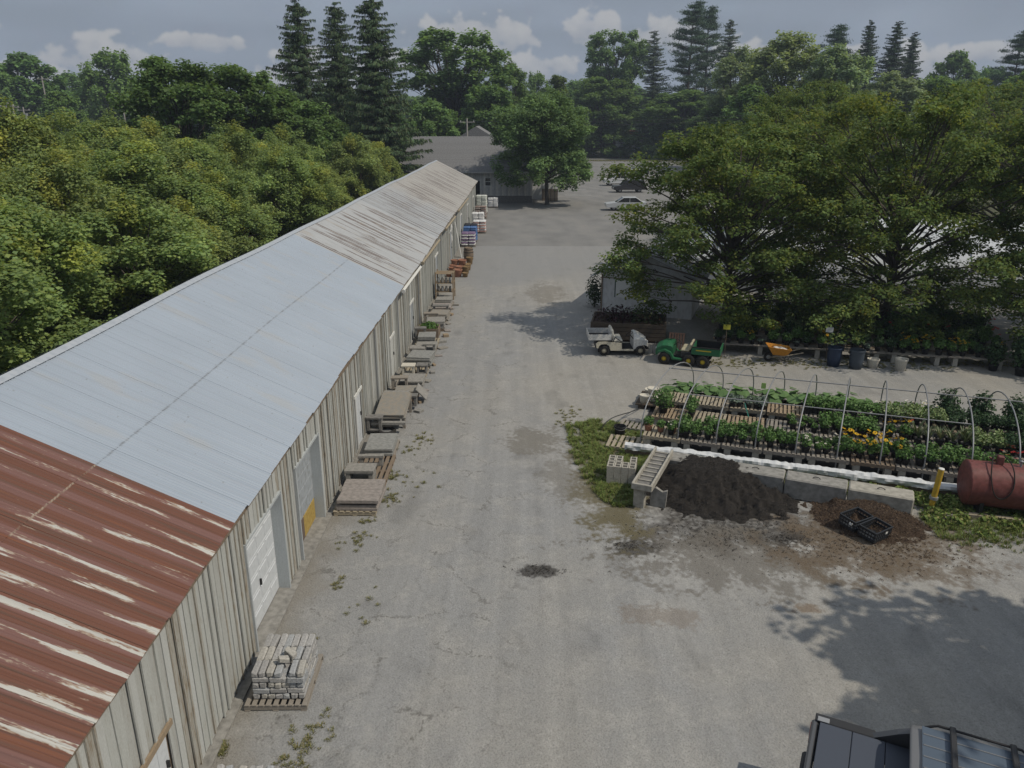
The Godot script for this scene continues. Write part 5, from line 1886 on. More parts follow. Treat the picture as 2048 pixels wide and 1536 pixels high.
func benches_under_trees() -> void:
	# shaded display benches under the locusts: planks on concrete blocks, filled with plants
	rng.seed = 512
	var yaw := deg_to_rad(-12.0)
	var B := Basis(Vector3.UP, yaw)
	var o0 := Vector3(9.0, 0, -34.0)
	for r in 4:
		for k in 5:
			var base := o0 + B * Vector3(0.8 + k * 2.4 + r * 0.3, 0, -r * 1.75)
			var t := thing("plank_bench", "grey plank display bench in shade, %s row under the locusts" % ["first", "second", "third", "fourth"][r], "bench", base, yaw, "shaded benches, row %d" % (r + 1))
			for s in 3:
				var b := MB.new()
				b.box(Vector3(0, 0.43, (s - 1) * 0.33), Vector3(2.36, 0.04, 0.28))
				part(b, "plank", M.wood_grey if s else M.wood_brown, t)
			if r < 2:
				for s in [-0.85, 0.85]:
					for z in [-0.3, 0.3]:
						cinder("concrete block leg of a shaded bench under the locusts", "blocks under the shaded benches", Transform3D(B * Basis(Vector3.BACK, PI / 2), base + B * Vector3(s + 0.095, 0.2, z)))
			for p in 9:
				var kind: String = ["deep", "bushy", "deep", "pale", "red", "deep", "big_bushy"][rng.randi() % 7] if r else ["deep", "deep", "bushy", "low", "yellow"][rng.randi() % 5]
				plant(kind, base + B * Vector3(-1.0 + (p % 5) * 0.48 + rnd(-0.08, 0.08), 0.452, 0.22 - (p / 5) * 0.45), rnd(0.85, 1.2), "on the shaded benches under the locusts")
	# things standing along the front of the benches
	for e in [[13.2, -31.75, "blue plastic rubbish barrel left of the grey one", lin(0.02, 0.035, 0.07)], [14.0, -31.4, "grey-blue plastic rubbish barrel right of the darker one", lin(0.05, 0.065, 0.085)]]:
		var t := thing("rubbish_barrel", e[2], "barrel", Vector3(e[0], 0, e[1]))
		var b := MB.new()
		b.lathe(Vector3.ZERO, [[0.001, 0], [0.24, 0], [0.27, 0.3], [0.28, 0.32], [0.3, 0.75], [0.32, 0.76], [0.32, 0.82], [0.29, 0.82], [0.23, 0.1], [0.001, 0.1]], 18)
		part(b, "body", mat(e[3], 0.5), t)
		b = MB.new()
		for s in [-1.0, 1.0]:
			b.box(Vector3(s * 0.33, 0.68, 0), Vector3(0.05, 0.05, 0.14))
		part(b, "handle", M.dark_metal, t)
	for e in [[14.75, -31.5, 0.24, 0.4, "stone-coloured planter pot right of the barrels"], [15.75, -31.15, 0.25, 0.52, "tall tapered stone-coloured pot farther right of the barrels"]]:
		var o := put(pot_mesh(e[2], e[3]), "planter_pot", M.pot_pale, self, Transform3D(Basis(), Vector3(e[0], 0, e[1])))
		tag(o, e[4], "pot")
	for e in [[8.9, -33.0, lin(0.5, 0.48, 0.06), "yellow price card on a stake above the bench behind the green utility cart"], [13.2, -32.6, lin(0.6, 0.62, 0.65), "white price card on a stake above the blue barrel"]]:
		var t := thing("price_card", e[3], "sign", Vector3(e[0], 0, e[1]), yaw)
		var b := MB.new()
		b.cyl(Vector3(0, 0, 0), Vector3(0, 1.3, 0), 0.012, 0.012, 6)
		part(b, "stake", M.wood_brown, t)
		b = MB.new()
		b.box(Vector3(0, 1.35, 0.014), Vector3(0.3, 0.22, 0.012))
		part(b, "card", mat(e[2], 0.6), t)
	# low shrubs at the right edge under the last locust
	for i in 7:
		plant("dark_shrub", Vector3(19.6 + i * 0.75, 0, -30.4 - rnd(0, 1.6)), rnd(0.9, 1.3), "in the shade at the right edge")


func rough_block(s: Vector3, ch: float, jit: float) -> ArrayMesh:
	# a split stone: chamfered block with its corners pushed about
	var b := MB.new()
	b.cbox(Vector3.ZERO, s, ch)
	var f := noise(9.0, rng.randi() % 999, FastNoiseLite.TYPE_SIMPLEX_SMOOTH, 1)
	for i in b.v.size():
		var p := b.v[i]
		b.v[i] = p + Vector3(f.get_noise_3dv(p * 1.0), f.get_noise_3dv(p + Vector3(5, 0, 0)), f.get_noise_3dv(p + Vector3(0, 7, 0))) * jit
	return b.mesh()


func slab_mesh(s: Vector3) -> ArrayMesh:
	var key := "slab" + str(s)
	if not pallet_mesh.has(key):
		pallet_mesh[key] = rough_block(s, 0.008, 0.006)
	return pallet_mesh[key]


func slab_stack(label: String, at: Vector3, turn: float, s: Vector3, count: int, m: Material, tilt := 0.0, called := "stone_slab_stack") -> Node3D:
	var t := thing(called, label, "stone slabs", at, turn, "stone slabs along the shed wall")
	for k in count:
		put(slab_mesh(s), "slab", m, t, Transform3D(Basis(Vector3.UP, rnd(-0.04, 0.04)) * Basis(Vector3.RIGHT, tilt), Vector3(rnd(-0.03, 0.03), s.y * (k + 0.5) + k * 0.003, rnd(-0.03, 0.03))))
	return t


func stone_frame(label: String, at: Vector3, turn: float, w: float, h: float, d: float, bar: float, m: Material) -> void:
	# hollow upright box of stone: two cheeks, a lintel and a sill
	var t := thing("stone_surround", label, "stone surround", at, turn, "stone slabs along the shed wall")
	for e in [[Vector3(-w / 2 + bar / 2, h / 2, 0), Vector3(bar, h, d), "cheek"], [Vector3(w / 2 - bar / 2, h / 2, 0), Vector3(bar, h, d), "cheek"], [Vector3(0, h + bar * 0.35, 0), Vector3(w + 0.06, bar * 0.7, d + 0.04), "lintel"], [Vector3(0, bar * 0.3, 0), Vector3(w - bar * 2, bar * 0.6, d), "sill"]]:
		var b := MB.new()
		b.cbox(e[0], e[1], 0.008)
		part(b, e[2], m, t)


func bag_mesh() -> ArrayMesh:
	if not pallet_mesh.has("bag"):
		var b := MB.new()
		var rows := []
		for i in 9:
			var u := -PI / 2 + PI * i / 8.0
			var row := []
			for k in 14:
				var a := TAU * k / 14.0
				var cx: float = signf(cos(a)) * pow(absf(cos(a)), 0.5)
				var cz: float = signf(sin(a)) * pow(absf(sin(a)), 0.5)
				var cu := pow(absf(cos(u)), 0.5)
				row.append(Vector3(cx * cu * 0.3, signf(sin(u)) * pow(absf(sin(u)), 0.8) * 0.07 + 0.012 * sin(cx * 5.0 + cz * 7.0), -cz * cu * 0.2))
			rows.append(row)
		b.ring_face(rows)
		pallet_mesh.bag = b.mesh()
	return pallet_mesh.bag


func bag_stack(label: String, at: Vector3, layers: int, mats: Array, w := 2, d := 3) -> void:
	pallet("pallet under the " + label.trim_prefix("stack of "), "pallets under bagged goods", at, rnd(-0.05, 0.05), M.wood_grey)
	var t := thing("bag_stack", label, "bags", at + Vector3(0, 0.135, 0), rnd(-0.05, 0.05))
	for l in layers:
		for i in w:
			for k in d:
				put(bag_mesh(), "bag", mats[(l + (i if mats.size() > 2 else 0)) % mats.size()], t, Transform3D(Basis(Vector3.UP, rnd(-0.08, 0.08)).scaled(Vector3(rnd(0.95, 1.05), 1.0, rnd(0.95, 1.08))), Vector3((i - (w - 1) / 2.0) * 0.56 + rnd(-0.03, 0.03), 0.075 + l * 0.122, (k - (d - 1) / 2.0) * 0.37 + rnd(-0.02, 0.02))))


func wall_goods() -> void:
	rng.seed = 600
	# granite cobbles
	pallet("grey pallet under the granite cobble stack", "", Vector3(-4.38, 0, -11.85), 0.03, M.wood_grey, 1.12, 1.4, 9)
	var stones := []
	for k in 6:
		stones.append(rough_block(Vector3(0.125, 0.112, 0.36), 0.022, 0.018))
	var t := thing("cobble_stack", "stack of split grey granite cobbles on a pallet by the garage door", "cobbles", Vector3(-4.34, 0.135, -11.85), 0.03)
	for l in 5:
		var cross := l % 2 == 1
		for i in (3 if not cross else 8):
			for k in (7 if not cross else 3):
				if l == 4 and rng.randf() < 0.06:
					continue
				var p := Vector3((k - 3) * 0.133, 0.058 + l * 0.117, (i - 1) * 0.375) if not cross else Vector3((k - 1) * 0.31, 0.058 + l * 0.117, (i - 3.5) * 0.14)
				var o := put(stones[rng.randi() % 6], "cobble", M.granite[rng.randi() % 4], t, Transform3D(Basis(Vector3.UP, (PI / 2 if cross else 0.0) + rnd(-0.05, 0.05)) * Basis(Vector3.BACK, (rng.randi() % 4) * PI / 2 if false else 0.0), p + Vector3(rnd(-0.008, 0.008), rnd(-0.003, 0.003), rnd(-0.012, 0.012))))
				if cross:
					o.scale = Vector3(1.0, 1.0, 0.83)
	for k in 2:
		put(stones[k], "cobble", M.granite[2], t, Transform3D(Basis(Vector3.UP, 1.1 + k) * Basis(Vector3.RIGHT, 0.2).scaled(Vector3(1, 1, 0.55)), Vector3(0.15 - k * 0.08, 0.655, 0.12 + k * 0.17)))
	pallet("pallet with a few cobbles at the bottom edge of the view", "", Vector3(-4.35, 0, -9.15), 0.0, M.wood_grey, 1.1, 1.2, 8)
	t = thing("cobble_heap", "low remainder of granite cobbles at the bottom edge of the view", "cobbles", Vector3(-4.35, 0.135, -9.15), 0.0)
	for i in 3:
		for k in 6:
			put(stones[(i + k) % 6], "cobble", M.granite[(i * 2 + k) % 4], t, Transform3D(Basis(Vector3.UP, rnd(-0.3, 0.3)), Vector3((k - 2.5) * 0.16, 0.058, (i - 1) * 0.38)))
	# slabs and frames on pallets, near to far: every one with the pallet under it
	var P := func(z: float, turn := 0.0, d := 1.1, w := 1.05) -> void:
		pallet("grey pallet under stone slabs along the shed wall", "pallets under stone slabs", Vector3(-4.42, 0, z), turn, [M.wood_grey, M.wood_brown, M.wood_pale][rng.randi() % 3], w, d, 7)
	P.call(-18.98, 0.0, 1.35, 1.12)
	slab_stack("lower layer of brown-pink paving slabs nearest the garage doors", Vector3(-4.36, 0.135, -18.98), 0.0, Vector3(1.1, 0.075, 1.28), 2, M.slab_pink)
	t = thing("paving_slabs", "four brown-pink paving slabs laid as a top on the lower slabs", "stone slabs", Vector3(-4.33, 0.35, -18.98), 0.0)
	for k in 4:
		put(slab_mesh(Vector3(1.1, 0.1, 0.315)), "slab", M.slab_pink, t, Transform3D(Basis(Vector3.UP, rnd(-0.01, 0.01)), Vector3(rnd(-0.02, 0.02), 0.05, (k - 1.5) * 0.325)))
	P.call(-20.35)
	stone_frame("grey stone surround behind the brown-pink paving slabs", Vector3(-4.62, 0.135, -20.25), 0.0, 0.78, 0.3, 0.5, 0.13, M.slab)
	P.call(-21.45)
	stone_frame("open stone frame before the greenish slab", Vector3(-4.5, 0.135, -21.2), 0.05, 0.7, 0.26, 0.12, 0.12, M.slab)
	P.call(-22.6, 0.0, 1.2, 0.95)
	slab_stack("smooth greenish grey slab lying flat behind the open stone frame", Vector3(-4.42, 0.135, -22.55), 0.03, Vector3(0.86, 0.07, 1.3), 3, M.slab_blue)
	# tilted rusty-brown slab on a raised frame with a tyre below
	t = thing("spare_tyre", "worn black tyre lying under the tilted brown slab", "tyre", Vector3(-4.5, 0.0, -23.95))
	var b := MB.new()
	b.lathe(Vector3.ZERO, [[0.17, 0.03], [0.27, 0.0], [0.31, 0.04], [0.31, 0.14], [0.27, 0.18], [0.17, 0.15], [0.17, 0.03]], 20)
	part(b, "tread", M.rubber, t)
	b = MB.new()
	b.lathe(Vector3.ZERO, [[0.001, 0.07], [0.165, 0.06], [0.165, 0.12], [0.001, 0.11]], 16)
	part(b, "rim", M.steel_dull, t)
	t = thing("slab_trestle", "timber trestle carrying the tilted brown slab", "trestle", Vector3(-4.45, 0, -25.2))
	for e in [[Vector3(-0.45, 0.2, 0.7), Vector3(0.1, 0.4, 0.1)], [Vector3(0.45, 0.2, 0.7), Vector3(0.1, 0.4, 0.1)], [Vector3(-0.45, 0.3, -0.8), Vector3(0.1, 0.6, 0.1)], [Vector3(0.45, 0.3, -0.8), Vector3(0.1, 0.6, 0.1)]]:
		b = MB.new()
		b.box(e[0], e[1])
		part(b, "leg", M.wood_grey, t)
	b = MB.new()
	for s in [-0.45, 0.45]:
		b.box(Vector3(s, 0.48, -0.05), Vector3(0.09, 0.1, 1.9), Basis(Vector3.RIGHT, 0.12))
	part(b, "rail", M.wood_grey, t)
	slab_stack("tilted brown and grey slab above the black tyre", Vector3(-4.45, 0.53, -25.1), 0.0, Vector3(0.98, 0.05, 1.75), 3, M.slab_brown, 0.12)
	b = MB.new()
	b.box(Vector3(-4.45, 0.37, -24.02), Vector3(1.15, 0.09, 0.16))
	tag(part(b, "stone_beam", M.slab, self), "grey stone beam under the front edge of the tilted slab", "stone beam")
	P.call(-27.2)
	stone_frame("low dark stone table frame behind the tilted slab", Vector3(-4.62, 0.135, -26.75), 0.0, 0.85, 0.28, 0.35, 0.11, M.slab)
	slab_stack("tan sandstone slabs leaning beside the low stone frame", Vector3(-4.3, 0.135, -27.5), 0.1, Vector3(0.85, 0.08, 0.7), 3, M.slab_brown)
	t = thing("leaning_slab", "thin slab leaning outwards beside the tan sandstone", "stone slab", Vector3(-3.72, 0.16, -27.2))
	put(slab_mesh(Vector3(0.05, 0.55, 0.7)), "slab", M.slab, t, Transform3D(Basis(Vector3.BACK, 0.75), Vector3(0, 0.2, 0)))
	var info := [
		[-28.9, "pale grey slab stack between the sandstone and the cream box", M.slab, Vector3(0.9, 0.07, 1.0), 3], [-31.6, "grey slab stack behind the cream box", M.slab_blue, Vector3(1.0, 0.07, 1.1), 5],
		[-33.6, "low slab stack third before the leafy crate", M.slab, Vector3(0.95, 0.06, 1.1), 3], [-34.9, "dark grey slab stack just before the leafy crate", M.slab_blue, Vector3(0.8, 0.08, 0.9), 4],
		[-37.6, "grey slab stack just behind the leafy crate", M.slab, Vector3(0.9, 0.07, 1.0), 5], [-39.4, "brownish slab stack second behind the leafy crate", M.slab_brown, Vector3(0.95, 0.07, 1.1), 4],
		[-41.2, "flat grey slab stack before the timber rack", M.slab_pink, Vector3(1.0, 0.07, 1.1), 3], [-42.7, "small slab stack touching the timber rack", M.slab, Vector3(0.9, 0.09, 0.8), 3]]
	for e in info:
		P.call(e[0], rnd(-0.08, 0.08))
		slab_stack(e[1], Vector3(-4.42 + rnd(-0.08, 0.12), 0.135, e[0]), rnd(-0.1, 0.1), e[3], e[4], e[2])
	for e in [[-24.0, -4.95, 0.5, 0.42, "dark stone post frame against the wall behind the tyre"], [-26.35, -4.3, 0.9, 0.34, "upright grey stone frame behind the tilted slab"], [-28.2, -4.75, 0.6, 0.4, "narrow stone frame between sandstone and pale slabs"], [-33.0, -4.15, 0.5, 0.36, "small grey stone frame facing the yard by the trough"], [-35.4, -4.85, 0.5, 0.45, "upright stone frame left of the leafy crate"], [-38.5, -4.7, 0.7, 0.4, "grey stone frame second behind the leafy crate"], [-40.4, -4.4, 0.8, 0.35, "wide low stone frame before the timber rack"]]:
		stone_frame(e[4], Vector3(e[1] + 0.05, 0.14, e[0]), rnd(-0.15, 0.15), e[2], e[3], 0.28, 0.1, [M.slab, M.concrete_dark, M.wood_grey][rng.randi() % 3])
	P.call(-30.3)
	stone_frame("cream stone box with two dark slots", Vector3(-4.62, 0.135, -30.05), 0.0, 0.5, 0.32, 0.4, 0.09, M.pot_pale)
	stone_frame("dark stone box beside the cream one", Vector3(-4.08, 0.135, -30.2), 0.0, 0.4, 0.3, 0.4, 0.08, M.concrete_dark)
	stone_frame("grey stone trough with dark opening behind the cream box", Vector3(-4.6, 0.135, -32.8), 0.0, 0.6, 0.26, 0.5, 0.1, M.slab)
	t = thing("leafy_crate", "wooden crate of fresh green plants among the slabs", "crate", Vector3(-4.5, 0, -36.2))
	for k in 4:
		b = MB.new()
		b.box([Vector3(0, 0.25, 0.44), Vector3(0, 0.25, -0.44), Vector3(-0.48, 0.25, 0), Vector3(0.48, 0.25, 0)][k], [Vector3(1.0, 0.45, 0.04), Vector3(1.0, 0.45, 0.04), Vector3(0.04, 0.45, 0.84), Vector3(0.04, 0.45, 0.84)][k])
		part(b, "side", M.wood_brown, t)
	b = MB.new()
	leaf_heap(b, Vector3(0, 0.5, 0), Vector3(0.45, 0.22, 0.42), 420, 0.1, [Color(0.06, 0.13, 0.03), Color(0.08, 0.15, 0.035)])
	part(b, "foliage", M.plant, t)
	# odd offcuts of stone and timber lying in front of the pallets
	for k in 16:
		b = MB.new()
		var s := Vector3(rnd(0.1, 0.3), rnd(0.05, 0.14), rnd(0.15, 0.5))
		b.cbox(Vector3(0, s.y / 2, 0), s, 0.008)
		var o := put(b.mesh(), "offcut", [M.slab, M.wood_tan, M.slab_pink, M.slab_brown][k % 4], self, Transform3D(Basis(Vector3.UP, rnd(0, 3)), Vector3(-3.78 + rnd(-0.08, 0.15), 0.0, -26.0 - k * 1.12 + rnd(-0.3, 0.3))))
		tag(o, "small offcut lying on the asphalt in front of the slab pallets", "offcut", "offcuts before the slab pallets")
	# timber rack with small grey ornaments
	t = thing("timber_rack", "open tan timber rack of small grey ornaments", "rack", Vector3(-4.5, 0, -44.6))
	for x in [-0.5, 0.5]:
		for z in [-0.5, 0.5]:
			b = MB.new()
			b.box(Vector3(x, 0.8, z), Vector3(0.07, 1.6, 0.07))
			part(b, "post", M.wood_tan, t)
	for y in [0.45, 0.95, 1.5]:
		for k in 5:
			b = MB.new()
			b.box(Vector3(0, y, -0.42 + k * 0.21), Vector3(1.06, 0.025, 0.13))
			part(b, "shelf_slat", M.wood_tan, t)
	for k in 8:
		b = MB.new()
		b.lathe(Vector3.ZERO, [[0.001, 0], [0.09, 0], [0.07, 0.06], [0.1, 0.14], [0.06, 0.22], [0.075, 0.28], [0.001, 0.33]], 10)
		var o := put(b.mesh(), "stone_ornament", [M.concrete_dark, M.steel_dull, M.concrete][k % 3], self, Transform3D(Basis(), Vector3(-4.85 + (k % 4) * 0.22, 0.4625 if k < 4 else 0.9625, -44.25)))
		tag(o, "small grey garden ornament on the timber rack", "ornament", "ornaments on the timber rack")
	# terracotta
	for k in 15:
		var s := rnd(0.16, 0.3)
		var o := put(pot_mesh(snappedf(s, 0.05), snappedf(s * 1.7, 0.1)), "terracotta_pot", [M.pot_clay, M.pot_clay, M.pot_moss][k % 3], self, Transform3D(Basis(), Vector3(-4.85 + (k % 3) * 0.5 + rnd(-0.08, 0.08), 0, -51.0 - (k / 3) * 1.15 + rnd(-0.2, 0.2))))
		tag(o, "terracotta pot in the cluster beside the shed wall", "pot", "terracotta pots by the shed")
	t = thing("wooden_barrel", "upright brown wooden barrel beside the terracotta pots", "barrel", Vector3(-4.0, 0, -57.2))
	b = MB.new()
	b.lathe(Vector3.ZERO, [[0.001, 0], [0.3, 0], [0.38, 0.45], [0.31, 0.95], [0.28, 0.95], [0.27, 0.9], [0.001, 0.9]], 18)
	part(b, "staves", M.wood_brown, t)
	for y in [0.12, 0.3, 0.62, 0.82]:
		b = MB.new()
		b.lathe(Vector3.ZERO, [[0.325 + 0.055 * sin(y * PI / 0.95), y - 0.025], [0.335 + 0.055 * sin(y * PI / 0.95), y], [0.325 + 0.055 * sin(y * PI / 0.95), y + 0.025]], 18)
		part(b, "hoop", M.dark_metal, t)
	t = thing("leaning_board", "long white board leaning against the shed wall behind the pots", "board", Vector3(-4.62, 0, -58.5))
	b = MB.new()
	b.box(Vector3(-0.22, 1.3, 0), Vector3(0.04, 2.65, 0.3), Basis(Vector3.BACK, 0.16))
	part(b, "plank", M.white, t)
	# bagged goods on pallets
	bag_stack("stack of white and purple striped bags", Vector3(-4.45, 0, -63.9), 8, [M.bag_white, M.bag_purple])
	bag_stack("stack of blue bags behind the striped ones", Vector3(-4.45, 0, -66.4), 9, [M.bag_blue])
	bag_stack("stack of black bags behind the blue ones", Vector3(-4.6, 0, -69.2), 8, [M.bag_black])
	bag_stack("stack of reddish white bags beside the black ones", Vector3(-3.95, 0, -71.6), 8, [M.bag_pink, M.bag_white])
	bag_stack("stack of plain white bags halfway to the shed end", Vector3(-4.3, 0, -75.6), 10, [M.bag_white])
	bag_stack("stack of brown and grey bags before the tall pale one", Vector3(-4.4, 0, -82.4), 9, [M.bag_brown, M.bag_grey])
	bag_stack("tall stack of pale plastic-wrapped bags at the shed end", Vector3(-4.5, 0, -86.4), 15, [M.bag_pale])
	bag_stack("low stack of white bales beyond the shed end", Vector3(-3.5, 0, -92.6), 8, [M.bag_white])
	# white plastic bag hanging from the eave
	b = MB.new()
	var rows := []
	for i in 7:
		var y := 2.9 - i * 0.22
		rows.append([Vector3(-5.04, y, -55.0 - 0.1 - i * 0.02), Vector3(-5.0 + 0.05 * sin(i * 1.7), y, -55.3), Vector3(-5.08, y, -55.55 + i * 0.02)])
	b.ring_face(rows, false)
	tag(part(b, "hanging_sheet", M.white_soft, self), "torn white plastic sheet hanging on the shed wall above the pots", "plastic sheet")


func pile(b: MB, base: Vector3, turn: float, ru: float, rv: float, peak: Vector2, h: float, cut: float, amp: float, sd: int) -> Array:
	# heap of loose stuff; returns sample points with normals for scattered chips
	var f := noise(1.6, sd, FastNoiseLite.TYPE_SIMPLEX_SMOOTH, 4)
	var B := Basis(Vector3.UP, turn)
	var nu := 90
	var nv := 70
	var rows := []
	for j in nv + 1:
		var row := []
		for i in nu + 1:
			var u := lerpf(-ru * 1.4, ru * 1.4, float(i) / nu)
			var v := lerpf(-rv * 1.45, cut, float(j) / nv)
			var d := Vector2((u - peak.x) / (ru + (peak.x if u < peak.x else -peak.x)), (v - peak.y) / (rv if v < peak.y else rv * 1.3))
			var r := d.length() + f.get_noise_2d(u * 1.5, v * 1.5) * 0.22
			var y := h * (1.0 - smoothstep(0.12, 1.0, r) * 0.7 - 0.3 * clampf(r, 0.0, 1.0)) + amp * (f.get_noise_2d(u * 6.0, v * 6.0) + 0.5 * f.get_noise_2d(u * 15.0, v * 15.0)) * smoothstep(1.05, 0.7, r)
			y = maxf(y - 0.035, -0.05)
			row.append(base + B * Vector3(u, 0, -v) + Vector3(0, y, 0))
		rows.append(row)
	b.ring_face(rows, false)
	var pts := []
	for j in nv:
		for i in nu:
			if rows[j][i].y > 0.02:
				pts.append(rows[j][i])
	return pts


func chips(parent: Node3D, pts: Array, count: int, size: float, cols: Array, called: String) -> void:
	var b := MB.new()
	b.cbox(Vector3.ZERO, Vector3(1.0, 0.22, 0.36), 0.06)
	var mm := MultiMesh.new()
	mm.transform_format = MultiMesh.TRANSFORM_3D
	mm.use_colors = true
	mm.mesh = b.mesh()
	mm.instance_count = count
	for i in count:
		var p: Vector3 = pts[rng.randi() % pts.size()] + Vector3(rnd(-0.04, 0.04), rnd(0.0, 0.02), rnd(-0.04, 0.04))
		mm.set_instance_transform(i, Transform3D(Basis.from_euler(Vector3(rnd(-0.7, 0.7), rnd(0, TAU), rnd(-0.7, 0.7))).scaled_local(Vector3.ONE * size * rnd(0.4, 1.4)), p))
		mm.set_instance_color(i, cols[rng.randi() % cols.size()] * rnd(0.7, 1.3))
	var mi := MultiMeshInstance3D.new()
	mi.name = called
	mi.multimesh = mm
	mi.material_override = M.chip
	parent.add_child(mi)
	mi.set_meta("kind", "stuff")


func bin_and_piles() -> void:
	rng.seed = 700
	var yaw := deg_to_rad(-22.6)
	var B := Basis(Vector3.UP, yaw)
	# concrete barrier blocks, end to end
	var names := ["leftmost concrete barrier block, half buried in black mulch", "second concrete barrier block behind the black mulch", "third concrete barrier block, between the mulch piles", "rightmost concrete barrier block, above the brown mulch"]
	var first := Vector3(4.27, 0, -20.77)
	for k in 4:
		var t := thing("barrier_block", names[k], "concrete block", first + B * Vector3(0.78 + k * 1.62, 0, -0.3), yaw + rnd(-0.012, 0.012), "concrete barrier blocks")
		var b := MB.new()
		b.cbox(Vector3(0, 0.3, 0), Vector3(1.585, 0.6, 0.6), 0.035)
		var f := noise(2.0, 70 + k, FastNoiseLite.TYPE_SIMPLEX_SMOOTH, 2)
		for i in b.v.size():
			b.v[i] += Vector3(1, 0.6, 1) * f.get_noise_3dv(b.v[i]) * 0.018
		part(b, "body", M.concrete if k < 3 else M.concrete_pale, t)
		b = MB.new()
		var pts := []
		for q in 9:
			var a := PI * q / 8.0
			pts.append(Vector3(cos(a) * 0.1, 0.585 + sin(a) * 0.06, 0))
		b.tube(pts, 0.011, 6)
		part(b, "lifting_loop", M.dark_metal, t)
	# ribbed precast channel that closes the left side of the bin
	var t := thing("precast_channel", "pale precast concrete channel with cross ribs beside the black mulch", "concrete channel", Vector3(3.22, 0, -18.85), deg_to_rad(-22.6))
	var b := MB.new()
	for s in [-0.25, 0.25]:
		b.cbox(Vector3(s, 0.66, -1.25), Vector3(0.06, 0.2, 2.6), 0.012)
	part(b, "side_flange", M.concrete_pale, t)
	b = MB.new()
	b.cbox(Vector3(0, 0.6, -1.25), Vector3(0.44, 0.06, 2.58), 0.01)
	part(b, "bed", M.concrete_dark, t)
	for k in 9:
		b = MB.new()
		b.cbox(Vector3(0, 0.645, -0.12 - k * 0.285), Vector3(0.44, 0.05, 0.05), 0.008)
		part(b, "rib", M.concrete_pale, t)
	b = MB.new()
	b.cbox(Vector3(0, 0.66, 0.06), Vector3(0.56, 0.18, 0.06), 0.012)
	part(b, "end_plate", M.concrete_pale, t)
	for e in [Vector3(-0.08, 0.28, -0.12), Vector3(-0.05, 0.28, -2.3)]:
		b = MB.new()
		b.cbox(e, Vector3(0.3, 0.57, 0.22), 0.012)
		part(b, "leg", M.concrete_pale, t)
	t = thing("broken_slab", "upright broken concrete slab end against the black mulch", "concrete slab", Vector3(3.68, 0, -18.98), deg_to_rad(-22.6))
	b = MB.new()
	b.prism([Vector2(-0.2, 0), Vector2(0.22, 0), Vector2(0.25, 0.52), Vector2(0.12, 0.46), Vector2(-0.06, 0.56), Vector2(-0.18, 0.5)], 0.1, Transform3D())
	part(b, "slab", M.concrete, t)
	# mulch
	t = thing("black_mulch_pile", "large pile of black mulch against the concrete blocks", "mulch pile")
	b = MB.new()
	var pts := pile(b, first + B * Vector3(1.4, 0, -0.05), yaw, 2.5, 1.95, Vector2(-0.25, -0.3), 0.8, 0.42, 0.035, 91)
	part(b, "heap", M.soil_black, t)
	chips(t, pts, 8000, 0.032, [Color(0.02, 0.018, 0.017), Color(0.035, 0.031, 0.028), Color(0.06, 0.053, 0.046), Color(0.028, 0.025, 0.022)], "mulch_chips")
	t = thing("brown_mulch_pile", "lower pile of brown mulch in front of the rightmost concrete block", "mulch pile")
	b = MB.new()
	pts = pile(b, first + B * Vector3(5.35, 0, 0.0), yaw, 1.65, 1.6, Vector2(0.0, -0.2), 0.4, 0.0, 0.045, 92)
	part(b, "heap", M.soil_brown, t)
	chips(t, pts, 7000, 0.03, [Color(0.06, 0.04, 0.028), Color(0.09, 0.062, 0.042), Color(0.04, 0.027, 0.02), Color(0.15, 0.11, 0.075)], "mulch_chips")
	# thin spread of chips round the piles on the ground
	var spread := Node3D.new()
	spread.name = "scattered_mulch"
	add_child(spread)
	spread.set_meta("kind", "stuff")
	tag(spread, "thin scatter of mulch chips on the yard round the piles", "mulch")
	var gpts := []
	for i in 900:
		gpts.append(Vector3(5.6 + rng.randfn() * 1.5, 0.006, -17.6 + rng.randfn() * 0.75))
	for i in 350:
		gpts.append(Vector3([6.6, 2.7, 0.45][i % 3] + rng.randfn() * 0.25, 0.008, [-17.3, -16.9, -15.75][i % 3] + rng.randfn() * 0.12))
	chips(spread, gpts, 2200, 0.028, [Color(0.03, 0.027, 0.024), Color(0.05, 0.044, 0.038)], "black_chips")
	gpts = []
	for i in 900:
		gpts.append(Vector3(9.0 + rng.randfn() * 1.1, 0.006, -17.1 + rng.randfn() * 0.6))
	chips(spread, gpts, 2800, 0.03, [Color(0.09, 0.062, 0.042), Color(0.06, 0.042, 0.03), Color(0.15, 0.115, 0.08)], "brown_chips")
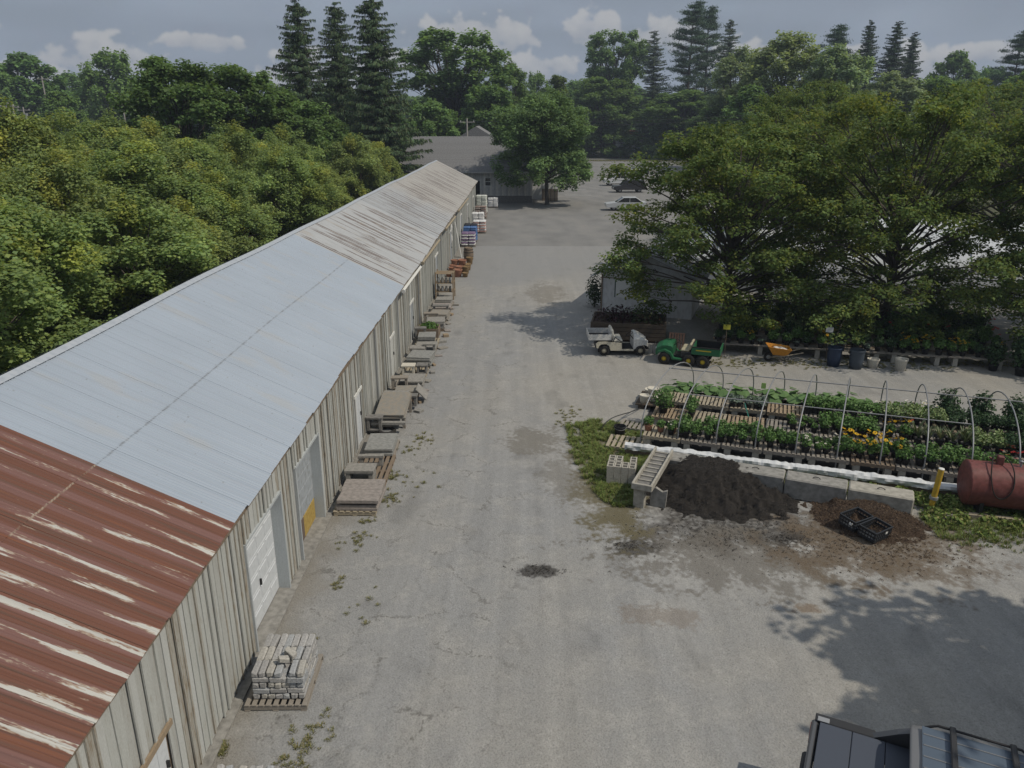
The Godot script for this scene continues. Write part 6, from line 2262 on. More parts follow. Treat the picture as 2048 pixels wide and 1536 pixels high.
	# two black plastic crates
	for k in 2:
		t = thing("plastic_crate", ["farther of two black plastic crates on the brown mulch", "nearer black plastic crate lapping the other on the brown mulch"][k], "crate", [Vector3(8.52, 0.13, -17.82), Vector3(8.83, 0.07, -17.38)][k], deg_to_rad(30.0 + k * 3.0))
		t.rotation.x = 0.1
		t.scale = Vector3.ONE * 1.12
		b = MB.new()
		b.box(Vector3(0, 0.012, 0), Vector3(0.6, 0.02, 0.42))
		part(b, "bottom", M.black_crate, t)
		for s in [-1.0, 1.0]:
			b = MB.new()
			for q in 3:
				b.box(Vector3(0, 0.05 + q * 0.085, s * 0.205), Vector3(0.6, 0.045, 0.014))
			for q in 9:
				b.box(Vector3(-0.29 + q * 0.0725, 0.135, s * 0.206), Vector3(0.018, 0.22, 0.012))
			b.box(Vector3(0, 0.25, s * 0.21), Vector3(0.62, 0.02, 0.03))
			part(b, "lattice_side", M.black_crate, t)
			b = MB.new()
			for q in 3:
				b.box(Vector3(s * 0.295, 0.05 + q * 0.085, 0), Vector3(0.014, 0.045, 0.4))
			for q in 6:
				b.box(Vector3(s * 0.296, 0.135, -0.18 + q * 0.072), Vector3(0.012, 0.22, 0.018))
			b.box(Vector3(s * 0.3, 0.25, 0), Vector3(0.03, 0.02, 0.4))
			part(b, "lattice_end", M.black_crate, t)
		b = MB.new()
		b.box(Vector3(0.1 if k else -0.3, 0.16, 0.216 if k else 0.1), Vector3(0.07, 0.05, 0.008) if k else Vector3(0.03, 0.05, 0.07))
		part(b, "label_card", M.white, t)
	# stacked hollow blocks beside the channel
	var cb := Vector3(2.42, 0, -20.3)
	var cy := deg_to_rad(-12.0)
	var CBs := Basis(Vector3.UP, cy)
	var lay := [[0, 0, 0, 4], [1, 0, 0, 4], [0, 1, 0, 4], [1, 1, 0, 4], [2, 0, 0, 4], [2, 1, 0, 2], [2, 1, 3, 4]]
	for e in lay:
		for k in range(e[2], e[3]):
			var stand: bool = e[0] == 2
			var p: Vector3 = cb + CBs * Vector3(0.1 + k * 0.205, e[0] * 0.193, -0.2 - e[1] * 0.42)
			cinder("hollow concrete block in the stack on the grass edge", "stacked hollow blocks on the grass", Transform3D(CBs * Basis(Vector3.UP, PI / 2 + rnd(-0.03, 0.03)), p))
	# red fuel tank
	t = thing("fuel_tank", "long rusty red fuel tank lying on a timber cradle", "tank", Vector3(11.72, 0, -19.0), deg_to_rad(-14.0))
	b = MB.new()
	var rws := []
	for e in [[0.0, 0.0], [0.02, 0.35], [0.06, 0.52], [0.09, 0.56], [0.1, 0.6], [3.4, 0.6], [3.41, 0.56], [3.5, 0.35], [3.52, 0.0]]:
		rws.append(b.circle(Vector3(e[0], 0.8, 0), MB.frame(Vector3.RIGHT), maxf(e[1], 0.002), 32))
	b.ring_face(rws)
	part(b, "shell", M.tank_red, t)
	b = MB.new()
	b.tube([Vector3(0.115, 0.8, 0.6)] + b.circle(Vector3(0.115, 0.8, 0), MB.frame(Vector3.RIGHT), 0.602, 24), 0.008, 4, false)
	part(b, "rim_weld", M.tank_red, t)
	for x in [0.45, 1.7, 3.0]:
		b = MB.new()
		b.prism([Vector2(-0.5, 0.06), Vector2(0.5, 0.06), Vector2(0.5, 0.45), Vector2(0.3, 0.28), Vector2(0, 0.2), Vector2(-0.3, 0.28), Vector2(-0.5, 0.45)], 0.09, Transform3D(Basis(Vector3.UP, PI / 2), Vector3(x, 0, 0)))
		part(b, "cradle", M.dark_metal, t)
	b = MB.new()
	b.cbox(Vector3(0.9, 0.08, 0.55), Vector3(1.75, 0.15, 0.16), 0.01)
	b.cbox(Vector3(2.7, 0.08, 0.5), Vector3(1.75, 0.15, 0.16), 0.01)
	part(b, "timber_beam", M.wood_pale, t)
	for e in [[1.05, 0.14, 0.05], [1.35, 0.12, 0.055]]:
		b = MB.new()
		b.cyl(Vector3(e[0] + 0.25, 1.38, 0.05), Vector3(e[0] + 0.25, 1.38 + e[1], 0.05), 0.03)
		b.lathe(Vector3(e[0] + 0.25, 1.38 + e[1], 0.05), [[0.001, 0], [e[2], 0.0], [e[2] * 0.9, 0.04], [0.001, 0.06]], 12)
		part(b, "vent_cap", M.steel_dull, t)
	b = MB.new()
	b.cbox(Vector3(0.82, 1.5, 0.0), Vector3(0.16, 0.26, 0.14), 0.02)
	b.cyl(Vector3(0.72, 1.48, 0.0), Vector3(0.55, 1.56, 0.0), 0.025)
	part(b, "pump", M.tank_red, t)
	b = MB.new()
	var hp := []
	for k in 29:
		var a := TAU * k / 28.0
		var phi := deg_to_rad(lerpf(-12.0, 98.0, (cos(a) + 1.0) / 2.0))
		var rr := 0.625 + (0.2 * maxf(0.0, cos(a)) if k < 28 else 0.2)
		hp.append(Vector3(0.8 + sin(a) * 0.27, 0.8 + sin(phi) * rr, cos(phi) * rr))
	b.tube(hp, 0.016, 6)
	part(b, "hose", M.rubber, t)
	# yellow post
	t = thing("yellow_bollard", "leaning yellow steel bollard between the concrete block and the red tank", "bollard", Vector3(10.98, 0, -18.85))
	t.rotation.z = -0.07
	b = MB.new()
	b.cyl(Vector3(0, -0.05, 0), Vector3(0, 1.22, 0), 0.075, 0.075, 16)
	part(b, "pipe", M.bollard_yellow, t)
	b = MB.new()
	b.lathe(Vector3.ZERO, [[0.076, 1.22], [0.07, 1.24], [0.001, 1.245]], 16)
	part(b, "cap", M.white, t)
	b = MB.new()
	b.cyl(Vector3(0, 0.34, 0), Vector3(0, 0.42, 0), 0.11, 0.11, 14)
	part(b, "collar", M.steel_dull, t)
	for e in [[11.22, -18.3, 0.0, "lower of two grey bricks by the yellow bollard"], [11.24, -18.32, 0.07, "upper of two grey bricks by the yellow bollard"], [10.98, -18.35, 0.0, "single grey brick left of the bricks by the bollard"]]:
		b = MB.new()
		b.cbox(Vector3(0, 0.035, 0), Vector3(0.21, 0.068, 0.2), 0.005)
		var o := put(b.mesh(), "loose_brick", M.concrete_dark, self, Transform3D(Basis(Vector3.UP, rnd(-0.3, 0.3)), Vector3(e[0], e[2], e[1])))
		tag(o, e[3], "brick")
	rng.seed = 710


func wheel(t: Node3D, at: Vector3, r: float, w: float, tyre: Material, rim: Material, rimr := 0.55) -> void:
	# wheel axis along local z
	var n := Node3D.new()
	n.name = "wheel"
	t.add_child(n, true)
	n.position = at
	var f := Basis(Vector3.RIGHT, PI / 2)
	var b := MB.new()
	b.lathe(Vector3(0, 0, -w / 2), [[r * rimr, 0.0], [r * 0.9, 0.0], [r, w * 0.18], [r, w * 0.82], [r * 0.9, w], [r * rimr, w]], 20, f)
	part(b, "tyre", tyre, n)
	b = MB.new()
	b.lathe(Vector3(0, 0, -w / 2), [[0.001, w * 0.12], [r * rimr, w * 0.06], [r * rimr, w * 0.94], [r * 0.3, w * 0.8], [r * 0.28, w * 0.9], [0.001, w * 0.92]], 16, f)
	part(b, "rim", rim, n)


func side_prism(b: MB, poly: Array, w: float) -> void:
	var p := []
	for e in poly:
		p.append(Vector2(e[0], e[1]))
	b.prism(p, w, Transform3D())


func vehicles() -> void:
	rng.seed = 800
	golf_cart()
	utility_cart()
	wheelbarrow()
	near_pickup()
	car("white_pickup", "white pickup parked facing left in the far lot", "pickup", Vector3(15.2, 0, -124.0), deg_to_rad(180 + 4), lin(0.6, 0.61, 0.62), "pickup")
	car("parked_car", "dark blue car parked just behind the white pickup", "car", Vector3(16.6, 0, -131.5), deg_to_rad(180 + 4), lin(0.035, 0.045, 0.06), "suv")
	car("parked_car", "dark green station car third in the far row", "car", Vector3(20.0, 0, -144.0), deg_to_rad(180 + 4), lin(0.03, 0.045, 0.045), "sedan")
	car("parked_car", "silver car last in the far row by the road", "car", Vector3(23.2, 0, -158.0), deg_to_rad(180 + 4), lin(0.4, 0.42, 0.43), "sedan")
	car("parked_car", "grey car squeezed between the white pickup and the dark blue car", "car", Vector3(16.0, 0, -127.8), deg_to_rad(180 + 4), lin(0.12, 0.125, 0.13), "suv")
	car("parked_car", "white car behind the dark blue car in the far row", "car", Vector3(18.4, 0, -136.5), deg_to_rad(180 + 4), lin(0.5, 0.51, 0.52), "suv")
	car("parked_car", "black car before the white pickup, half behind locust leaves", "car", Vector3(14.8, 0, -112.5), deg_to_rad(180 + 4), lin(0.02, 0.02, 0.024), "suv")
	car("parked_car", "silver car close behind the locust leaves near the stall lines", "car", Vector3(11.6, 0, -90.2), deg_to_rad(180), lin(0.42, 0.44, 0.46), "sedan")


func golf_cart() -> void:
	var t := thing("golf_cart", "cream white utility golf cart with open rear box by the planting box", "golf cart", Vector3(4.38, 0, -33.65), deg_to_rad(1.0))
	var cream: Material = M.cart_cream
	# x forward; wheels at -0.78 and 0.82, body 1.16 wide
	for x in [-0.78, 0.82]:
		for z in [-0.5, 0.5]:
			wheel(t, Vector3(x, 0.23, z), 0.23, 0.19, M.rubber, M.cart_rim, 0.5)
	for z in [-0.55, 0.55]:
		var b := MB.new()
		b.prism([Vector2(-1.16, 0.55), Vector2(-1.12, 0.36), Vector2(-1.05, 0.34), Vector2(-1.0, 0.46), Vector2(-0.9, 0.53), Vector2(-0.68, 0.53), Vector2(-0.56, 0.44), Vector2(-0.5, 0.24), Vector2(0.52, 0.22), Vector2(0.52, 0.29), Vector2(0.0, 0.3), Vector2(-0.02, 0.58), Vector2(-0.42, 0.62), Vector2(-0.75, 0.66), Vector2(-1.05, 0.64)], 0.06, Transform3D(Basis(), Vector3(0, 0, z)))
		part(b, "side_panel", cream, t)
	var b := MB.new()
	b.cbox(Vector3(0.27, 0.26, 0), Vector3(0.6, 0.05, 1.04), 0.01)
	part(b, "floor_mat", M.black_rough, t)
	b = MB.new()
	b.cbox(Vector3(-0.3, 0.42, 0), Vector3(0.62, 0.36, 1.02), 0.03)
	part(b, "engine_cover", M.dark_metal, t)
	# rounded front cowl
	b = MB.new()
	var rows := []
	for e in [[0.52, 0.24, 0.92, 0.5], [0.62, 0.3, 0.95, 0.52], [0.74, 0.36, 0.9, 0.55], [0.92, 0.5, 0.8, 0.55], [1.08, 0.44, 0.7, 0.52], [1.16, 0.36, 0.58, 0.44], [1.18, 0.38, 0.5, 0.36]]:
		rows.append([Vector3(e[0], e[1], -e[3]), Vector3(e[0], e[1], e[3]), Vector3(e[0], lerpf(e[1], e[2], 0.7), e[3]), Vector3(e[0], e[2], e[3] * 0.72), Vector3(e[0], e[2] + 0.015, 0), Vector3(e[0], e[2], -e[3] * 0.72), Vector3(e[0], lerpf(e[1], e[2], 0.7), -e[3])])
	for r in rows:
		r.reverse()
	b.ring_face(rows, true, false)
	b.cap(rows[0], true); b.cap(rows[-1])
	part(b, "front_cowl", M.cart_white, t)
	b = MB.new()
	b.cbox(Vector3(1.14, 0.3, 0), Vector3(0.14, 0.12, 0.9), 0.03)
	part(b, "bumper", M.black_rough, t)
	for z in [-0.36, 0.36]:
		b = MB.new()
		b.cyl(Vector3(1.13, 0.6, z), Vector3(1.165, 0.6, z), 0.05, 0.045, 10)
		part(b, "headlight", M.white_soft, t)
	b = MB.new()
	b.cbox(Vector3(-0.2, 0.66, 0), Vector3(0.46, 0.13, 1.0), 0.045)
	part(b, "seat", M.cart_seat, t)
	b = MB.new()
	b.cbox(Vector3(-0.42, 0.93, 0), Vector3(0.13, 0.44, 1.0), 0.05, Basis(Vector3.BACK, 0.15))
	part(b, "backrest", M.cart_seat, t)
	b = MB.new()
	b.tube([Vector3(-0.4, 0.62, 0.55), Vector3(-0.32, 0.84, 0.56), Vector3(0.0, 0.62, 0.56)], 0.022, 6)
	b.tube([Vector3(-0.4, 0.62, -0.55), Vector3(-0.32, 0.84, -0.56), Vector3(0.0, 0.62, -0.56)], 0.022, 6)
	part(b, "hip_rail", M.black, t)
	b = MB.new()
	b.cyl(Vector3(0.6, 0.6, 0.25), Vector3(0.36, 0.9, 0.25), 0.02)
	var ring := b.circle(Vector3(0.35, 0.92, 0.25), MB.frame(Vector3(-0.5, 0.8, 0)), 0.17, 18)
	b.tube(ring + [ring[0]], 0.014, 5, false)
	part(b, "steering_wheel", M.black, t)
	b = MB.new()
	b.box(Vector3(0.66, 0.72, 0), Vector3(0.03, 0.12, 0.9))
	part(b, "dashboard", M.black_rough, t)
	b = MB.new()
	for z in [-0.62, 0.62]:
		b.cbox(Vector3(-1.0, 0.3, z * 0.86), Vector3(0.1, 0.3, 0.03), 0.008)
	part(b, "mud_flap", M.black_rough, t)
	b = MB.new()
	b.box(Vector3(-0.98, 0.72, 0), Vector3(0.98, 0.03, 1.14))
	part(b, "box_floor", M.black_rough, t)
	for e in [[Vector3(-0.98, 0.84, 0.575), Vector3(1.0, 0.26, 0.025)], [Vector3(-0.98, 0.84, -0.575), Vector3(1.0, 0.26, 0.025)], [Vector3(-1.47, 0.84, 0), Vector3(0.025, 0.26, 1.12)], [Vector3(-0.49, 0.84, 0), Vector3(0.025, 0.26, 1.12)]]:
		b = MB.new()
		b.cbox(e[0], e[1], 0.006)
		part(b, "box_side", M.cart_white, t)
	b = MB.new()
	b.box(Vector3(-0.9, 0.45, 0), Vector3(0.5, 0.3, 0.8))
	b.cyl(Vector3(-0.78, 0.23, -0.5), Vector3(-0.78, 0.23, 0.5), 0.035)
	b.cyl(Vector3(0.82, 0.23, -0.5), Vector3(0.82, 0.23, 0.5), 0.03)
	part(b, "chassis", M.dark_metal, t)


func utility_cart() -> void:
	# green six-wheeled cart, front to the left; local x points to its rear
	var t := thing("utility_cart", "green six-wheeled utility cart with yellow wheel rims and cargo box", "utility cart", Vector3(7.05, 0, -32.15), deg_to_rad(-20.0))
	t.scale = Vector3.ONE * 0.9
	for x in [-0.95, 0.2, 0.85]:
		for z in [-0.6, 0.6]:
			wheel(t, Vector3(x, 0.29, z), 0.29, 0.27, M.rubber, M.rim_yellow, 0.42)
	var b := MB.new()
	var rows := []
	for e in [[-1.42, 0.42, 0.66, 0.4], [-1.36, 0.36, 0.82, 0.5], [-1.1, 0.6, 0.96, 0.55], [-0.85, 0.62, 1.0, 0.56], [-0.62, 0.5, 0.98, 0.56], [-0.58, 0.3, 0.9, 0.56]]:
		rows.append([Vector3(e[0], e[1], -e[3]), Vector3(e[0], e[1], e[3]), Vector3(e[0], lerpf(e[1], e[2], 0.75), e[3]), Vector3(e[0], e[2], e[3] * 0.7), Vector3(e[0], e[2] + 0.02, 0), Vector3(e[0], e[2], -e[3] * 0.7), Vector3(e[0], lerpf(e[1], e[2], 0.75), -e[3])])
	for r in rows:
		r.reverse()
	b.ring_face(rows, true, false)
	b.cap(rows[0], true); b.cap(rows[-1])
	part(b, "hood", M.cart_green, t)
	for z in [-0.62, 0.62]:
		b = MB.new()
		b.prism([Vector2(-1.3, 0.5), Vector2(-1.25, 0.62), Vector2(-0.95, 0.74), Vector2(-0.65, 0.62), Vector2(-0.5, 0.36), Vector2(-0.12, 0.34), Vector2(-0.12, 0.28), Vector2(-0.58, 0.28), Vector2(-0.68, 0.5), Vector2(-0.95, 0.64), Vector2(-1.2, 0.55)], 0.2, Transform3D(Basis(), Vector3(0, 0, z)))
		part(b, "fender", M.cart_green, t)
	b = MB.new()
	b.box(Vector3(0.0, 0.36, 0), Vector3(2.0, 0.12, 0.8))
	b.cbox(Vector3(-0.35, 0.32, 0), Vector3(0.5, 0.05, 1.1), 0.01)
	part(b, "chassis", M.dark_metal, t)
	b = MB.new()
	b.cbox(Vector3(0.02, 0.52, 0), Vector3(0.5, 0.28, 1.06), 0.03)
	part(b, "seat_base", M.dark_metal, t)
	for z in [-0.28, 0.28]:
		b = MB.new()
		b.cbox(Vector3(-0.02, 0.72, z), Vector3(0.42, 0.12, 0.46), 0.045)
		part(b, "seat", M.cart_tan, t)
		b = MB.new()
		b.cbox(Vector3(0.2, 0.9, z), Vector3(0.12, 0.34, 0.46), 0.045, Basis(Vector3.BACK, -0.25))
		part(b, "backrest", M.cart_tan, t)
	b = MB.new()
	b.tube([Vector3(0.24, 0.5, 0.56), Vector3(0.34, 1.06, 0.56), Vector3(0.34, 1.06, -0.56), Vector3(0.24, 0.5, -0.56)], 0.02, 6)
	part(b, "guard_rail", M.dark_metal, t)
	b = MB.new()
	b.cyl(Vector3(-0.6, 0.85, 0.26), Vector3(-0.36, 1.06, 0.26), 0.02)
	var ring := b.circle(Vector3(-0.35, 1.07, 0.26), MB.frame(Vector3(0.6, 0.75, 0)), 0.17, 18)
	b.tube(ring + [ring[0]], 0.014, 5, false)
	part(b, "steering_wheel", M.black, t)
	b = MB.new()
	b.box(Vector3(0.95, 0.62, 0), Vector3(1.25, 0.04, 1.3))
	part(b, "cargo_floor", M.black_rough, t)
	for e in [[Vector3(0.95, 0.79, 0.66), Vector3(1.3, 0.34, 0.04), "cargo_side"], [Vector3(0.95, 0.79, -0.66), Vector3(1.3, 0.34, 0.04), "cargo_side"], [Vector3(1.58, 0.79, 0), Vector3(0.04, 0.34, 1.28), "tailgate"], [Vector3(0.34, 0.79, 0), Vector3(0.04, 0.34, 1.28), "cargo_front"]]:
		b = MB.new()
		b.cbox(e[0], e[1], 0.01)
		part(b, e[2], M.cart_green, t)
	b = MB.new()
	b.box(Vector3(0.95, 0.972, 0.665), Vector3(1.32, 0.03, 0.07))
	b.box(Vector3(0.95, 0.972, -0.665), Vector3(1.32, 0.03, 0.07))
	part(b, "cargo_rim", M.black_rough, t)
	b = MB.new()
	b.box(Vector3(0.95, 0.8, 0.63), Vector3(1.2, 0.3, 0.02))
	b.box(Vector3(0.95, 0.8, -0.63), Vector3(1.2, 0.3, 0.02))
	b.box(Vector3(1.55, 0.8, 0), Vector3(0.02, 0.3, 1.24))
	part(b, "cargo_liner", M.black_rough, t)
	b = MB.new()
	b.tube([Vector3(-1.4, 0.34, -0.42), Vector3(-1.55, 0.4, -0.42), Vector3(-1.55, 0.78, -0.36), Vector3(-1.55, 0.78, 0.36), Vector3(-1.55, 0.4, 0.42), Vector3(-1.4, 0.34, 0.42)], 0.02, 6)
	part(b, "brush_guard", M.dark_metal, t)
	for z in [-0.3, 0.3]:
		b = MB.new()
		b.cyl(Vector3(-1.38, 0.66, z), Vector3(-1.43, 0.66, z), 0.07, 0.06, 10)
		part(b, "headlight", M.white_soft, t)
	b = MB.new()
	b.cyl(Vector3(-0.45, 0.5, 0.5), Vector3(-0.42, 0.95, 0.52), 0.014)
	b.cyl(Vector3(-0.42, 0.95, 0.52), Vector3(-0.4, 1.0, 0.52), 0.03)
	part(b, "gear_lever", M.black, t)
	b = MB.new()
	b.box(Vector3(0.85, 0.83, 0.684), Vector3(0.7, 0.05, 0.006))
	part(b, "yellow_stripe", M.rim_yellow, t)
	# old pallet leaning behind the cart
	pallet("small reddish pallet leaning upright behind the green utility cart", "", Vector3(6.9, 0.42, -33.7), deg_to_rad(-15), M.wood_red, 0.7, 0.9, 6, "leaning_pallet").rotation.x = 1.15


func wheelbarrow() -> void:
	var t := thing("wheelbarrow", "orange wheelbarrow with pale wooden handles and a sack in its tray", "wheelbarrow", Vector3(11.05, 0, -32.35), deg_to_rad(-6.0))
	# front (wheel) to the left, handles to the right
	wheel(t, Vector3(-0.42, 0.19, 0), 0.19, 0.1, M.rubber, M.steel_dull, 0.5)
	var b := MB.new()
	var bot := [Vector3(-0.28, 0.34, 0.2), Vector3(0.3, 0.3, 0.2), Vector3(0.3, 0.3, -0.2), Vector3(-0.28, 0.34, -0.2)]
	var top := [Vector3(-0.52, 0.72, 0.36), Vector3(0.46, 0.6, 0.34), Vector3(0.46, 0.6, -0.34), Vector3(-0.52, 0.72, -0.36)]
	for k in 4:
		var j := (k + 1) % 4
		b.quad(bot[k], bot[j], top[j], top[k])
		b.quad(top[k] * Vector3(0.97, 1, 0.96), top[j] * Vector3(0.97, 1, 0.96), bot[j] * 0.96 + Vector3(0, 0.03, 0), bot[k] * 0.96 + Vector3(0, 0.03, 0))
		b.tube([top[k], top[j]], 0.014, 6)
	b.quad(bot[3], bot[2], bot[1], bot[0])
	b.quad(bot[0] * 0.96 + Vector3(0, 0.03, 0), bot[1] * 0.96 + Vector3(0, 0.03, 0), bot[2] * 0.96 + Vector3(0, 0.03, 0), bot[3] * 0.96 + Vector3(0, 0.03, 0))
	part(b, "tray", M.barrow_orange, t)
	for s in [-1.0, 1.0]:
		b = MB.new()
		b.tube([Vector3(-0.45, 0.19, s * 0.06), Vector3(0.1, 0.27, s * 0.2), Vector3(0.95, 0.5, s * 0.3)], 0.02, 6)
		part(b, "handle", M.wood_pale, t)
		b = MB.new()
		b.tube([Vector3(0.15, 0.29, s * 0.2), Vector3(0.3, 0.0, s * 0.22), Vector3(0.45, 0.33, s * 0.24)], 0.014, 6)
		part(b, "leg", M.dark_metal, t)
	put(bag_mesh(), "sack", M.bag_white, self, Transform3D(Basis(Vector3.UP, 0.2) * Basis(Vector3.BACK, -0.12), Vector3(11.1, 0.56, -32.35)))
	tag(get_child(get_child_count() - 1), "white sack lying in the orange wheelbarrow", "sack")


func near_pickup() -> void:
	# dark pickup cut by the lower right corner: x forward from the tailgate, buttressed cab, folding bed cover
	var t := thing("dark_pickup", "dark grey pickup with folded bed cover and roof rack at the corner", "pickup", Vector3(4.1, 0, -8.92), deg_to_rad(-25.5))
	for x in [0.95, 4.05]:
		for z in [-0.8, 0.8]:
			wheel(t, Vector3(x, 0.37, z), 0.37, 0.25, M.rubber, M.steel, 0.6)
	for z in [-1.0, 1.0]:
		var b := MB.new()
		b.prism([Vector2(0.06, 0.5), Vector2(0.5, 0.5), Vector2(0.58, 0.72), Vector2(0.8, 0.86), Vector2(1.1, 0.86), Vector2(1.32, 0.72), Vector2(1.4, 0.42), Vector2(3.6, 0.42), Vector2(3.68, 0.72), Vector2(3.9, 0.86), Vector2(4.2, 0.86), Vector2(4.42, 0.72), Vector2(4.5, 0.5), Vector2(5.1, 0.52), Vector2(5.2, 0.7), Vector2(5.15, 0.98), Vector2(4.4, 1.1), Vector2(3.6, 1.13), Vector2(3.3, 1.16), Vector2(1.2, 1.24), Vector2(0.7, 1.3), Vector2(0.08, 1.3), Vector2(0.02, 1.0)], 0.12, Transform3D(Basis(), Vector3(0, 0, z * 0.9)))
		part(b, "body_side", M.truck_paint, t)
		# sloping buttress from bed rail to roof
		b = MB.new()
		b.prism([Vector2(0.8, 1.29), Vector2(1.85, 1.24), Vector2(1.85, 1.8), Vector2(1.45, 1.82), Vector2(1.15, 1.6)], 0.09, Transform3D(Basis(Vector3.RIGHT, -z * 0.3), Vector3(0, 1.27, z * 0.85)) * Transform3D(Basis(), Vector3(0, -1.27, 0)))
		part(b, "buttress", M.truck_paint, t)
		b = MB.new()
		b.cbox(Vector3(0.46, 1.315, z * 0.87), Vector3(0.84, 0.035, 0.17), 0.012)
		part(b, "bed_rail", M.truck_trim, t)
		b = MB.new()
		b.prism([Vector2(1.9, 1.2), Vector2(3.25, 1.15), Vector2(2.75, 1.68), Vector2(2.0, 1.74)], 0.02, Transform3D(Basis(), Vector3(0, 0, z * 0.845)))
		part(b, "side_window", M.glass_dark, t)
	var b := MB.new()
	b.cbox(Vector3(0.05, 0.95, 0), Vector3(0.1, 0.72, 1.68), 0.03)
	part(b, "tailgate", M.truck_paint, t)
	b = MB.new()
	b.cbox(Vector3(0.02, 0.5, 0), Vector3(0.18, 0.2, 1.86), 0.04)
	b.cbox(Vector3(5.2, 0.55, 0), Vector3(0.14, 0.3, 1.8), 0.05)
	part(b, "bumper", M.truck_trim, t)
	b = MB.new()
	b.box(Vector3(2.6, 0.62, 0), Vector3(4.9, 0.36, 1.6))
	part(b, "chassis", M.dark_metal, t)
	# folding cover in three flaps
	for k in 3:
		b = MB.new()
		b.cbox(Vector3(0.34 + k * 0.455, 1.335, 0), Vector3(0.447, 0.03, 1.5), 0.008)
		part(b, "cover_flap", M.truck_cover, t)
	b = MB.new()
	b.cbox(Vector3(0.16, 1.345, -0.82), Vector3(0.17, 0.02, 0.1), 0.006)
	part(b, "corner_clip", M.steel, t)
	b = MB.new()
	b.prism([Vector2(1.42, 1.33), Vector2(1.5, 1.33), Vector2(1.42, 1.8), Vector2(1.34, 1.8)], 1.36, Transform3D())
	part(b, "rear_window", M.glass_dark, t)
	# cab roof with curved edges
	b = MB.new()
	var rows := []
	for e in [[1.27, 1.82, 0.6], [1.3, 1.86, 0.64], [1.6, 1.9, 0.68], [2.4, 1.9, 0.68], [2.75, 1.84, 0.66]]:
		rows.append([Vector3(e[0], e[1] - 0.1, e[2] + 0.1), Vector3(e[0], e[1] - 0.03, e[2] + 0.04), Vector3(e[0], e[1], e[2] - 0.1), Vector3(e[0], e[1] + 0.015, 0), Vector3(e[0], e[1], -e[2] + 0.1), Vector3(e[0], e[1] - 0.03, -e[2] - 0.04), Vector3(e[0], e[1] - 0.1, -e[2] - 0.1)])
	for r in rows:
		r.reverse()
	b.ring_face(rows, false)
	part(b, "cab_roof", M.truck_silver, t)
	b = MB.new()
	b.box(Vector3(2.06, 1.917, 0), Vector3(1.3, 0.012, 1.2))
	part(b, "roof_panel", M.roof_glass, t)
	for k in 5:
		b = MB.new()
		b.cbox(Vector3(2.06, 1.926, -0.44 + k * 0.22), Vector3(1.28, 0.012, 0.022), 0.004)
		part(b, "roof_rib", M.truck_silver, t)
	for x in [1.78, 2.5]:
		b = MB.new()
		b.cbox(Vector3(x, 1.99, 0), Vector3(0.08, 0.035, 1.34), 0.014)
		part(b, "rack_bar", M.truck_trim, t)
	for z in [-0.64, 0.64]:
		b = MB.new()
		b.tube([Vector3(1.45, 1.88, z), Vector3(1.6, 1.965, z), Vector3(2.6, 1.965, z), Vector3(2.75, 1.86, z)], 0.018, 6)
		part(b, "roof_rail", M.black, t)
	b = MB.new()
	b.prism([Vector2(2.72, 1.84), Vector2(2.68, 1.8), Vector2(3.38, 1.12), Vector2(3.44, 1.14)], 1.4, Transform3D())
	part(b, "windscreen", M.glass_dark, t)
	b = MB.new()
	b.cbox(Vector3(4.2, 1.06, 0), Vector3(1.75, 0.12, 1.7), 0.05, Basis(Vector3.BACK, -0.05))
	part(b, "hood", M.truck_paint, t)
	b = MB.new()
	b.box(Vector3(2.1, 1.0, 0), Vector3(1.7, 0.5, 1.6))
	part(b, "interior", M.black_rough, t)
	b = MB.new()
	b.box(Vector3(1.3, 1.79, 0), Vector3(0.03, 0.035, 0.4))
	part(b, "brake_light", mat(lin(0.12, 0.02, 0.02), 0.3), t)
	for z in [-0.84, 0.84]:
		b = MB.new()
		b.cbox(Vector3(0.02, 1.02, z), Vector3(0.06, 0.34, 0.16), 0.02)
		part(b, "tail_light", mat(lin(0.2, 0.02, 0.02), 0.25), t)
		b = MB.new()
		b.cbox(Vector3(5.17, 0.85, z * 0.9), Vector3(0.08, 0.16, 0.3), 0.02)
		part(b, "headlight", M.white_soft, t)
		b = MB.new()
		b.cbox(Vector3(3.2, 1.22, z * 1.2), Vector3(0.12, 0.16, 0.18), 0.03)
		part(b, "wing_mirror", M.truck_trim, t)


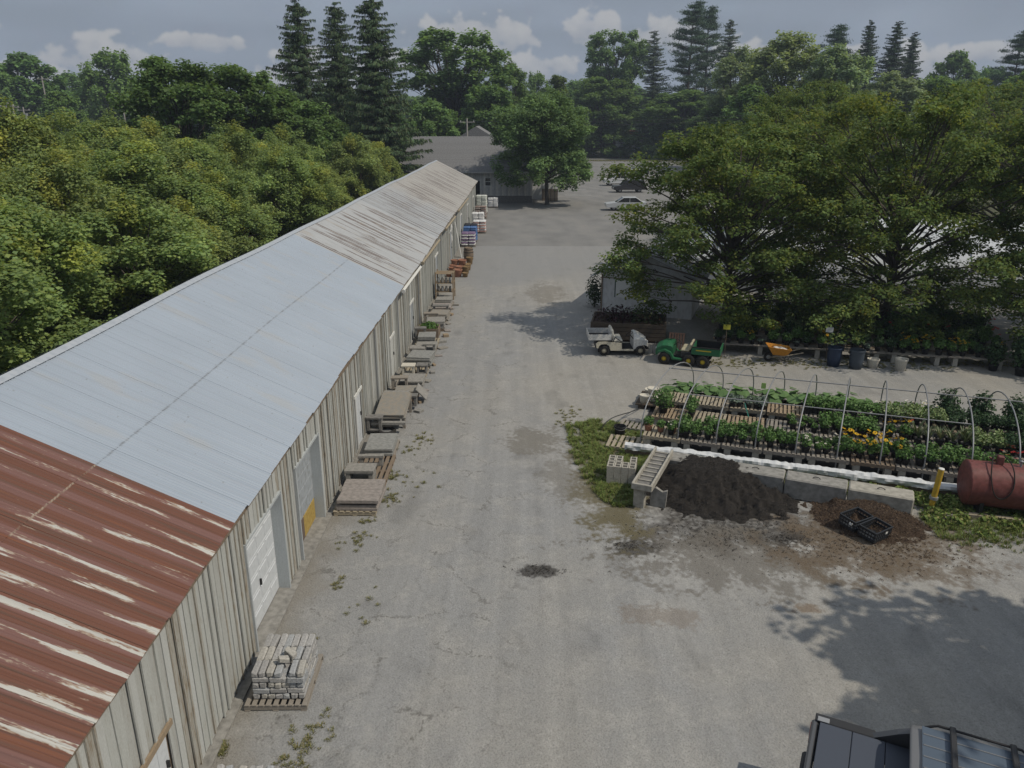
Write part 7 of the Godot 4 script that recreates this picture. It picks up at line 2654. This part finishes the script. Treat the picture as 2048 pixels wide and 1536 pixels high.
func car(called: String, label: String, cat: String, at: Vector3, turn: float, col: Color, kind: String) -> void:
	# x forward, centred
	var t := thing(called, label, cat, at, turn, "cars parked in the far lot")
	var paint := mat(col, 0.3)
	paint.clearcoat_enabled = true
	paint.clearcoat = 0.7
	var big := kind == "pickup"
	var L := 5.7 if big else 4.6
	var h := L / 2
	for x in [-h + 0.95, h - 0.9]:
		for z in [-0.78, 0.78]:
			wheel(t, Vector3(x, 0.36 if big else 0.32, z), 0.37 if big else 0.32, 0.24, M.rubber, M.steel, 0.6)
	var b := MB.new()
	var belt := 1.08 if big else (0.98 if kind == "suv" else 0.9)
	side_prism(b, [[-h, 0.4], [h - 0.1, 0.38], [h, 0.6], [h - 0.08, belt - 0.12], [h - 1.35, belt + 0.02], [-h + 0.05, belt + 0.04]], 1.84)
	part(b, "body", paint, t)
	var g: Array = {"pickup": [[-0.55, belt], [1.35, belt], [0.75, 1.82], [-0.35, 1.84]], "suv": [[-2.2, belt], [1.2, belt], [0.55, 1.62], [-1.95, 1.64]], "sedan": [[-1.9, belt], [1.15, belt], [0.35, 1.4], [-1.1, 1.42]]}[kind]
	b = MB.new()
	side_prism(b, g, 1.5)
	part(b, "window_band", M.glass_dark, t)
	b = MB.new()
	b.cbox(Vector3((g[2][0] + g[3][0]) / 2, g[2][1] + 0.02, 0), Vector3(g[2][0] - g[3][0] + 0.1, 0.05, 1.46), 0.02)
	for z in [-0.76, 0.76]:
		b.tube([Vector3(g[1][0], belt, z), Vector3(g[2][0], g[2][1], z * 0.97)], 0.04, 5)
		b.tube([Vector3(g[0][0], belt, z), Vector3(g[3][0], g[3][1], z * 0.97)], 0.05, 5)
		b.tube([Vector3((g[0][0] + g[1][0]) / 2, belt, z), Vector3((g[2][0] + g[3][0]) / 2, g[2][1], z * 0.97)], 0.03, 5)
	part(b, "roof_and_pillars", paint, t)
	if big:
		b = MB.new()
		b.box(Vector3(-1.75, belt + 0.025, 0), Vector3(1.9, 0.02, 1.5))
		part(b, "bed_liner", M.black_rough, t)
	for z in [-0.7, 0.7]:
		b = MB.new()
		b.cbox(Vector3(h - 0.03, 0.7, z), Vector3(0.08, 0.14, 0.32), 0.02)
		part(b, "headlight", M.white_soft, t)
		b = MB.new()
		b.cbox(Vector3(-h, 0.78, z), Vector3(0.06, 0.16, 0.26), 0.02)
		part(b, "tail_light", mat(lin(0.25, 0.02, 0.02), 0.3), t)


func poles_and_wires() -> void:
	rng.seed = 850
	var P := [[-87.0, -150.0, 17.0, "tallest utility pole at the far left"], [-84.8, -150.5, 13.8, "bare pole right of the tallest utility pole"], [-75.6, -120.0, 12.0, "leftmost utility pole at the edge of the view"], [-84.2, -135.0, 12.0, "second utility pole from the left edge"], [-85.5, -140.0, 11.6, "short utility pole with transformer at the far left"], [-68.3, -140.0, 12.5, "utility pole beside the dark maples at left"], [-8.1, -118.0, 9.8, "utility pole showing above the grey house roof"], [36.0, -122.0, 10.8, "utility pole hidden among the trees right of the lot"]]
	var heads := []
	for e in P:
		var t := thing("utility_pole", e[3], "utility pole", Vector3(e[0], 0, e[1]))
		var b := MB.new()
		b.cyl(Vector3.ZERO, Vector3(rnd(-0.2, 0.2), e[2], 0), 0.17, 0.12, 8)
		part(b, "pole", M.pole_grey, t)
		b = MB.new()
		b.box(Vector3(0, e[2] - 0.5, 0), Vector3(2.2, 0.12, 0.12))
		part(b, "crossarm", M.pole_grey, t)
		for k in 3:
			b = MB.new()
			b.cyl(Vector3(-0.95 + k * 0.95, e[2] - 0.44, 0), Vector3(-0.95 + k * 0.95, e[2] - 0.26, 0), 0.04, 0.03, 6)
			part(b, "insulator", M.white, t)
		if "transformer" in e[3]:
			b = MB.new()
			b.cyl(Vector3(0.4, e[2] - 1.9, 0.1), Vector3(0.4, e[2] - 1.0, 0.1), 0.26, 0.26, 10)
			part(b, "transformer", M.steel, t)
		heads.append(Vector3(e[0], e[2] - 0.35, e[1]))
	var runs := [[6, 7, 0.0, "upper wire crossing before the parking lot trees"], [6, 7, -0.5, "second wire crossing before the parking lot trees"], [2, 3, 0.0, "wire between the two leftmost utility poles"], [3, 5, 0.0, "wire running from the left poles to the maples"], [4, 5, -0.6, "lower wire running from the left poles to the maples"], [5, 6, 0.0, "long wire behind the hedgerow to the house pole"]]
	for r in runs:
		var b := MB.new()
		var pts := []
		for k in 13:
			var u := k / 12.0
			pts.append(heads[r[0]].lerp(heads[r[1]], u) + Vector3(0, r[2] - sin(PI * u) * heads[r[0]].distance_to(heads[r[1]]) * 0.012, 0))
		b.tube(pts, 0.022, 4)
		tag(part(b, "power_wire", M.dark_metal, self), r[3], "wire", "overhead wires")


func tuft(blades: int, h: float, spread: float, cols: Array, sd: int) -> ArrayMesh:
	rng.seed = sd
	var b := MB.new()
	for i in blades:
		var a := rnd(0, TAU)
		var d := Vector3(cos(a), 0, sin(a))
		var p := d * rnd(0, spread)
		var s := Vector3(-d.z, 0, d.x) * rnd(0.006, 0.012)
		var L := h * rnd(0.5, 1.2)
		var m := p + d * L * 0.25 + Vector3(0, L * 0.6, 0)
		b.col = cols[rng.randi() % cols.size()] * rnd(0.8, 1.2)
		b.quad(p - s, p + s, m + s * 0.8, m - s * 0.8)
		b.tri(m - s * 0.8, m + s * 0.8, p + d * L * 0.65 + Vector3(0, L * rnd(0.6, 1.0), 0))
	return b.mesh()


func scatter(called: String, label: String, mesh: Mesh, xf: Array, cat := "grass") -> void:
	var mm := MultiMesh.new()
	mm.transform_format = MultiMesh.TRANSFORM_3D
	mm.mesh = mesh
	mm.instance_count = xf.size()
	for i in xf.size():
		mm.set_instance_transform(i, xf[i])
	var mi := MultiMeshInstance3D.new()
	mi.name = numbered(called)
	mi.multimesh = mm
	mi.material_override = M.grassblade
	add_child(mi)
	mi.set_meta("kind", "stuff")
	tag(mi, label, cat)


func grass_and_weeds() -> void:
	var fresh := [Color(0.14, 0.2, 0.055), Color(0.17, 0.23, 0.065), Color(0.115, 0.165, 0.05), Color(0.23, 0.225, 0.09)]
	var dry := [Color(0.2, 0.21, 0.085), Color(0.25, 0.23, 0.11), Color(0.16, 0.185, 0.07), Color(0.29, 0.25, 0.15)]
	var g := tuft(16, 0.13, 0.09, fresh, 900)
	var w := tuft(34, 0.075, 0.11, dry, 901)
	var broad := MB.new()
	leaf_heap(broad, Vector3(0, 0.12, 0), Vector3(0.2, 0.13, 0.2), 60, 0.08, fresh)
	rng.seed = 902
	var patchn := noise(0.9, 903, FastNoiseLite.TYPE_SIMPLEX_SMOOTH, 3)
	var place := func(x: float, z: float, s: float) -> Transform3D:
		return Transform3D(Basis(Vector3.UP, rnd(0, TAU)).scaled(Vector3.ONE * s), Vector3(x, 0, z))
	# grass beside the hoop frame
	var edge := PackedVector2Array([Vector2(1.5, -24.9), Vector2(1.5, -22.5), Vector2(1.85, -20.4), Vector2(2.35, -18.95), Vector2(3.0, -18.9), Vector2(3.9, -21.2), Vector2(4.0, -23.6), Vector2(4.1, -24.7), Vector2(2.6, -25.3)])
	var xf := []
	while xf.size() < 2600:
		var p := Vector2(rnd(1.3, 4.2), rnd(-25.4, -18.8))
		if Geometry2D.is_point_in_polygon(p, edge) and patchn.get_noise_2d(p.x * 2.0, p.y * 2.0) > -0.2 + rnd(-0.25, 0.15) + (0.25 if p.x < 2.0 else 0.0):
			xf.append(place.call(p.x, p.y, rnd(0.5, 1.15)))
	scatter("grass", "patch of grass beside the loose pallet and stacked blocks", g, xf)
	# strip of weeds between the film roll and the barrier blocks, and round the tank
	xf = []
	for i in 700:
		var q := gp(rnd(0.4, 12.5), rnd(-1.35, -1.9) if i % 2 else rnd(-1.3, -1.5), 0.0)
		xf.append(place.call(q.x, q.z, rnd(0.6, 1.5)))
	for i in 900:
		var x := rnd(10.5, 15.5)
		xf.append(place.call(x, -18.1 + (x - 10.5) * 0.2 + rng.randfn() * 0.45, rnd(0.4, 1.2)))
	scatter("grass", "weedy grass strip along the film roll and round the red tank", g, xf)
	xf = []
	for i in 160:
		var q := gp(rnd(0.6, 12.5), rnd(-1.3, -1.85), 0.0)
		xf.append(place.call(q.x, q.z, rnd(0.5, 1.2)))
	for i in 130:
		xf.append(place.call(rnd(10.6, 15.0), -18.6 + rng.randfn() * 0.5, rnd(0.5, 1.1)))
	scatter("weeds", "broad-leaved weeds between the film roll and the concrete blocks", broad.mesh(), xf, "weeds")
	# dry tufts in cracks along the shed
	xf = []
	for c in [[-4.04, -18.1, 0.2, 12], [-4.05, -17.1, 0.28, 26], [-4.1, -15.1, 0.16, 14], [-4.3, -13.05, 0.2, 16], [-3.6, -10.5, 0.32, 30], [-3.7, -9.9, 0.3, 24], [-3.8, -20.7, 0.25, 24], [-3.6, -19.3, 0.3, 26], [-3.2, -23.5, 0.3, 22], [-3.6, -22.6, 0.25, 12], [-3.4, -14.2, 0.5, 8], [-3.0, -20.2, 0.6, 12], [-4.7, -42.0, 0.25, 14], [-4.9, -38.0, 0.2, 16], [-4.9, -33.9, 0.2, 16], [-5.0, -10.2, 0.1, 16], [1.7, -26.0, 0.4, 18], [1.5, -25.2, 0.3, 16], [-4.8, -49.5, 0.3, 20]]:
		for i in c[3]:
			xf.append(place.call(c[0] + rng.randfn() * c[2] * 0.6, c[1] + rng.randfn() * c[2] * 0.8, rnd(0.3, 0.85)))
	scatter("weeds", "dry yellow-green tufts growing from cracks along the shed", w, xf, "weeds")
	# grass verge by the road and yellowed grass under the locusts
	xf = []
	for i in 420:
		xf.append(place.call(rnd(8.0, 21.0), -32.1 + rng.randfn() * 0.4, rnd(0.4, 0.9)))
	for i in 500:
		xf.append(place.call(rnd(5, 60), rnd(-193.0, -197.5), rnd(2.0, 4.0)))
	scatter("grass", "thin shaded grass along the foot of the benches under the locusts", w, xf)
